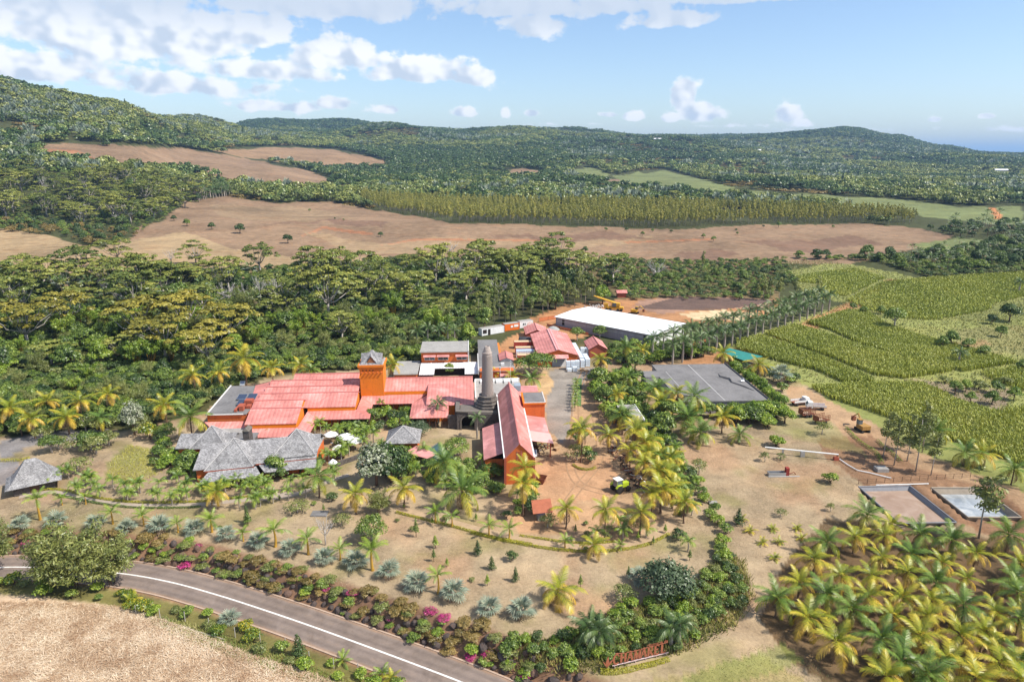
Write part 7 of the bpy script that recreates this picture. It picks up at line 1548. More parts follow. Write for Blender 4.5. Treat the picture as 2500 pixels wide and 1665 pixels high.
# creeping shrubs down the right-hand bank of the lower lawn
for i, (x, y) in enumerate(((1560, 300), (1580, 350), (1650, 420), (1670, 500), (1720, 560), (1700, 640), (1690, 700), (1720, 740), (1500, 250), (1540, 230), (1470, 330), (1450, 440), (1620, 460))): plant(('garden_shrub', 'lime_shrub')[i % 2], at(zb3(x, y)), 1.35, 'spreading shrub down the edge of the right lawn', 'shrub', group='shrubs down the edge of the right lawn')
# rough bank above the sign
g = random.Random(12)
bankpts = scatter([(1290, 1470), (1350, 1440), (1420, 1400), (1500, 1385), (1600, 1340), (1660, 1280), (1700, 1290), (1720, 1370), (1680, 1430), (1560, 1500), (1480, 1500), (1400, 1540), (1300, 1550), (1200, 1540), (1130, 1520), (1180, 1470)], 1.75, seed=44)
for p in bankpts: k = g.choices(('garden_shrub', 'lime_shrub', 'dark_shrub', 'scrub'), (3, 2, 1.4, 2))[0]; plant(k, Vector(p), g.uniform(.75, 1.25) * (.5 if k == 'scrub' else 1), {'garden_shrub': 'green shrub on the rough bank behind the lettered sign', 'lime_shrub': 'bright shrub on the rough bank behind the lettered sign', 'dark_shrub': 'dark shrub on the rough bank behind the lettered sign', 'scrub': 'dry olive scrub on the rough bank behind the lettered sign'}[k], 'shrub', 'shrubs on the bank behind the sign')
for i, (x, y, s, h, lab) in enumerate(((800, 1200, 1.35, 3.1, 'left dark royal palm beside the lettered sign'), (870, 1230, 1.25, 2.9, 'second dark royal palm beside the lettered sign'), (1365, 1200, 1.25, 3.0, 'right royal palm at the end of the lettered sign'), (1420, 1180, 1.2, 3.0, 'fuller royal palm behind the right end of the sign'))): palm('royal', at(zb3(x, y), h), h, lab, 'royal palms by the sign', s)
# bank along the road: blossom and scrub between boulders
for i in range(len(ROAD)):
    if i % 2: continue
    x0, y0 = ROAD[i]; fx0, _f = project(x0, y0, ROAD_Z)
    if not (-60 < fx0 < 1200) or y0 < 55: continue
    for k in range(6):
        d = g.uniform(3.9, 7.9); x, y = x0 + ROADN[i, 0] * d + g.uniform(-.6, .6), y0 + ROADN[i, 1] * d; u = g.random()
        if u < .12: continue
        kd = g.choices(('scrub', 'rusty_scrub', 'magenta_shrub', 'garden_shrub', 'lime_shrub'), (2.5, 3.8, .75 if fx0 > 420 else .2, 1.6, .8))[0]
        sb = g.uniform(.75, 1.45) * (.5 if kd == 'scrub' else .36 if kd[0] == 'r' else .75); plant(kd, Vector((x, y, gz(x, y))), sb, {'rusty_scrub': 'reddish twiggy scrub among the boulders of the road bank', 'scrub': 'dry twiggy scrub among the boulders of the road bank', 'magenta_shrub': 'magenta bougainvillea among the boulders of the road bank', 'garden_shrub': 'green weed bush among the boulders of the road bank', 'lime_shrub': 'bright creeping bush among the boulders of the road bank'}[kd], 'shrub', 'bushes on the road bank', sz=sb * g.uniform(.5, .95))
    d = -g.uniform(4.2, 7.6); x, y = x0 + ROADN[i, 0] * d, y0 + ROADN[i, 1] * d
    if 330 < fx0 < 1100 or fx0 < 330:
        kd = g.choices(('garden_shrub', 'lime_shrub', 'yellow_flower_shrub', 'scrub'), (2, 2, 1.5, 1.5))[0]; big = 1.5 if fx0 < 300 else 1.15
        plant(kd, Vector((x, y, gz(x, y))), g.uniform(.6, 1.1) * big * (.5 if kd == 'scrub' else 1), {'garden_shrub': 'green weed bush on the field side of the road', 'lime_shrub': 'lime bush on the field side of the road', 'yellow_flower_shrub': 'yellow-flowered bush on the field side of the road', 'scrub': 'dry bush on the field side of the road'}[kd], 'shrub', 'bushes on the field side of the road')
for i, (zf, x, y, k, s, lab) in enumerate(((zb1, 1430, 1190, 'silver', .9, 'green fan palm in the verge below the road'), (zb1, 820, 1080, 'yellow', .55, 'orange-tipped palm beside the weeping tree'), (zb2, 660, 1440, 'kingyoung', .7, 'young palm in the verge beside the fence'), (zb2, 925, 1530, 'kingyoung', .7, 'young palm at the lower end of the verge'), (zb2, 990, 1560, 'yellow', .5, 'yellow young palm at the lower end of the verge'))): palm(k, at(zf(x, y)), .5, lab, None, s)
plant('small_conical_tree', at(zb2(360, 1395)), 1.4, 'dark green conical shrub in the verge', 'shrub')

# hedges: leaf ribbons
def hedge(pts, zf, w, h, label, mat=L_LIME, dens=90, leaf=.07):
    P_ = path_px(pts, zf); g = np.random.default_rng(len(P_)); L_ = np.linalg.norm(np.diff(P_, axis=0), axis=1).sum(); n = int(L_ * dens); i = g.integers(0, len(P_) - 1, n); f = g.random(n)[:, None]
    b = P_[i] * (1 - f) + P_[i + 1] * f; t = P_[i + 1] - P_[i]; t /= np.linalg.norm(t, axis=1)[:, None]; nn_ = np.stack([-t[:, 1], t[:, 0]], 1); a = g.uniform(0, math.pi, n)
    off = np.cos(a) * w * .5; z = np.sin(a) * h * g.uniform(.75, 1.1, n) * (.8 + .3 * vnoise(b[:, 0], b[:, 1])); xy = b + nn_ * off[:, None]; C = np.stack([xy[:, 0], xy[:, 1], ground(xy[:, 0], xy[:, 1]) + z], 1)
    N = unit(np.stack([nn_[:, 0] * np.cos(a), nn_[:, 1] * np.cos(a), np.sin(a)], 1) + g.normal(size=(n, 3)) * .5); V, F = leafquads(C, N, leaf, .7, g)
    c0 = Vector((P_[0][0], P_[0][1], gz(*P_[0]))); o = link('hedge', npmesh('hedge', V - np.array(c0), F, mat, np.repeat(g.random(n), 4))); o.location = c0; return tag(o, label, 'hedge')
hedge([(130, 400), (300, 373), (420, 382), (540, 412), (660, 434), (800, 450), (960, 455), (1100, 453), (1250, 447), (1400, 432), (1550, 417), (1700, 394)], zb1, .6, .5, 'low yellow-green hedge along the upper edge of the garden path', dens=170)
hedge([(330, 400), (520, 440), (640, 462), (800, 482), (960, 487), (1100, 485), (1250, 480)], zb1, .5, .4, 'low hedge along the lower edge of the garden path', L_MID, 150)
hedge([(1020, 420), (1200, 465), (1400, 515), (1600, 570), (1760, 607), (1943, 640)], zb2, .6, .45, 'clipped hedge along the curved earth path, lower left', dens=170)
hedge([(0, 560), (250, 618), (450, 655), (650, 680), (850, 685), (1060, 668), (1220, 628), (1340, 565)], zb3, .6, .45, 'clipped hedge curving below the yard', dens=170)
hedge([(330, 580), (520, 605), (650, 625), (850, 630), (980, 620)], zb3, .5, .4, 'inner clipped hedge below the yard', dens=150)
hedge([(1405, 450), (1420, 400), (1410, 350)], zb3, .5, .5, 'short hedge at the right end of the curved path', dens=150)
hedge([(690, 100), (740, 128), (800, 132), (845, 118)], zb3, .6, .5, 'curved hedge round the yard island', dens=200)
hedge([(875, 1500), (960, 1505), (1060, 1490), (1160, 1465), (1250, 1445), (1340, 1415)], zb3, .7, .5, 'bright yellow hedge along the foot of the lettered sign', dens=320, leaf=.06)
hedge([(0, 1475), (150, 1470), (200, 1455)], zb1 if False else z4, .8, .6, 'yellow hedge beside the parking strip', dens=140)
hedge([(780, 460), (880, 560), (960, 620), (1050, 680), (1100, 770)], zb5, .9, .7, 'ragged hedge along the gully by the lawn', L_BRIGHT, 120); hedge([(1060, 570), (1130, 640), (1200, 690), (1270, 760)], zb5, .9, .7, 'ragged hedge under the gum trees', L_MID, 120)
# golden slope bed
tufts('slope_ground_cover', [(255, 1060), (300, 1022), (345, 1032), (372, 1088), (310, 1112), (245, 1100)], 4, 'yellow-green ground cover on the slope bed', 'ground cover', L_LIME, (.15, .4), .05, 5)
# straw
g = np.random.default_rng(4); sp = scatter([(-160, 1395), (0, 1385), (120, 1385), (280, 1395), (420, 1440), (560, 1500), (700, 1545), (840, 1590), (900, 1680), (-160, 1680)], .19, seed=9)
sd_ = road_dist(sp[:, 0], sp[:, 1]); sp = sp[(sd_ < -7.4) & (sd_ > -90)]
n = len(sp); a = g.uniform(0, 6.28, n) + 2.2 * fbm(sp[:, 0] / 2, sp[:, 1] / 2, 2); ln_ = g.uniform(.25, .7, n); d = np.stack([np.cos(a), np.sin(a), g.uniform(-.05, .35, n)], 1) * ln_[:, None]; s2 = np.stack([-np.sin(a), np.cos(a), np.zeros(n)], 1) * .035
C = sp + np.array([0, 0, .05]) + np.stack([np.zeros(n), np.zeros(n), g.uniform(0, .12, n) + .25 * fbm(sp[:, 0] / 1.3, sp[:, 1] / 1.3, 2)], 1)
V = np.stack([C - d - s2, C - d * .2 - s2, C + d, C - d * .2 + s2], 1).reshape(-1, 3)
tag(link('straw_mulch', npmesh('straw_mulch', V, np.arange(4 * n).reshape(-1, 4), L_STRAW, np.repeat(np.clip(g.normal(.5, .28, n) + 1.1 * (fbm(sp[:, 0] / 2.5, sp[:, 1] / 2.5, 3) - .5), 0, 1), 4))), 'dry cane straw strewn over the harvested field', 'straw', kind='stuff')
# rough grass on lawns and field edges
tufts('lawn_grass', [(0, 1120), (400, 1130), (700, 1150), (1000, 1180), (1300, 1260), (1500, 1250), (1560, 1150), (1480, 1000), (1700, 960), (1950, 1030), (2000, 1150), (1860, 1280), (1720, 1300), (1640, 1300), (1400, 1400), (1290, 1470), (1000, 1400), (700, 1330), (350, 1250), (0, 1240)], 2.6, 'short parched grass over the lawns', 'grass', leafmat('parched_grass', [(.20, .18, .07), (.38, .28, .165), (.55, .43, .28)], .2, .1), (.06, .16), .035, 6, nb=5, spread=.3)
tufts('rough_grass', [(1400, 1600), (1550, 1560), (1760, 1480), (1900, 1540), (2000, 1640), (1400, 1640)], 5, 'patchy green grass in front of the sign', 'grass', leafmat('patchy_grass', [(.12, .17, .03), (.27, .25, .07), (.5, .4, .22)], .2, .1), (.08, .2), .035, 7, nb=5, spread=.25)
tufts('verge_weeds', [(300, 1400), (420, 1430), (600, 1490), (760, 1550), (880, 1600), (960, 1640), (900, 1650), (700, 1570), (500, 1500), (380, 1450)], 9, 'weedy grass on the verge between fence and road', 'grass', leafmat('verge_grass', [(.12, .17, .03), (.22, .25, .05), (.46, .38, .16)], .2, .1), (.2, .55), .05, 8, nb=6, spread=.3)
tufts('rough_field_grass', [(1790, 600), (1900, 600), (2060, 628), (2140, 650), (2420, 625), (2420, 1100), (2200, 960), (2060, 880), (1850, 880), (1700, 790), (1940, 700), (1840, 670)], .35, 'rough green growth on the fallow ground among the cane', 'grass', leafmat('fallow_growth', [(.10, .13, .03), (.2, .21, .05), (.36, .3, .12)], .25, .1), (.3, .9), .16, 9, nb=5, spread=.6)
# undergrowth under the woods
up_ = np.concatenate([scatter(GULLY, 3.4, seed=61), scatter([(-60, 900), (420, 840), (1090, 785), (1100, 815), (860, 848), (640, 860), (560, 880), (470, 940), (300, 985), (-60, 1005)], 2.6, seed=64), scatter([(-60, 400), (330, 412), (460, 450), (390, 495), (330, 530), (0, 515), (-60, 515)], 7, seed=65), scatter([(1330, 600), (1800, 600), (1830, 650), (1760, 690), (1440, 690)], 4.2, seed=62), scatter([(1770, 598), (2000, 600), (2140, 640), (2420, 620), (2420, 555), (2150, 585)], 3.8, seed=63)]); g = np.random.default_rng(5)
FK2 = [b for k in ('scrub', 'garden_shrub', 'dark_shrub') for (a, b) in PROTO[k][:2]]
uscale = np.array([.9, .9, 1.7, 1.7, 1.7, 1.7]); ik = g.integers(0, 6, len(up_)); s_ = uscale[ik] * g.uniform(.8, 1.4, len(up_))
instances('undergrowth', up_, np.stack([s_, s_, s_ * .9], 1), g.uniform(0, 6.28, len(up_)), ik, FK2, 'tangled undergrowth below the trees of the gully', 'undergrowth')
# behind the palms, along the buildings: mixed bushes in a belt
belt = scatter([(-60, 905), (90, 885), (250, 870), (420, 850), (540, 826), (700, 820), (900, 806), (1030, 796), (1090, 800), (960, 835), (880, 838), (700, 855), (560, 870), (440, 905), (300, 960), (200, 985), (90, 1000), (-60, 1010)], 4.3, seed=71)
rb_ = random.Random(3)
for p in belt: k = rb_.choices(('broadleaf_tree', 'dark_tree', 'weeping_tree', 'bamboo_clump', 'spreading_tree'), (3, 2, 2, 1, 2))[0]; plant(k, Vector(p), rb_.uniform(.36, .62), LAB[k].format('in the belt behind the yellow palms'), group='bushy trees behind the yellow palms')

# planting beds close to the buildings
BEDS = [([(600, 1112), (690, 1100), (770, 1068), (850, 1010), (830, 965), (770, 995), (790, 1045), (700, 1075), (620, 1095)], 'in the beds before the restaurant terrace', 2.3), ([(372, 1008), (420, 1042), (470, 1098), (420, 1112), (350, 1066)], 'at the left end of the restaurant', 2.4), ([(830, 1090), (885, 1035), (960, 1040), (1060, 1075), (1120, 1062), (1150, 1140), (1090, 1150), (980, 1112)], 'in the dense planting below the pool', 2.3), ([(700, 962), (850, 932), (985, 965), (960, 1000), (800, 985)], 'in the courtyard beds', 2.6), ([(1180, 1130), (1240, 1120), (1250, 1190), (1160, 1200)], 'below the orange gable', 2.8), ([(1400, 880), (1440, 850), (1500, 960), (1560, 1030), (1600, 1120), (1560, 1160), (1480, 1030)], 'along the row of yellow palms', 2.2), ([(1400, 800), (1480, 790), (1620, 800), (1660, 815), (1480, 835), (1400, 840)], 'behind the wide grey roof', 2.6)]
rb_ = random.Random(17)
for bi, (pl, wh, spc) in enumerate(BEDS):
    for p in scatter(pl, spc, seed=80 + bi):
        k = rb_.choices(('garden_shrub', 'dark_shrub', 'lime_shrub', 'small', 'broadleaf_tree'), (3, 2, 2, 1.6, .8))[0]
        if k == 'small': palm('small', Vector(p), rb_.uniform(1.2, 2.4), 'small leafy palm ' + wh, 'small palms ' + wh, rb_.uniform(1.1, 1.5), parts=False)
        else: plant(k, Vector(p), rb_.uniform(1.1, 1.9) * (.24 if k[0] == 'b' else 1), {'garden_shrub': 'green shrub ', 'dark_shrub': 'dark glossy shrub ', 'lime_shrub': 'bright yellow-green shrub ', 'broadleaf_tree': 'small bushy tree '}[k] + wh, 'shrub', 'shrubs ' + wh)

for p in scatter([(100, 1092), (420, 1118), (560, 1105), (700, 1112), (690, 1165), (420, 1172), (150, 1142)], 4.2, seed=91): palm('small', Vector(p), rb_.uniform(1.3, 2.2), 'small drooping green palm scattered along the garden path', 'small palms scattered along the garden path', rb_.uniform(1.0, 1.4), parts=False)
for p in scatter([(60, 985), (240, 985), (330, 975), (400, 1010), (330, 1020), (200, 1050), (60, 1040)], 6.5, seed=92): plant('open_garden_tree', Vector(p), rb_.uniform(.9, 1.6), 'small spreading tree on the slope behind the hut', group='small trees behind the hut')

for pl, spc, sd in (([(150, 1185), (700, 1205), (1000, 1262), (1250, 1300), (1200, 1345), (900, 1325), (600, 1262), (200, 1228)], 7.5, 95), ([(560, 1142), (800, 1150), (950, 1160), (1150, 1200), (1000, 1232), (700, 1190)], 4.6, 96), ([(1250, 1210), (1520, 1190), (1560, 1250), (1400, 1275), (1260, 1265)], 4.0, 97)):
    for p in scatter(pl, spc, seed=sd):
        k = rb_.choices(('slender_sapling', 'lime_sapling', 'garden_shrub', 'open_garden_tree', 'scrub'), (2, 2, 2, 1.5, 1))[0]; plant(k, Vector(p), rb_.uniform(.6, 1.1) * (.4 if k == 'scrub' else .65 if k[0] == 'g' else .9), {'slender_sapling': 'thin sapling ', 'lime_sapling': 'lime green sapling ', 'garden_shrub': 'small green shrub ', 'open_garden_tree': 'small open-crowned shrub ', 'scrub': 'dry low bush '}[k] + {95: 'on the lawn above the fan palms', 96: 'on the lawn below the restaurant path', 97: 'round the curved path below the yard'}[sd], 'shrub', {95: 'lawn plants above the fan palms', 96: 'lawn plants below the restaurant path', 97: 'plants round the curved path'}[sd])

for u_ in np.arange(53.5, 77.5, 2.4): x, y = uv(u_ + rb_.uniform(-.5, .5), 159.6 + rb_.uniform(-1, 1)); plant(rb_.choice(('bright_tree', 'broadleaf_tree')), Vector((x, y, gz(x, y))), rb_.uniform(.42, .55), 'bushy tree hiding the front wall of the wide grey roof', group='trees before the wide grey roof', sz=rb_.uniform(.38, .5))
for i, (x, y) in enumerate(((1432, 955), (1465, 985), (1492, 1012), (1450, 1035), (1512, 1048), (1535, 1085), (1548, 1122), (1500, 1135), (1575, 1155), (1418, 905), (1400, 1000), (1545, 1050))): palm('yellow', at(FULL(x, y), 4.2), 4.2, 'golden coconut palm in the crowded row beside the yard', 'coconut palms crowding the yard row', rb_.uniform(.95, 1.2))

for v_ in np.arange(163, 194, 3.4): x, y = uv(80.0 + rb_.uniform(-.6, .8), v_); plant('bright_tree', Vector((x, y, gz(x, y))), rb_.uniform(.48, .6), 'bright bushy tree along the right side of the wide grey roof', group='trees right of the wide grey roof', sz=rb_.uniform(.42, .55))
tufts('bank_scrub', [(1290, 1470), (1350, 1440), (1420, 1400), (1500, 1385), (1600, 1340), (1660, 1270), (1710, 1290), (1730, 1370), (1690, 1440), (1560, 1505), (1480, 1505), (1400, 1545), (1300, 1555), (1200, 1545), (1130, 1520), (1180, 1470)], 5, 'tall olive scrub grass over the bank behind the sign', 'scrub', leafmat('bank_scrub_leaves', [(.08, .10, .02), (.2, .2, .04), (.4, .33, .1)], .25, .1), (.4, 1.1), .07, 31, nb=7, spread=.3)
# ---------------------------------------------------------------- boulders of the road bank
ROCK = plain('bank_boulder', (.075, .058, .052), .9, .45, 1.4, bump=.5, dirt=(.16, .085, .055)); ROCK2 = plain('reddish_boulder', (.14, .085, .062), .9, .4, 1.6, bump=.5)
rock_me = []
for s in range(7):
    bm = bmesh.new(); bmesh.ops.create_icosphere(bm, subdivisions=2, radius=1); g = random.Random(s)
    ax = [Vector((g.gauss(0, 1), g.gauss(0, 1), g.gauss(0, 1))).normalized() for _ in range(9)]
    for v in bm.verts:
        k = 1.0
        for a in ax: k = min(k, .78 / max(.35, v.co.normalized().dot(a)))
        v.co *= k * (1 + g.uniform(-.05, .05))
    me = bpy.data.meshes.new('boulder'); bm.to_mesh(me); bm.free(); me.materials.append(ROCK if s < 5 else ROCK2); rock_me.append(me)
k0 = len(ROAD) // 3; bx_, by_ = ROAD[k0]
RB = empty('rock_bank', (bx_, by_, ROAD_Z), 0, 'bank of dark boulders stacked along the upper side of the road', 'rock bank')
g = random.Random(5); nb_ = 0
for i in range(len(ROAD)):
    x0, y0 = ROAD[i]; fx0, _f = project(x0, y0, ROAD_Z)
    if not (-40 < fx0 < 1330) or y0 < 45: continue
    if 75 < fx0 < 230 and g.random() < .4: continue
    for row in range(3):
        if nb_ >= 297 or g.random() < (.12 if fx0 < 900 else .4): continue
        d = 4.25 + row * 1.15 + g.uniform(-.3, .3); x, y = x0 + ROADN[i, 0] * d + g.uniform(-.4, .4), y0 + ROADN[i, 1] * d; s = g.uniform(.42, .95) * (1.05 if row < 2 else .8)
        o = link('boulder', rock_me[g.randrange(7)], RB); o.location = (x - bx_, y - by_, gz(x, y) + .12 * s - ROAD_Z); o.rotation_euler = (g.uniform(0, 6), g.uniform(0, 6), g.uniform(0, 6)); o.scale = (s, s * g.uniform(.7, 1), s * g.uniform(.65, .95)); nb_ += 1
# fence posts and a pale rail along the field
for i, (zf, x, y) in enumerate(((zb1, 848, 1150), (zb1, 997, 1170), (zb1, 1153, 1190), (zb1, 1303, 1230), (zb1, 1465, 1290), (zb1, 1622, 1330), (zb2, 100, 1310), (zb2, 272, 1340), (zb2, 432, 1430), (zb2, 597, 1475), (zb2, 762, 1510))):
    p = at(zf(x, y)); t = MB().tube([(0, 0, -.2), (.02, 0, 1.7)], [.06, .05], 6).build('fence_post', plain('weathered_post', (.42, .38, .33), .9, .25, 3)); t.location = p; tag(t, '%s weathered fence post from the left along the straw field' % ORD[i], 'fence post', 'fence posts along the straw field')
P_ = path_px([(800, 1148), (1000, 1185), (1200, 1245), (1400, 1305), (1500, 1325)], zb1); q = MB().tube([(p[0] - P_[0][0], p[1] - P_[0][1], gz(*p) + .06 - gz(*P_[0])) for p in P_[::4]], .07, 5); o = q.build('field_pipe', plain('pale_pvc', (.6, .52, .44), .6, .2, 2)); o.location = (P_[0][0], P_[0][1], gz(*P_[0])); tag(o, 'pale pipe lying along the edge of the straw field', 'pipe')

# ---------------------------------------------------------------- the lettered sign
SIGNM = plain('rust_painted_letters', (.38, .125, .065), .7, .3, 3); PALE = plain('pale_rail_paint', (.62, .45, .42), .7, .25, 2)
a = at(zb3(905, 1490)); b = at(zb3(1330, 1380)); dv = b - a; LW = dv.length; ang = math.atan2(dv.y, dv.x)
SG = empty('lettered_sign', a, ang, 'rust-red CHAMAREL lettering on a low rail with a cane leaf emblem', 'sign')
def strokes(q, L, t=.09, dep=.08):
    for (x0, z0, x1, z1, w) in L:
        d = Vector((x1 - x0, 0, z1 - z0)); n_ = Vector((-d.z, 0, d.x)).normalized() * w / 2; p = [Vector((x0, 0, z0)) - n_, Vector((x1, 0, z1)) - n_, Vector((x1, 0, z1)) + n_, Vector((x0, 0, z0)) + n_]
        q.add([(v.x, -dep / 2, v.z) for v in p] + [(v.x, dep / 2, v.z) for v in p], [(0, 1, 2, 3), (7, 6, 5, 4), (0, 4, 5, 1), (1, 5, 6, 2), (2, 6, 7, 3), (3, 7, 4, 0)])
W1, W2 = .2, .1
def serif(x, z, w=.3): return (x - w / 2, z, x + w / 2, z, .06)
CH = {'H': [(.15, 0, .15, 1, W1), (.75, 0, .75, 1, W1), (.15, .52, .75, .52, W2), serif(.15, .03), serif(.15, .97), serif(.75, .03), serif(.75, .97)],
      'A': [(.05, 0, .42, 1, W2), (.42, 1, .82, 0, W1), (.18, .36, .66, .36, .07), serif(.06, .03, .24), serif(.82, .03, .28)],
      'M': [(.1, 0, .16, 1, W2), (.16, .98, .52, .05, W1), (.52, .05, .88, .98, W2), (.88, 0, .88, 1, W1), serif(.1, .03, .24), serif(.88, .03, .3), serif(.12, .97, .22), serif(.9, .97, .22)],
      'R': [(.15, 0, .15, 1, W1), (.15, .97, .5, .97, W2), (.5, .97, .66, .86, W2), (.66, .86, .68, .7, .12), (.68, .7, .52, .53, W2), (.52, .51, .15, .51, W2), (.4, .5, .8, .02, W1), serif(.15, .03), serif(.15, .97, .2)],
      'E': [(.15, 0, .15, 1, W1), (.15, .97, .68, .97, W2), (.15, .03, .7, .03, W2), (.15, .52, .55, .52, W2), (.68, .97, .68, .8, .06), (.7, .03, .7, .22, .06), (.55, .42, .55, .62, .06), serif(.12, .03, .2), serif(.12, .97, .2)],
      'L': [(.15, 0, .15, 1, W1), (.15, .03, .68, .03, W2), (.68, .03, .68, .25, .06), serif(.15, .97), serif(.12, .03, .2)],
      'C': [(.47 + .42 * math.cos(R(45 + 27 * k)), .5 + .5 * math.sin(R(45 + 27 * k)), .47 + .42 * math.cos(R(45 + 27 * (k + 1))), .5 + .5 * math.sin(R(45 + 27 * (k + 1))), .09 + .08 * math.sin(math.pi * (k + .5) / 10)) for k in range(10)] + [(.78, .7, .78, .92, .06)]}
word = 'CHAMAREL'; x = LW * .13; LH = 1.5; pitch_ = (LW * .865) / 8.0
for i, c in enumerate(word):
    q = MB(); strokes(q, [(p[0] * pitch_ * .98, p[1] * LH, p[2] * pitch_ * .98, p[3] * LH, p[4] * LH) for p in CH[c]]); o = q.build('letter', SIGNM, SG); o.location = (x + i * pitch_, 0, .62)
MB().box(LW * .12, LW * 1.02, -.06, .06, .42, .52).build('rail', PALE, SG)
for k in range(6): MB().box(LW * (.15 + .165 * k), LW * (.15 + .165 * k) + .08, -.04, .04, 0, .415).build('rail_post', PALE, SG)
q = MB(); q.tube([(LW * .16, 0, 2.3), (LW * .3, 0, 2.05), (LW * .45, 0, 1.98), (LW * .62, 0, 2.05), (LW * .99, 0, 2.12)], .04, 5); q.build('upper_rail', SIGNM, SG)
fc = bpy.data.curves.new('small_lettering', 'FONT'); fc.body = 'rhumerie de'; fc.size = .62; fc.extrude = .03; fc.materials.append(SIGNM); tmp_ = bpy.data.objects.new('tmp', fc); o = link('small_lettering', bpy.data.meshes.new_from_object(tmp_), SG); bpy.data.objects.remove(tmp_); o['kind'] = 'stuff'; o.location = (LW * .66, 0, 2.17); o.rotation_euler = (R(90), 0, 0)
for (lean, h_, w_) in ((-.75, 1.15, .2), (.12, 1.75, .26), (.9, 1.1, .16)):
    q = MB(); pts = [(0, .45), (lean * .25 - w_, .45 + h_ * .45), (lean * .9, .45 + h_), (lean * .5 + w_ * .8, .45 + h_ * .5)]; q.wallpoly([(p[0] + LW * .035, 0, p[1]) for p in pts], .06); q.build('emblem_leaf', SIGNM, SG)
MB().tube([(LW * .035, .02, 0), (LW * .035, .02, .8)], .05, 5).build('emblem_stem', SIGNM, SG)

# ---------------------------------------------------------------- vehicles and yard things
RUB = plain('tyre_rubber', (.03, .028, .027), .85, .3, 2); LIMEP = plain('lime_tractor_paint', (.42, .52, .03), .4, .15, 2); RIMO = plain('orange_rim', (.55, .14, .04), .5, .2, 2); RUSTY = plain('rusted_steel', (.24, .085, .045), .85, .4, 2, dirt=(.1, .04, .03)); YELM = plain('machine_yellow', (.62, .35, .03), .6, .25, 1.5, dirt=(.3, .17, .06)); CLR = plain('cab_glass', (.10, .13, .15), .12, .2, 1, spec=.6)
def wheel(par, x, y, r, w, rim=RIMO):
    q = MB(); n = 18; prof = [(r * .55, -w / 2), (r * .93, -w / 2), (r, -w * .3), (r, w * .3), (r * .93, w / 2), (r * .55, w / 2)]
    q.lathe(prof, n); q.v = [(v[0], v[2], v[1]) for v in q.v]; t = q.build('tyre', RUB, par, True); t.location = (x, y, r)
    q = MB(); q.lathe([(r * .56, -w * .36), (r * .2, -w * .3), (r * .2, w * .3), (r * .56, w * .36)], n); q.v = [(v[0], v[2], v[1]) for v in q.v]; q.build('rim', rim, t)
p = at(zb3(1000, 275)); TR = empty('tractor', p, R(28), 'lime green tractor with a white cab roof parked on the dirt yard', 'tractor')
MB().box(.5, 2.2, -.42, .42, .85, 1.75).build('bonnet', LIMEP, TR); MB().box(2.2, 2.45, -.38, .38, .8, 1.6).build('grille', DARK, TR); MB().box(-1.0, 2.2, -.3, .3, .55, .85).build('chassis', RUB, TR)
MB().add([(-1.0, -.72, 1.3), (.5, -.72, 1.3), (.5, .72, 1.3), (-1.0, .72, 1.3), (-.85, -.62, 2.65), (.3, -.62, 2.65), (.3, .62, 2.65), (-.85, .62, 2.65)], [(0, 1, 5, 4), (1, 2, 6, 5), (2, 3, 7, 6), (3, 0, 4, 7)]).build('cab_glazing', CLR, TR)
q = MB()
for (x, y, x2, y2) in ((-1.02, -.74, -.87, -.64), (.52, -.74, .32, -.64), (.52, .74, .32, .64), (-1.02, .74, -.87, .64)): q.tube([(x, y, 1.2), (x2, y2, 2.68)], .05, 4)
q.build('cab_frame', LIMEP, TR); MB().box(-1.05, .5, -.75, .75, 2.66, 2.82).build('cab_roof', WHITE, TR)
for s in (-1, 1):
    wheel(TR, -.5, s * .95, .85, .5); wheel(TR, 1.75, s * .8, .58, .36); MB().slab([(-1.35, s * .72, 1.35), (-.9, s * .72, 1.82), (.1, s * .72, 1.82), (.1, s * 1.22, 1.82), (-.9, s * 1.22, 1.82), (-1.35, s * 1.22, 1.35)], .07).build('mudguard', LIMEP, TR)
MB().tube([(1.2, .3, 1.75), (1.2, .3, 2.5)], .05, 5).build('exhaust', DARK, TR)
p = at(zb3(485, 470)); BN = empty('open_shelter', p, R(8), 'little open shelter with a rusty mono-pitch roof in the yard', 'shelter')
MB().slab([(-1.9, -.6, 1.75), (1.7, -.9, 2.05), (1.9, 2.4, 3.0), (-1.7, 2.7, 2.7)], .08).build('roof', plain('rusty_sheet', (.40, .13, .07), .75, .3, 1), BN)
for (x, y, h) in ((-1.6, -.4, 1.7), (1.5, -.6, 1.95), (1.6, 2.2, 2.9), (-1.5, 2.4, 2.6)): MB().tube([(x, y, 0), (x, y, h)], .07, 5).build('post', TIMBER, BN)
MB().box(-.9, .5, -.3, 1.2, 0, 1.2).build('cabinet', STEEL, BN)
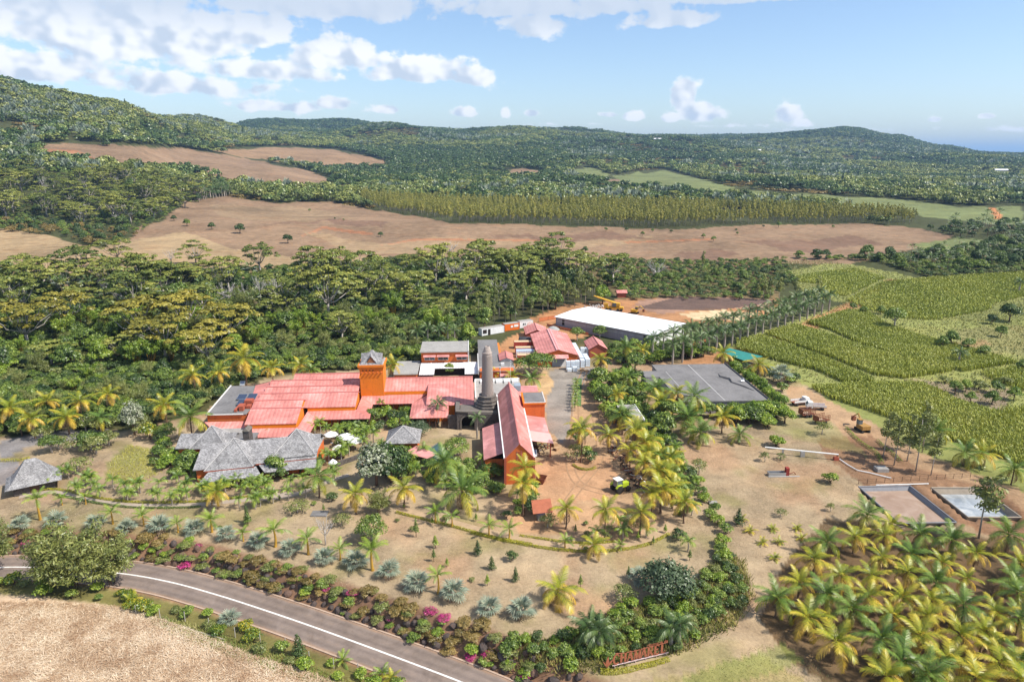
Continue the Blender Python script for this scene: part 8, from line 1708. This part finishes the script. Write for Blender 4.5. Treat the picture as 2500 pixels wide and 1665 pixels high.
def cart(p, rz, label, L=3.6, Wd=1.9):
    t = empty('cane_cart', p, rz, label, 'cart', 'cane carts by the dirt track'); MB().box(-L / 2, L / 2, -Wd / 2, Wd / 2, .72, .85).build('bed', RUSTY, t)
    q = MB()
    for x in np.linspace(-L / 2, L / 2, 8):
        for s in (-1, 1): q.box(x - .04, x + .04, s * Wd / 2 - .04, s * Wd / 2 + .04, .85, 2.2)
    q.build('stakes', RUSTY, t)
    for s in (-1, 1):
        for z in (1.25, 1.7, 2.15): MB().box(-L / 2, L / 2, s * (Wd / 2 - .09) - .025, s * (Wd / 2 - .09) + .025, z, z + .12).build('side_rail', RUSTY, t)
    MB().box(-L / 2 - .06, -L / 2, -Wd / 2, Wd / 2, .85, 2.2).build('headboard', RUSTY, t)
    for s in (-1, 1):
        for x in (-.55, .55): wheel(t, x, s * (Wd / 2 + .02), .42, .26, RUSTY)
    MB().tube([(L / 2, 0, .7), (L / 2 + 1.3, 0, .45)], .07, 5).build('drawbar', RUSTY, t); MB().box(-1, .6, -.6, .5, .86, 1.0).build('load', plain('pale_boards', (.5, .38, .27), .9, .25, 2), t); return t
cart(at(z8(530, 1150)), R(12), 'rusty staked cane cart nearest the trucks'); cart(at(z8(640, 1200)), R(22), 'rusty staked cane cart in front, apart on the lawn')
def truck(p, rz, label, white=True):
    t = empty('truck', p, rz, label, 'truck', 'trucks by the dirt track'); m = WHITE
    MB().box(-2.4, .9, -.9, .9, .8, .95).build('bed', RUSTY, t); MB().box(-2.4, .9, -.9, -.84, .95, 1.5).box(-2.4, .9, .84, .9, .95, 1.5).build('sideboard', m, t)
    MB().add([(.95, -.9, .6), (2.5, -.9, .6), (2.5, .9, .6), (.95, .9, .6), (.95, -.85, 2.1), (2.1, -.85, 2.1), (2.1, .85, 2.1), (.95, .85, 2.1), (2.5, -.9, 1.3), (2.5, .9, 1.3)], [(0, 1, 8, 5, 4), (1, 2, 9, 8), (8, 9, 6, 5), (2, 3, 7, 6, 9), (3, 0, 4, 7), (4, 5, 6, 7)]).build('cab', m, t)
    MB().wallpoly([(2.46, -.75, 1.4), (2.46, .75, 1.4), (2.14, .7, 2.0), (2.14, -.7, 2.0)], -.03).build('windscreen', CLR, t)
    for s in (-1, 1):
        for x in (-1.5, 1.7): wheel(t, x, s * .85, .42, .25, STEEL)
truck(at(z8(600, 1095)), R(170), 'white flatbed truck parked behind the cane carts'); truck(at(z8(480, 1060)), R(15), 'white pickup truck farthest behind the cane carts')
# yellow digger under the gum trees
def digger(p, rz, label, YELM=YELM):
    t = empty('digger', p, rz, label, 'digger')
    for s in (-1, 1): MB().prism([(-1.5, s * .9 - .25), (1.5, s * .9 - .25), (1.5, s * .9 + .25), (-1.5, s * .9 + .25)], 0, .65).build('track', RUB, t)
    MB().box(-1.5, .9, -1.1, 1.1, .75, 1.7).build('body', YELM, t); MB().box(.0, 1.1, .1, 1.0, 1.7, 2.8).build('cab', CLR, t); MB().box(-.05, 1.15, .05, 1.05, 2.8, 2.92).build('cab_roof', YELM, t)
    MB().tube([(.9, -.3, 1.5), (2.4, -.3, 3.6), (3.9, -.3, 2.4)], [.22, .2, .14], 5).build('boom', YELM, t); MB().box(3.5, 4.3, -.7, .1, 1.2, 2.3).build('bucket', RUSTY, t)
digger(at(z8(955, 1260)), R(100), 'yellow-orange digger parked under the gum trees', plain('dusty_ochre_paint', (.36, .20, .055), .8, .35, 1.5, dirt=(.2, .11, .05))); digger(at(z7(1000, 285)), R(-30), 'yellow excavator behind the new white roof')
# mobile crane beyond the white roof
p = at(z7(830, 262)); CR = empty('mobile_crane', p, R(165), 'yellow mobile crane with its boom laid out beyond the white roof', 'crane')
MB().box(-4, 4, -1.2, 1.2, .9, 1.8).build('carrier', YELM, CR); MB().box(2.6, 4.2, -1.2, 1.2, 1.8, 3.0).build('driver_cab', YELM, CR); MB().box(-2.5, 1.0, -1.1, 1.1, 2.1, 3.4).build('superstructure', YELM, CR); MB().lathe([(.9, 1.8), (.9, 2.1)], 12).build('turntable', RUB, CR); MB().box(-1.0, .6, 1.12, 1.7, 2.1, 3.6).build('crane_cab', CLR, CR)
MB().tube([(-2.0, 0, 3.0), (7.4, 0, 5.6)], [.5, .4], 4).build('boom', YELM, CR); MB().tube([(7.4, 0, 5.6), (8.8, 0, 6.0)], [.28, .24], 4).build('jib', YELM, CR)
for x in (-3.2, -1.8, 1.6, 3.0):
    for s in (-1, 1): wheel(CR, x, s * 1.15, .6, .4, YELM)
# containers and cabins
def container(u, v, L, Wd, H_, mat, rz, label, name='container', top=None):
    x, y = uv(u, v); t = empty(name, (x, y, gz(x, y)), rz, label, 'container', None); q = MB(); n = int(L / .28)
    prof = []
    for i in range(n + 1): prof.append((-L / 2 + L * i / n, -Wd / 2 + (.04 if i % 2 else 0)))
    for i in range(n + 1): prof.append((L / 2 - L * i / n, Wd / 2 - (.04 if i % 2 else 0)))
    q.prism(prof, .12, H_); q.build('shell', mat, t); f = MB()
    for sx in (-1, 1):
        for sy in (-1, 1): f.box(sx * L / 2 - .07, sx * L / 2 + .07, sy * Wd / 2 - .07, sy * Wd / 2 + .07, 0, H_ + .04)
    f.build('corner_posts', mat, t); MB().box(-L / 2, L / 2, -Wd / 2, Wd / 2, H_ + .002, H_ + .04).build('roof', top or mat, t)
    return t
REDC = plain('red_container', (.36, .06, .04), .6, .25, 1, dirt=(.2, .05, .03)); OC = plain('orange_cabin', (.72, .15, .02), .6, .15, 1); WC = plain('white_cabin', (.74, .74, .74), .55, .1, .6, dirt=(.5, .45, .42)); PB = plain('pale_board_tops', (.62, .42, .26), .9, .3, 1.5); BLU = plain('blue_white_wrap', (.42, .5, .68), .6, .35, 2)
for i, (v, tp, lab) in enumerate(((226.6, PB, 'rear red container with a plank-covered top beside the warehouse'), (219.2, PB, 'middle red container with a pale top beside the warehouse'), (215.6, BLU, 'white container with blue wrapped load beside the warehouse'), (210.5, PB, 'front red container beside the warehouse'))): container(17.6, v, 6.0, 2.3, 2.4, WC if i == 2 else REDC, ROT, lab, top=tp)
c = container(7.4, 246.5, 9.6, 2.4, 2.7, WC, ROT + R(30), 'long white site cabin with dark openings', 'site_cabin', CONC2); MB().box(-4.4, -2.8, -1.3, -1.212, .9, 2.3).box(-2.2, -1.2, -1.3, -1.212, .2, 2.3).build('opening', DARK, c)
c = container(14.9, 251.8, 6.0, 2.4, 2.7, OC, ROT + R(24), 'orange site cabin in the middle of the row', 'site_cabin', CONC2); MB().box(-.6, .4, -1.3, -1.212, 1.2, 2.0).box(.8, 2.6, -1.3, -1.212, 1.3, 2.2).build('window', WHITE, c)
c = container(20.7, 255.6, 5.6, 2.4, 2.7, WC, ROT + R(22), 'white site cabin with red lettering at the end of the row', 'site_cabin', CONC2); MB().box(-1.4, -1.1, -1.3, -1.212, 1.2, 2.0).box(-.7, -.4, -1.3, -1.212, 1.2, 2.0).build('window', DARK, c); q = MB(); strokes(q, [(.2, .9, .9, 2.2, .12), (.9, 1.2, 1.6, 2.3, .12), (1.4, .8, 2.2, 1.9, .12)], dep=.03); o = q.build('red_marking', OC, c); o.location = (0, -1.24, 0)
# black tank
x, y = uv(18.8, 232.5); t = empty('tank', (x, y, gz(x, y)), ROT + R(-5), 'black horizontal tank beside the rear containers', 'tank'); q = MB(); q.lathe([(.3, -2.3), (1.0, -2.1), (1.15, -1.6), (1.15, 1.6), (1.0, 2.1), (.3, 2.3)], 16); q.v = [(v[2], v[0], v[1] + 1.2) for v in q.v]; q.build('shell', plain('black_plastic', (.05, .05, .055), .5, .2, 1), t, True)
for xx in (-1.2, 1.2): MB().box(xx - .2, xx + .2, -.8, .8, 0, .5).build('cradle', TIMBER, t)
# pallet stacks of white drums
WD = plain('shrink_wrapped_white', (.66, .72, .78), .35, .12, 1.5); PAL = plain('pallet_wood', (.42, .27, .15), .9, .3, 3); tank_me = {}
def stack(u, v, w, d, h, lab):
    x, y = uv(u, v); t = empty('wrapped_pallet', (x, y, gz(x, y)), ROT, lab, 'pallet', 'wrapped pallets by the warehouse'); n = max(1, round(h / .95)); hh = (h - .15) / n
    MB().box(-w / 2, w / 2, -d / 2, d / 2, 0, .13).build('pallet', PAL, t)
    for k in range(n):
        key = (w, d, round(hh, 2))
        if key not in tank_me: tank_me[key] = MB().box(-w / 2, w / 2, -d / 2, d / 2, 0, hh - .08).mesh('wrapped_layer', WD)
        o = link('wrapped_layer', tank_me[key], t); o.location = (0, 0, .15 + k * hh)
for i, (u, v, h, lab) in enumerate(((29.8, 201.2, 2.9, 'left tall wrapped pallet by the roller door'), (31.3, 201.4, 2.9, 'middle tall wrapped pallet by the roller door'), (32.7, 201.6, 2.9, 'right tall wrapped pallet by the roller door'), (29.9, 199.2, 1.1, 'low wrapped pallet in front, left'), (31.6, 199.2, 1.6, 'low wrapped pallet in front, right'))): stack(u, v, 1.3, 1.3, h, lab)
for i in range(9): stack(34.6, 203.5 + i * 2.2, 1.3, 1.9, 2.9 if i else 2.6, '%s wrapped pallet along the warehouse side wall' % ORD[i])
for i in range(3): stack(36.4 + .0 * i, 204.5 + i * 2.4, 1.4, 2.0, 2.6, '%s wrapped pallet in the outer row by the golden palm' % ORD[i])
for i in range(3): stack(36.8 + i * 1.5, 216.5, 1.3, 1.6, 2.7, '%s wrapped pallet in the rear cross row' % ORD[i])
for i, (u, v, h) in enumerate(((33.9, 199.6, .8), (35.2, 199.2, .5), (18.3, 147, .7), (18.6, 144.3, 1.0), (18.8, 142.2, .6), (18.2, 149.4, .5))):
    x, y = uv(u, v); t = empty('pallet_stack', (x, y, gz(x, y)), ROT + i * .2, ('stack of bare pallets right of the wrapped ones', 'low stack of bare pallets right of the wrapped ones', 'bare pallets beside the pink canopy, second', 'highest pallet heap beside the pink canopy', 'front pallet heap beside the pink canopy', 'rear pallet heap beside the pink canopy')[i], 'pallet')
    for k in range(int(h / .15)): o = MB().box(-.6, .6, -.5, .5, 0, .04).box(-.6, .6, -.5, -.4, -.09, -.001).box(-.6, .6, .4, .5, -.09, -.001).build('pallet', PAL, t); o.location = (random.uniform(-.06, .06), 0, .1 + .15 * k)
# scrap under the canopy and along the hedge
def scrap(p, rz, n, spread, label, seed, kind='scrap_heap'):
    g = random.Random(seed); t = empty(kind, p, rz, label, 'scrap heap'); 
    for k in range(n):
        L = g.uniform(.5, 1.8); o = MB().box(-L / 2, L / 2, -.09, .09, -.06, .06).build('scrap_piece', g.choice((RUSTY, DARK, STEEL, TIMBER)), t); o.location = (g.uniform(-1, 1) * spread[0], g.uniform(-1, 1) * spread[1], .15 + g.uniform(0, .9)); o.rotation_euler = (g.uniform(-.5, .5), g.uniform(-.6, .6), g.uniform(0, 3.1))
x, y = uv(14.8, 141.5); scrap(Vector((x, y, gz(x, y))), ROT, 34, (2.0, 3.0), 'jumble of machine parts under the pink canopy', 3)
SCR = [(950, 660), (1000, 740), (1060, 830), (1120, 890), (1180, 960), (1210, 1030)]
for i, (a_, b_) in enumerate(SCR): scrap(at(zb8(a_, b_)), R(-55), 16, (1.5, 1.1), '%s heap of rusty scrap along the yard hedge' % ORD[i], 20 + i)
p = at(zb3(465, 215)); t = empty('skip', p, R(-20), 'rust-brown open skip beside the orange gable', 'skip'); MB().add([(-.9, -.7, 0), (.9, -.7, 0), (.9, .7, 0), (-.9, .7, 0), (-1.3, -1.0, 1.3), (1.3, -1.0, 1.3), (1.3, 1.0, 1.3), (-1.3, 1.0, 1.3)], [(0, 1, 5, 4), (1, 2, 6, 5), (2, 3, 7, 6), (3, 0, 4, 7), (3, 2, 1, 0)]).build('hull', RUSTY, t); MB().box(-1.35, 1.35, -1.05, -.98, 1.22, 1.32).box(-1.35, 1.35, .98, 1.05, 1.22, 1.32).build('rim', RUSTY, t)
# rubble beyond the crane, gravel heap
g = random.Random(8); p = at(z7(720, 235)); t = empty('rubble_heap', p, 0, 'pale heap of broken concrete beside the crane', 'rubble heap')
for k in range(60): s = g.uniform(.2, .55); o = link('lump', rock_me[k % 5], t); o.location = (g.gauss(0, 2.6), g.gauss(0, 1.4), g.uniform(.1, .7)); o.scale = (s, s * .8, s * .6); o.rotation_euler = (g.uniform(0, 6), g.uniform(0, 6), 0)
PALEROCK = plain('broken_concrete', (.5, .46, .44), .9, .25, 2)
for o in t.children: o.material_slots[0].link = 'OBJECT'; o.material_slots[0].material = PALEROCK
p = at(z7b(1290, 460)); t = empty('gravel_heap', p, 0, 'grey gravel heap by the small pink roof behind the warehouse', 'gravel heap'); q = MB(); q.lathe([(2.6, -.1), (2.2, .35), (1.4, .9), (.6, 1.2), (.1, 1.3)], 14); q.build('heap', plain('grey_gravel', (.32, .33, .32), .95, .3, 3, bump=.8), t)
# white pipe on stands, trough, pond things
a = at(zb5(65, 625), 1.3); b = at(zb5(715, 690), 1.3); t = empty('pipe_bridge', a, 0, 'long white pipe carried on short stands across the lawn', 'pipe'); MB().tube([(0, 0, 1.4), (b.x - a.x, b.y - a.y, b.z - a.z + 1.4)], .16, 8).build('pipe', WHITE, t)
for f_, w_ in ((.25, .2), (.52, .45), (.985, .12)): c = a + (b - a) * f_; MB().box(c.x - a.x - w_, c.x - a.x + w_, c.y - a.y - w_ * .6, c.y - a.y + w_ * .6, gz(c.x, c.y) - a.z, 1.25 + (c.z - a.z)).build('stand', STEEL if f_ < .9 else RUSTY, t)
p = at(zb5(190, 870)); t = empty('sluice_tank', p, R(2), 'open steel sluice tank with a rust-red gate on the lawn', 'tank'); MB().box(-2.4, 1.2, -.5, -.42, 0, .8).box(-2.4, 1.2, .42, .5, 0, .8).box(-2.4, -2.32, -.42, .42, 0, .8).build('wall', STEEL, t); MB().box(-2.3, 1.2, -.41, .41, 0, .3).build('water', GLASS, t); MB().box(1.22, 1.9, -.45, .45, 0, 1.75).build('gate', plain('oxide_red', (.26, .04, .03), .8, .3, 2), t); MB().tube([(2.0, 0, .3), (3.2, .3, .5), (3.6, .2, .1)], .1, 5).build('outlet', RUSTY, t); MB().box(-2.6, 4.0, -.9, -.55, 0, .12).build('apron', CONC2, t)
for (zf, x, y, lab, m_, s_) in ((zb3, 1640, 360, 'square concrete lid on the right lawn', CONC2, (.8, .6, .35)), (zb2, 500, 430, 'flat grey slab on the lawn below the path', CONC, (1.5, 1.0, .2)), (zb5, 1090, 830, 'concrete block with a dark inlet by the gully', CONC2, (1.2, .9, .8)), (zb5, 690, 735, 'brick pier at the end of the white pipe', REDWALL, (.5, .4, .7))):
    o = MB().box(-s_[0], s_[0], -s_[1], s_[1], -.1, s_[2]).box(-s_[0] * .8, s_[0] * .8, -s_[1] * .8, s_[1] * .8, s_[2] + .002, s_[2] + .06).build('concrete_slab', m_); o.location = at(zf(x, y)); tag(o, lab, 'slab')
LIN = plain('pond_liner', (.34, .28, .215), .9, .3, .7); LIN2 = plain('grey_pond_liner', (.22, .22, .235), .75, .3, .7)
for i, (P, m_, lab) in enumerate(((P1, LIN2, 'grey-lined rim of the muddy brown pond'), (P2, LIN, 'pale sheet-lined rim of the clear pond'))):
    cx, cy, ax, ay, hx, hy = P; dep = PONDS[i][6]; t = empty('pond_basin', (cx, cy, 0), math.atan2(ax[1], ax[0]), lab, 'pond')
    o_ = [(-hx * 1.05, -hy * 1.05), (hx * 1.05, -hy * 1.05), (hx * 1.05, hy * 1.05), (-hx * 1.05, hy * 1.05)]; n_ = [(a_ * .85, b_ * .85) for a_, b_ in o_]
    for k in range(4): l = (k + 1) % 4; MB().slab([(*o_[k], .16), (*o_[l], .16), (*n_[l], -dep - .25), (*n_[k], -dep - .25)], .05).build('lining', m_, t)
    for k in range(4): l = (k + 1) % 4; MB().tube([(*o_[k], .16), (*o_[l], .16)], .14, 5).build('lip', m_, t)
a = at(zb5(890, 950)); b = at(zb5(1880, 890)); t = empty('pond_fence', a, 0, 'thin post and rail fence behind the two ponds', 'fence'); d = b - a
for k in range(14): f_ = k / 13; c = d * f_; MB().tube([(c.x, c.y, gz(a.x + c.x, a.y + c.y) - a.z), (c.x, c.y, gz(a.x + c.x, a.y + c.y) - a.z + 1.1)], .05, 4).build('post', TIMBER, t)
for z in (.5, 1.0): MB().tube([(0, 0, z), (d.x, d.y, d.z + z)], .025, 4).build('rail', TIMBER, t)
a = at(zb5(720, 735)); P_ = [at(zb5(*q)) for q in ((720, 735), (800, 790), (880, 835), (980, 855), (1180, 905))]; o = MB().tube([(v.x - a.x, v.y - a.y, v.z - a.z + .25) for v in P_], .12, 6).build('hose', WHITE); o.location = a; tag(o, 'pale drain hose running down to the muddy pond', 'hose')
a = at(zb5(1130, 980)); o = MB().tube([(-2, 0, .4), (9, .6, .4)], .1, 6).build('pond_pipe', WHITE); o.location = a; tag(o, 'white pipe along the near bank between the ponds', 'pipe')
o = MB().box(-.8, .8, -.05, .05, 0, .1).box(-.8, .8, .35, .45, 0, .1).box(-.7, -.6, -.2, .6, .1, .16).box(.6, .7, -.2, .6, .1, .16).build('raft', TIMBER); o.location = (*at(zb5(1850, 1060))[:2], -.98); o.rotation_euler = (0, 0, -.6); tag(o, 'small dark timber raft floating on the clear pond', 'raft')
# plough rows
pr = scatter(PLOUGH, 3.0, seed=3, jitter=0); g = random.Random(1)
q = MB(); a = at(FULL(1475, 700)); b = at(FULL(1775, 705)); 
base = at(FULL(1470, 690)); rows_ = []
for k in range(14):
    f_ = k / 13; l = at(FULL(1560 - 100 * f_, 683 + 26 * f_)); r_ = at(FULL(1782 - 60 * f_ - 80 * f_ * f_, 692 + 22 * f_)); rows_.append([(p.x, p.y, gz(p.x, p.y) + .12) for p in (l + (r_ - l) * t_ for t_ in np.linspace(0, 1, 9))])
MULCH = plain('dark_bed_sheet', (.10, .08, .08), .7, .4, 1); FR = empty('ploughed_beds', (rows_[0][0][0], rows_[0][0][1], 0), 0, 'dark raised planting beds in rows beyond the white warehouse', 'planting beds')
for rw in rows_:
    o0 = rows_[0][0]; MB().tube([(p[0] - o0[0], p[1] - o0[1], p[2]) for p in rw], .15, 4).build('bed_row', MULCH, FR)
# far houses
FARH = [(1512, 326, 14, 'white house on the skyline above the plantation'), (1738, 352, 16, 'long white house on the wooded plateau'), (1862, 402, 9, 'house with a pale roof on the wooded slope'), (1900, 408, 8, 'small pale roofed house among trees on the slope'), (1985, 432, 10, 'house half hidden in the middle of the village trees'), (2038, 434, 12, 'widest of the pale houses in the village trees'), (2140, 436, 10, 'pale house at the right of the village trees'), (2215, 440, 8, 'small tan house near the conifer'), (2168, 390, 14, 'greenish roofed house on the bare knoll'), (2300, 398, 18, 'long white building near the sea horizon'), (2330, 454, 7, 'small brown hut by the red field')]
for i, (x, y, w_, lab) in enumerate(FARH):
    p = at(FULL(x, y)); t = empty('distant_house', p, .3 * (i % 3) - .2, lab, 'house', 'houses on the far slopes'); s = max(1.0, p.length / 1500); w2 = w_ * .55 * s; MB().box(-w2, w2, -3.5 * s, 3.5 * s, -3, 5 * s).build('wall', WHITE if i % 4 else PARAPET, t); MB().add([(-w2 - 1, -4.3 * s, 5 * s), (w2 + 1, -4.3 * s, 5 * s), (w2 + 1, 4.3 * s, 5 * s), (-w2 - 1, 4.3 * s, 5 * s), (-w2 - 1, 0, 7 * s), (w2 + 1, 0, 7 * s)], [(0, 1, 5, 4), (2, 3, 4, 5), (1, 2, 5), (3, 0, 4), (3, 2, 1, 0)]).build('roof', STEEL if i % 3 == 2 else WHITE, t)
    for k in range(3): MB().box(-w2 * .7 + k * w2 * .6, -w2 * .7 + k * w2 * .6 + 1.6 * s, -3.56 * s, -3.51 * s, 1.2 * s, 3.2 * s).build('window', DARK, t)
# ---------------------------------------------------------------- air
hm = bpy.data.materials.new('thin_air'); hm.use_nodes = True; hnt = hm.node_tree
for n in list(hnt.nodes): hnt.nodes.remove(n)
ho = _n(hnt, 'ShaderNodeOutputMaterial'); pv = _n(hnt, 'ShaderNodeVolumePrincipled')
pv.inputs['Color'].default_value = (.42, .65, .97, 1); pv.inputs['Density'].default_value = 6.5e-5; pv.inputs['Anisotropy'].default_value = .1
hnt.links.new(pv.outputs[0], ho.inputs['Volume'])
hz = MB().box(-151000, 151000, -151000, 151000, -420, 420).build('haze', hm)
tag(hz, 'thin bluish air lying over the whole landscape', 'haze', kind='stuff')
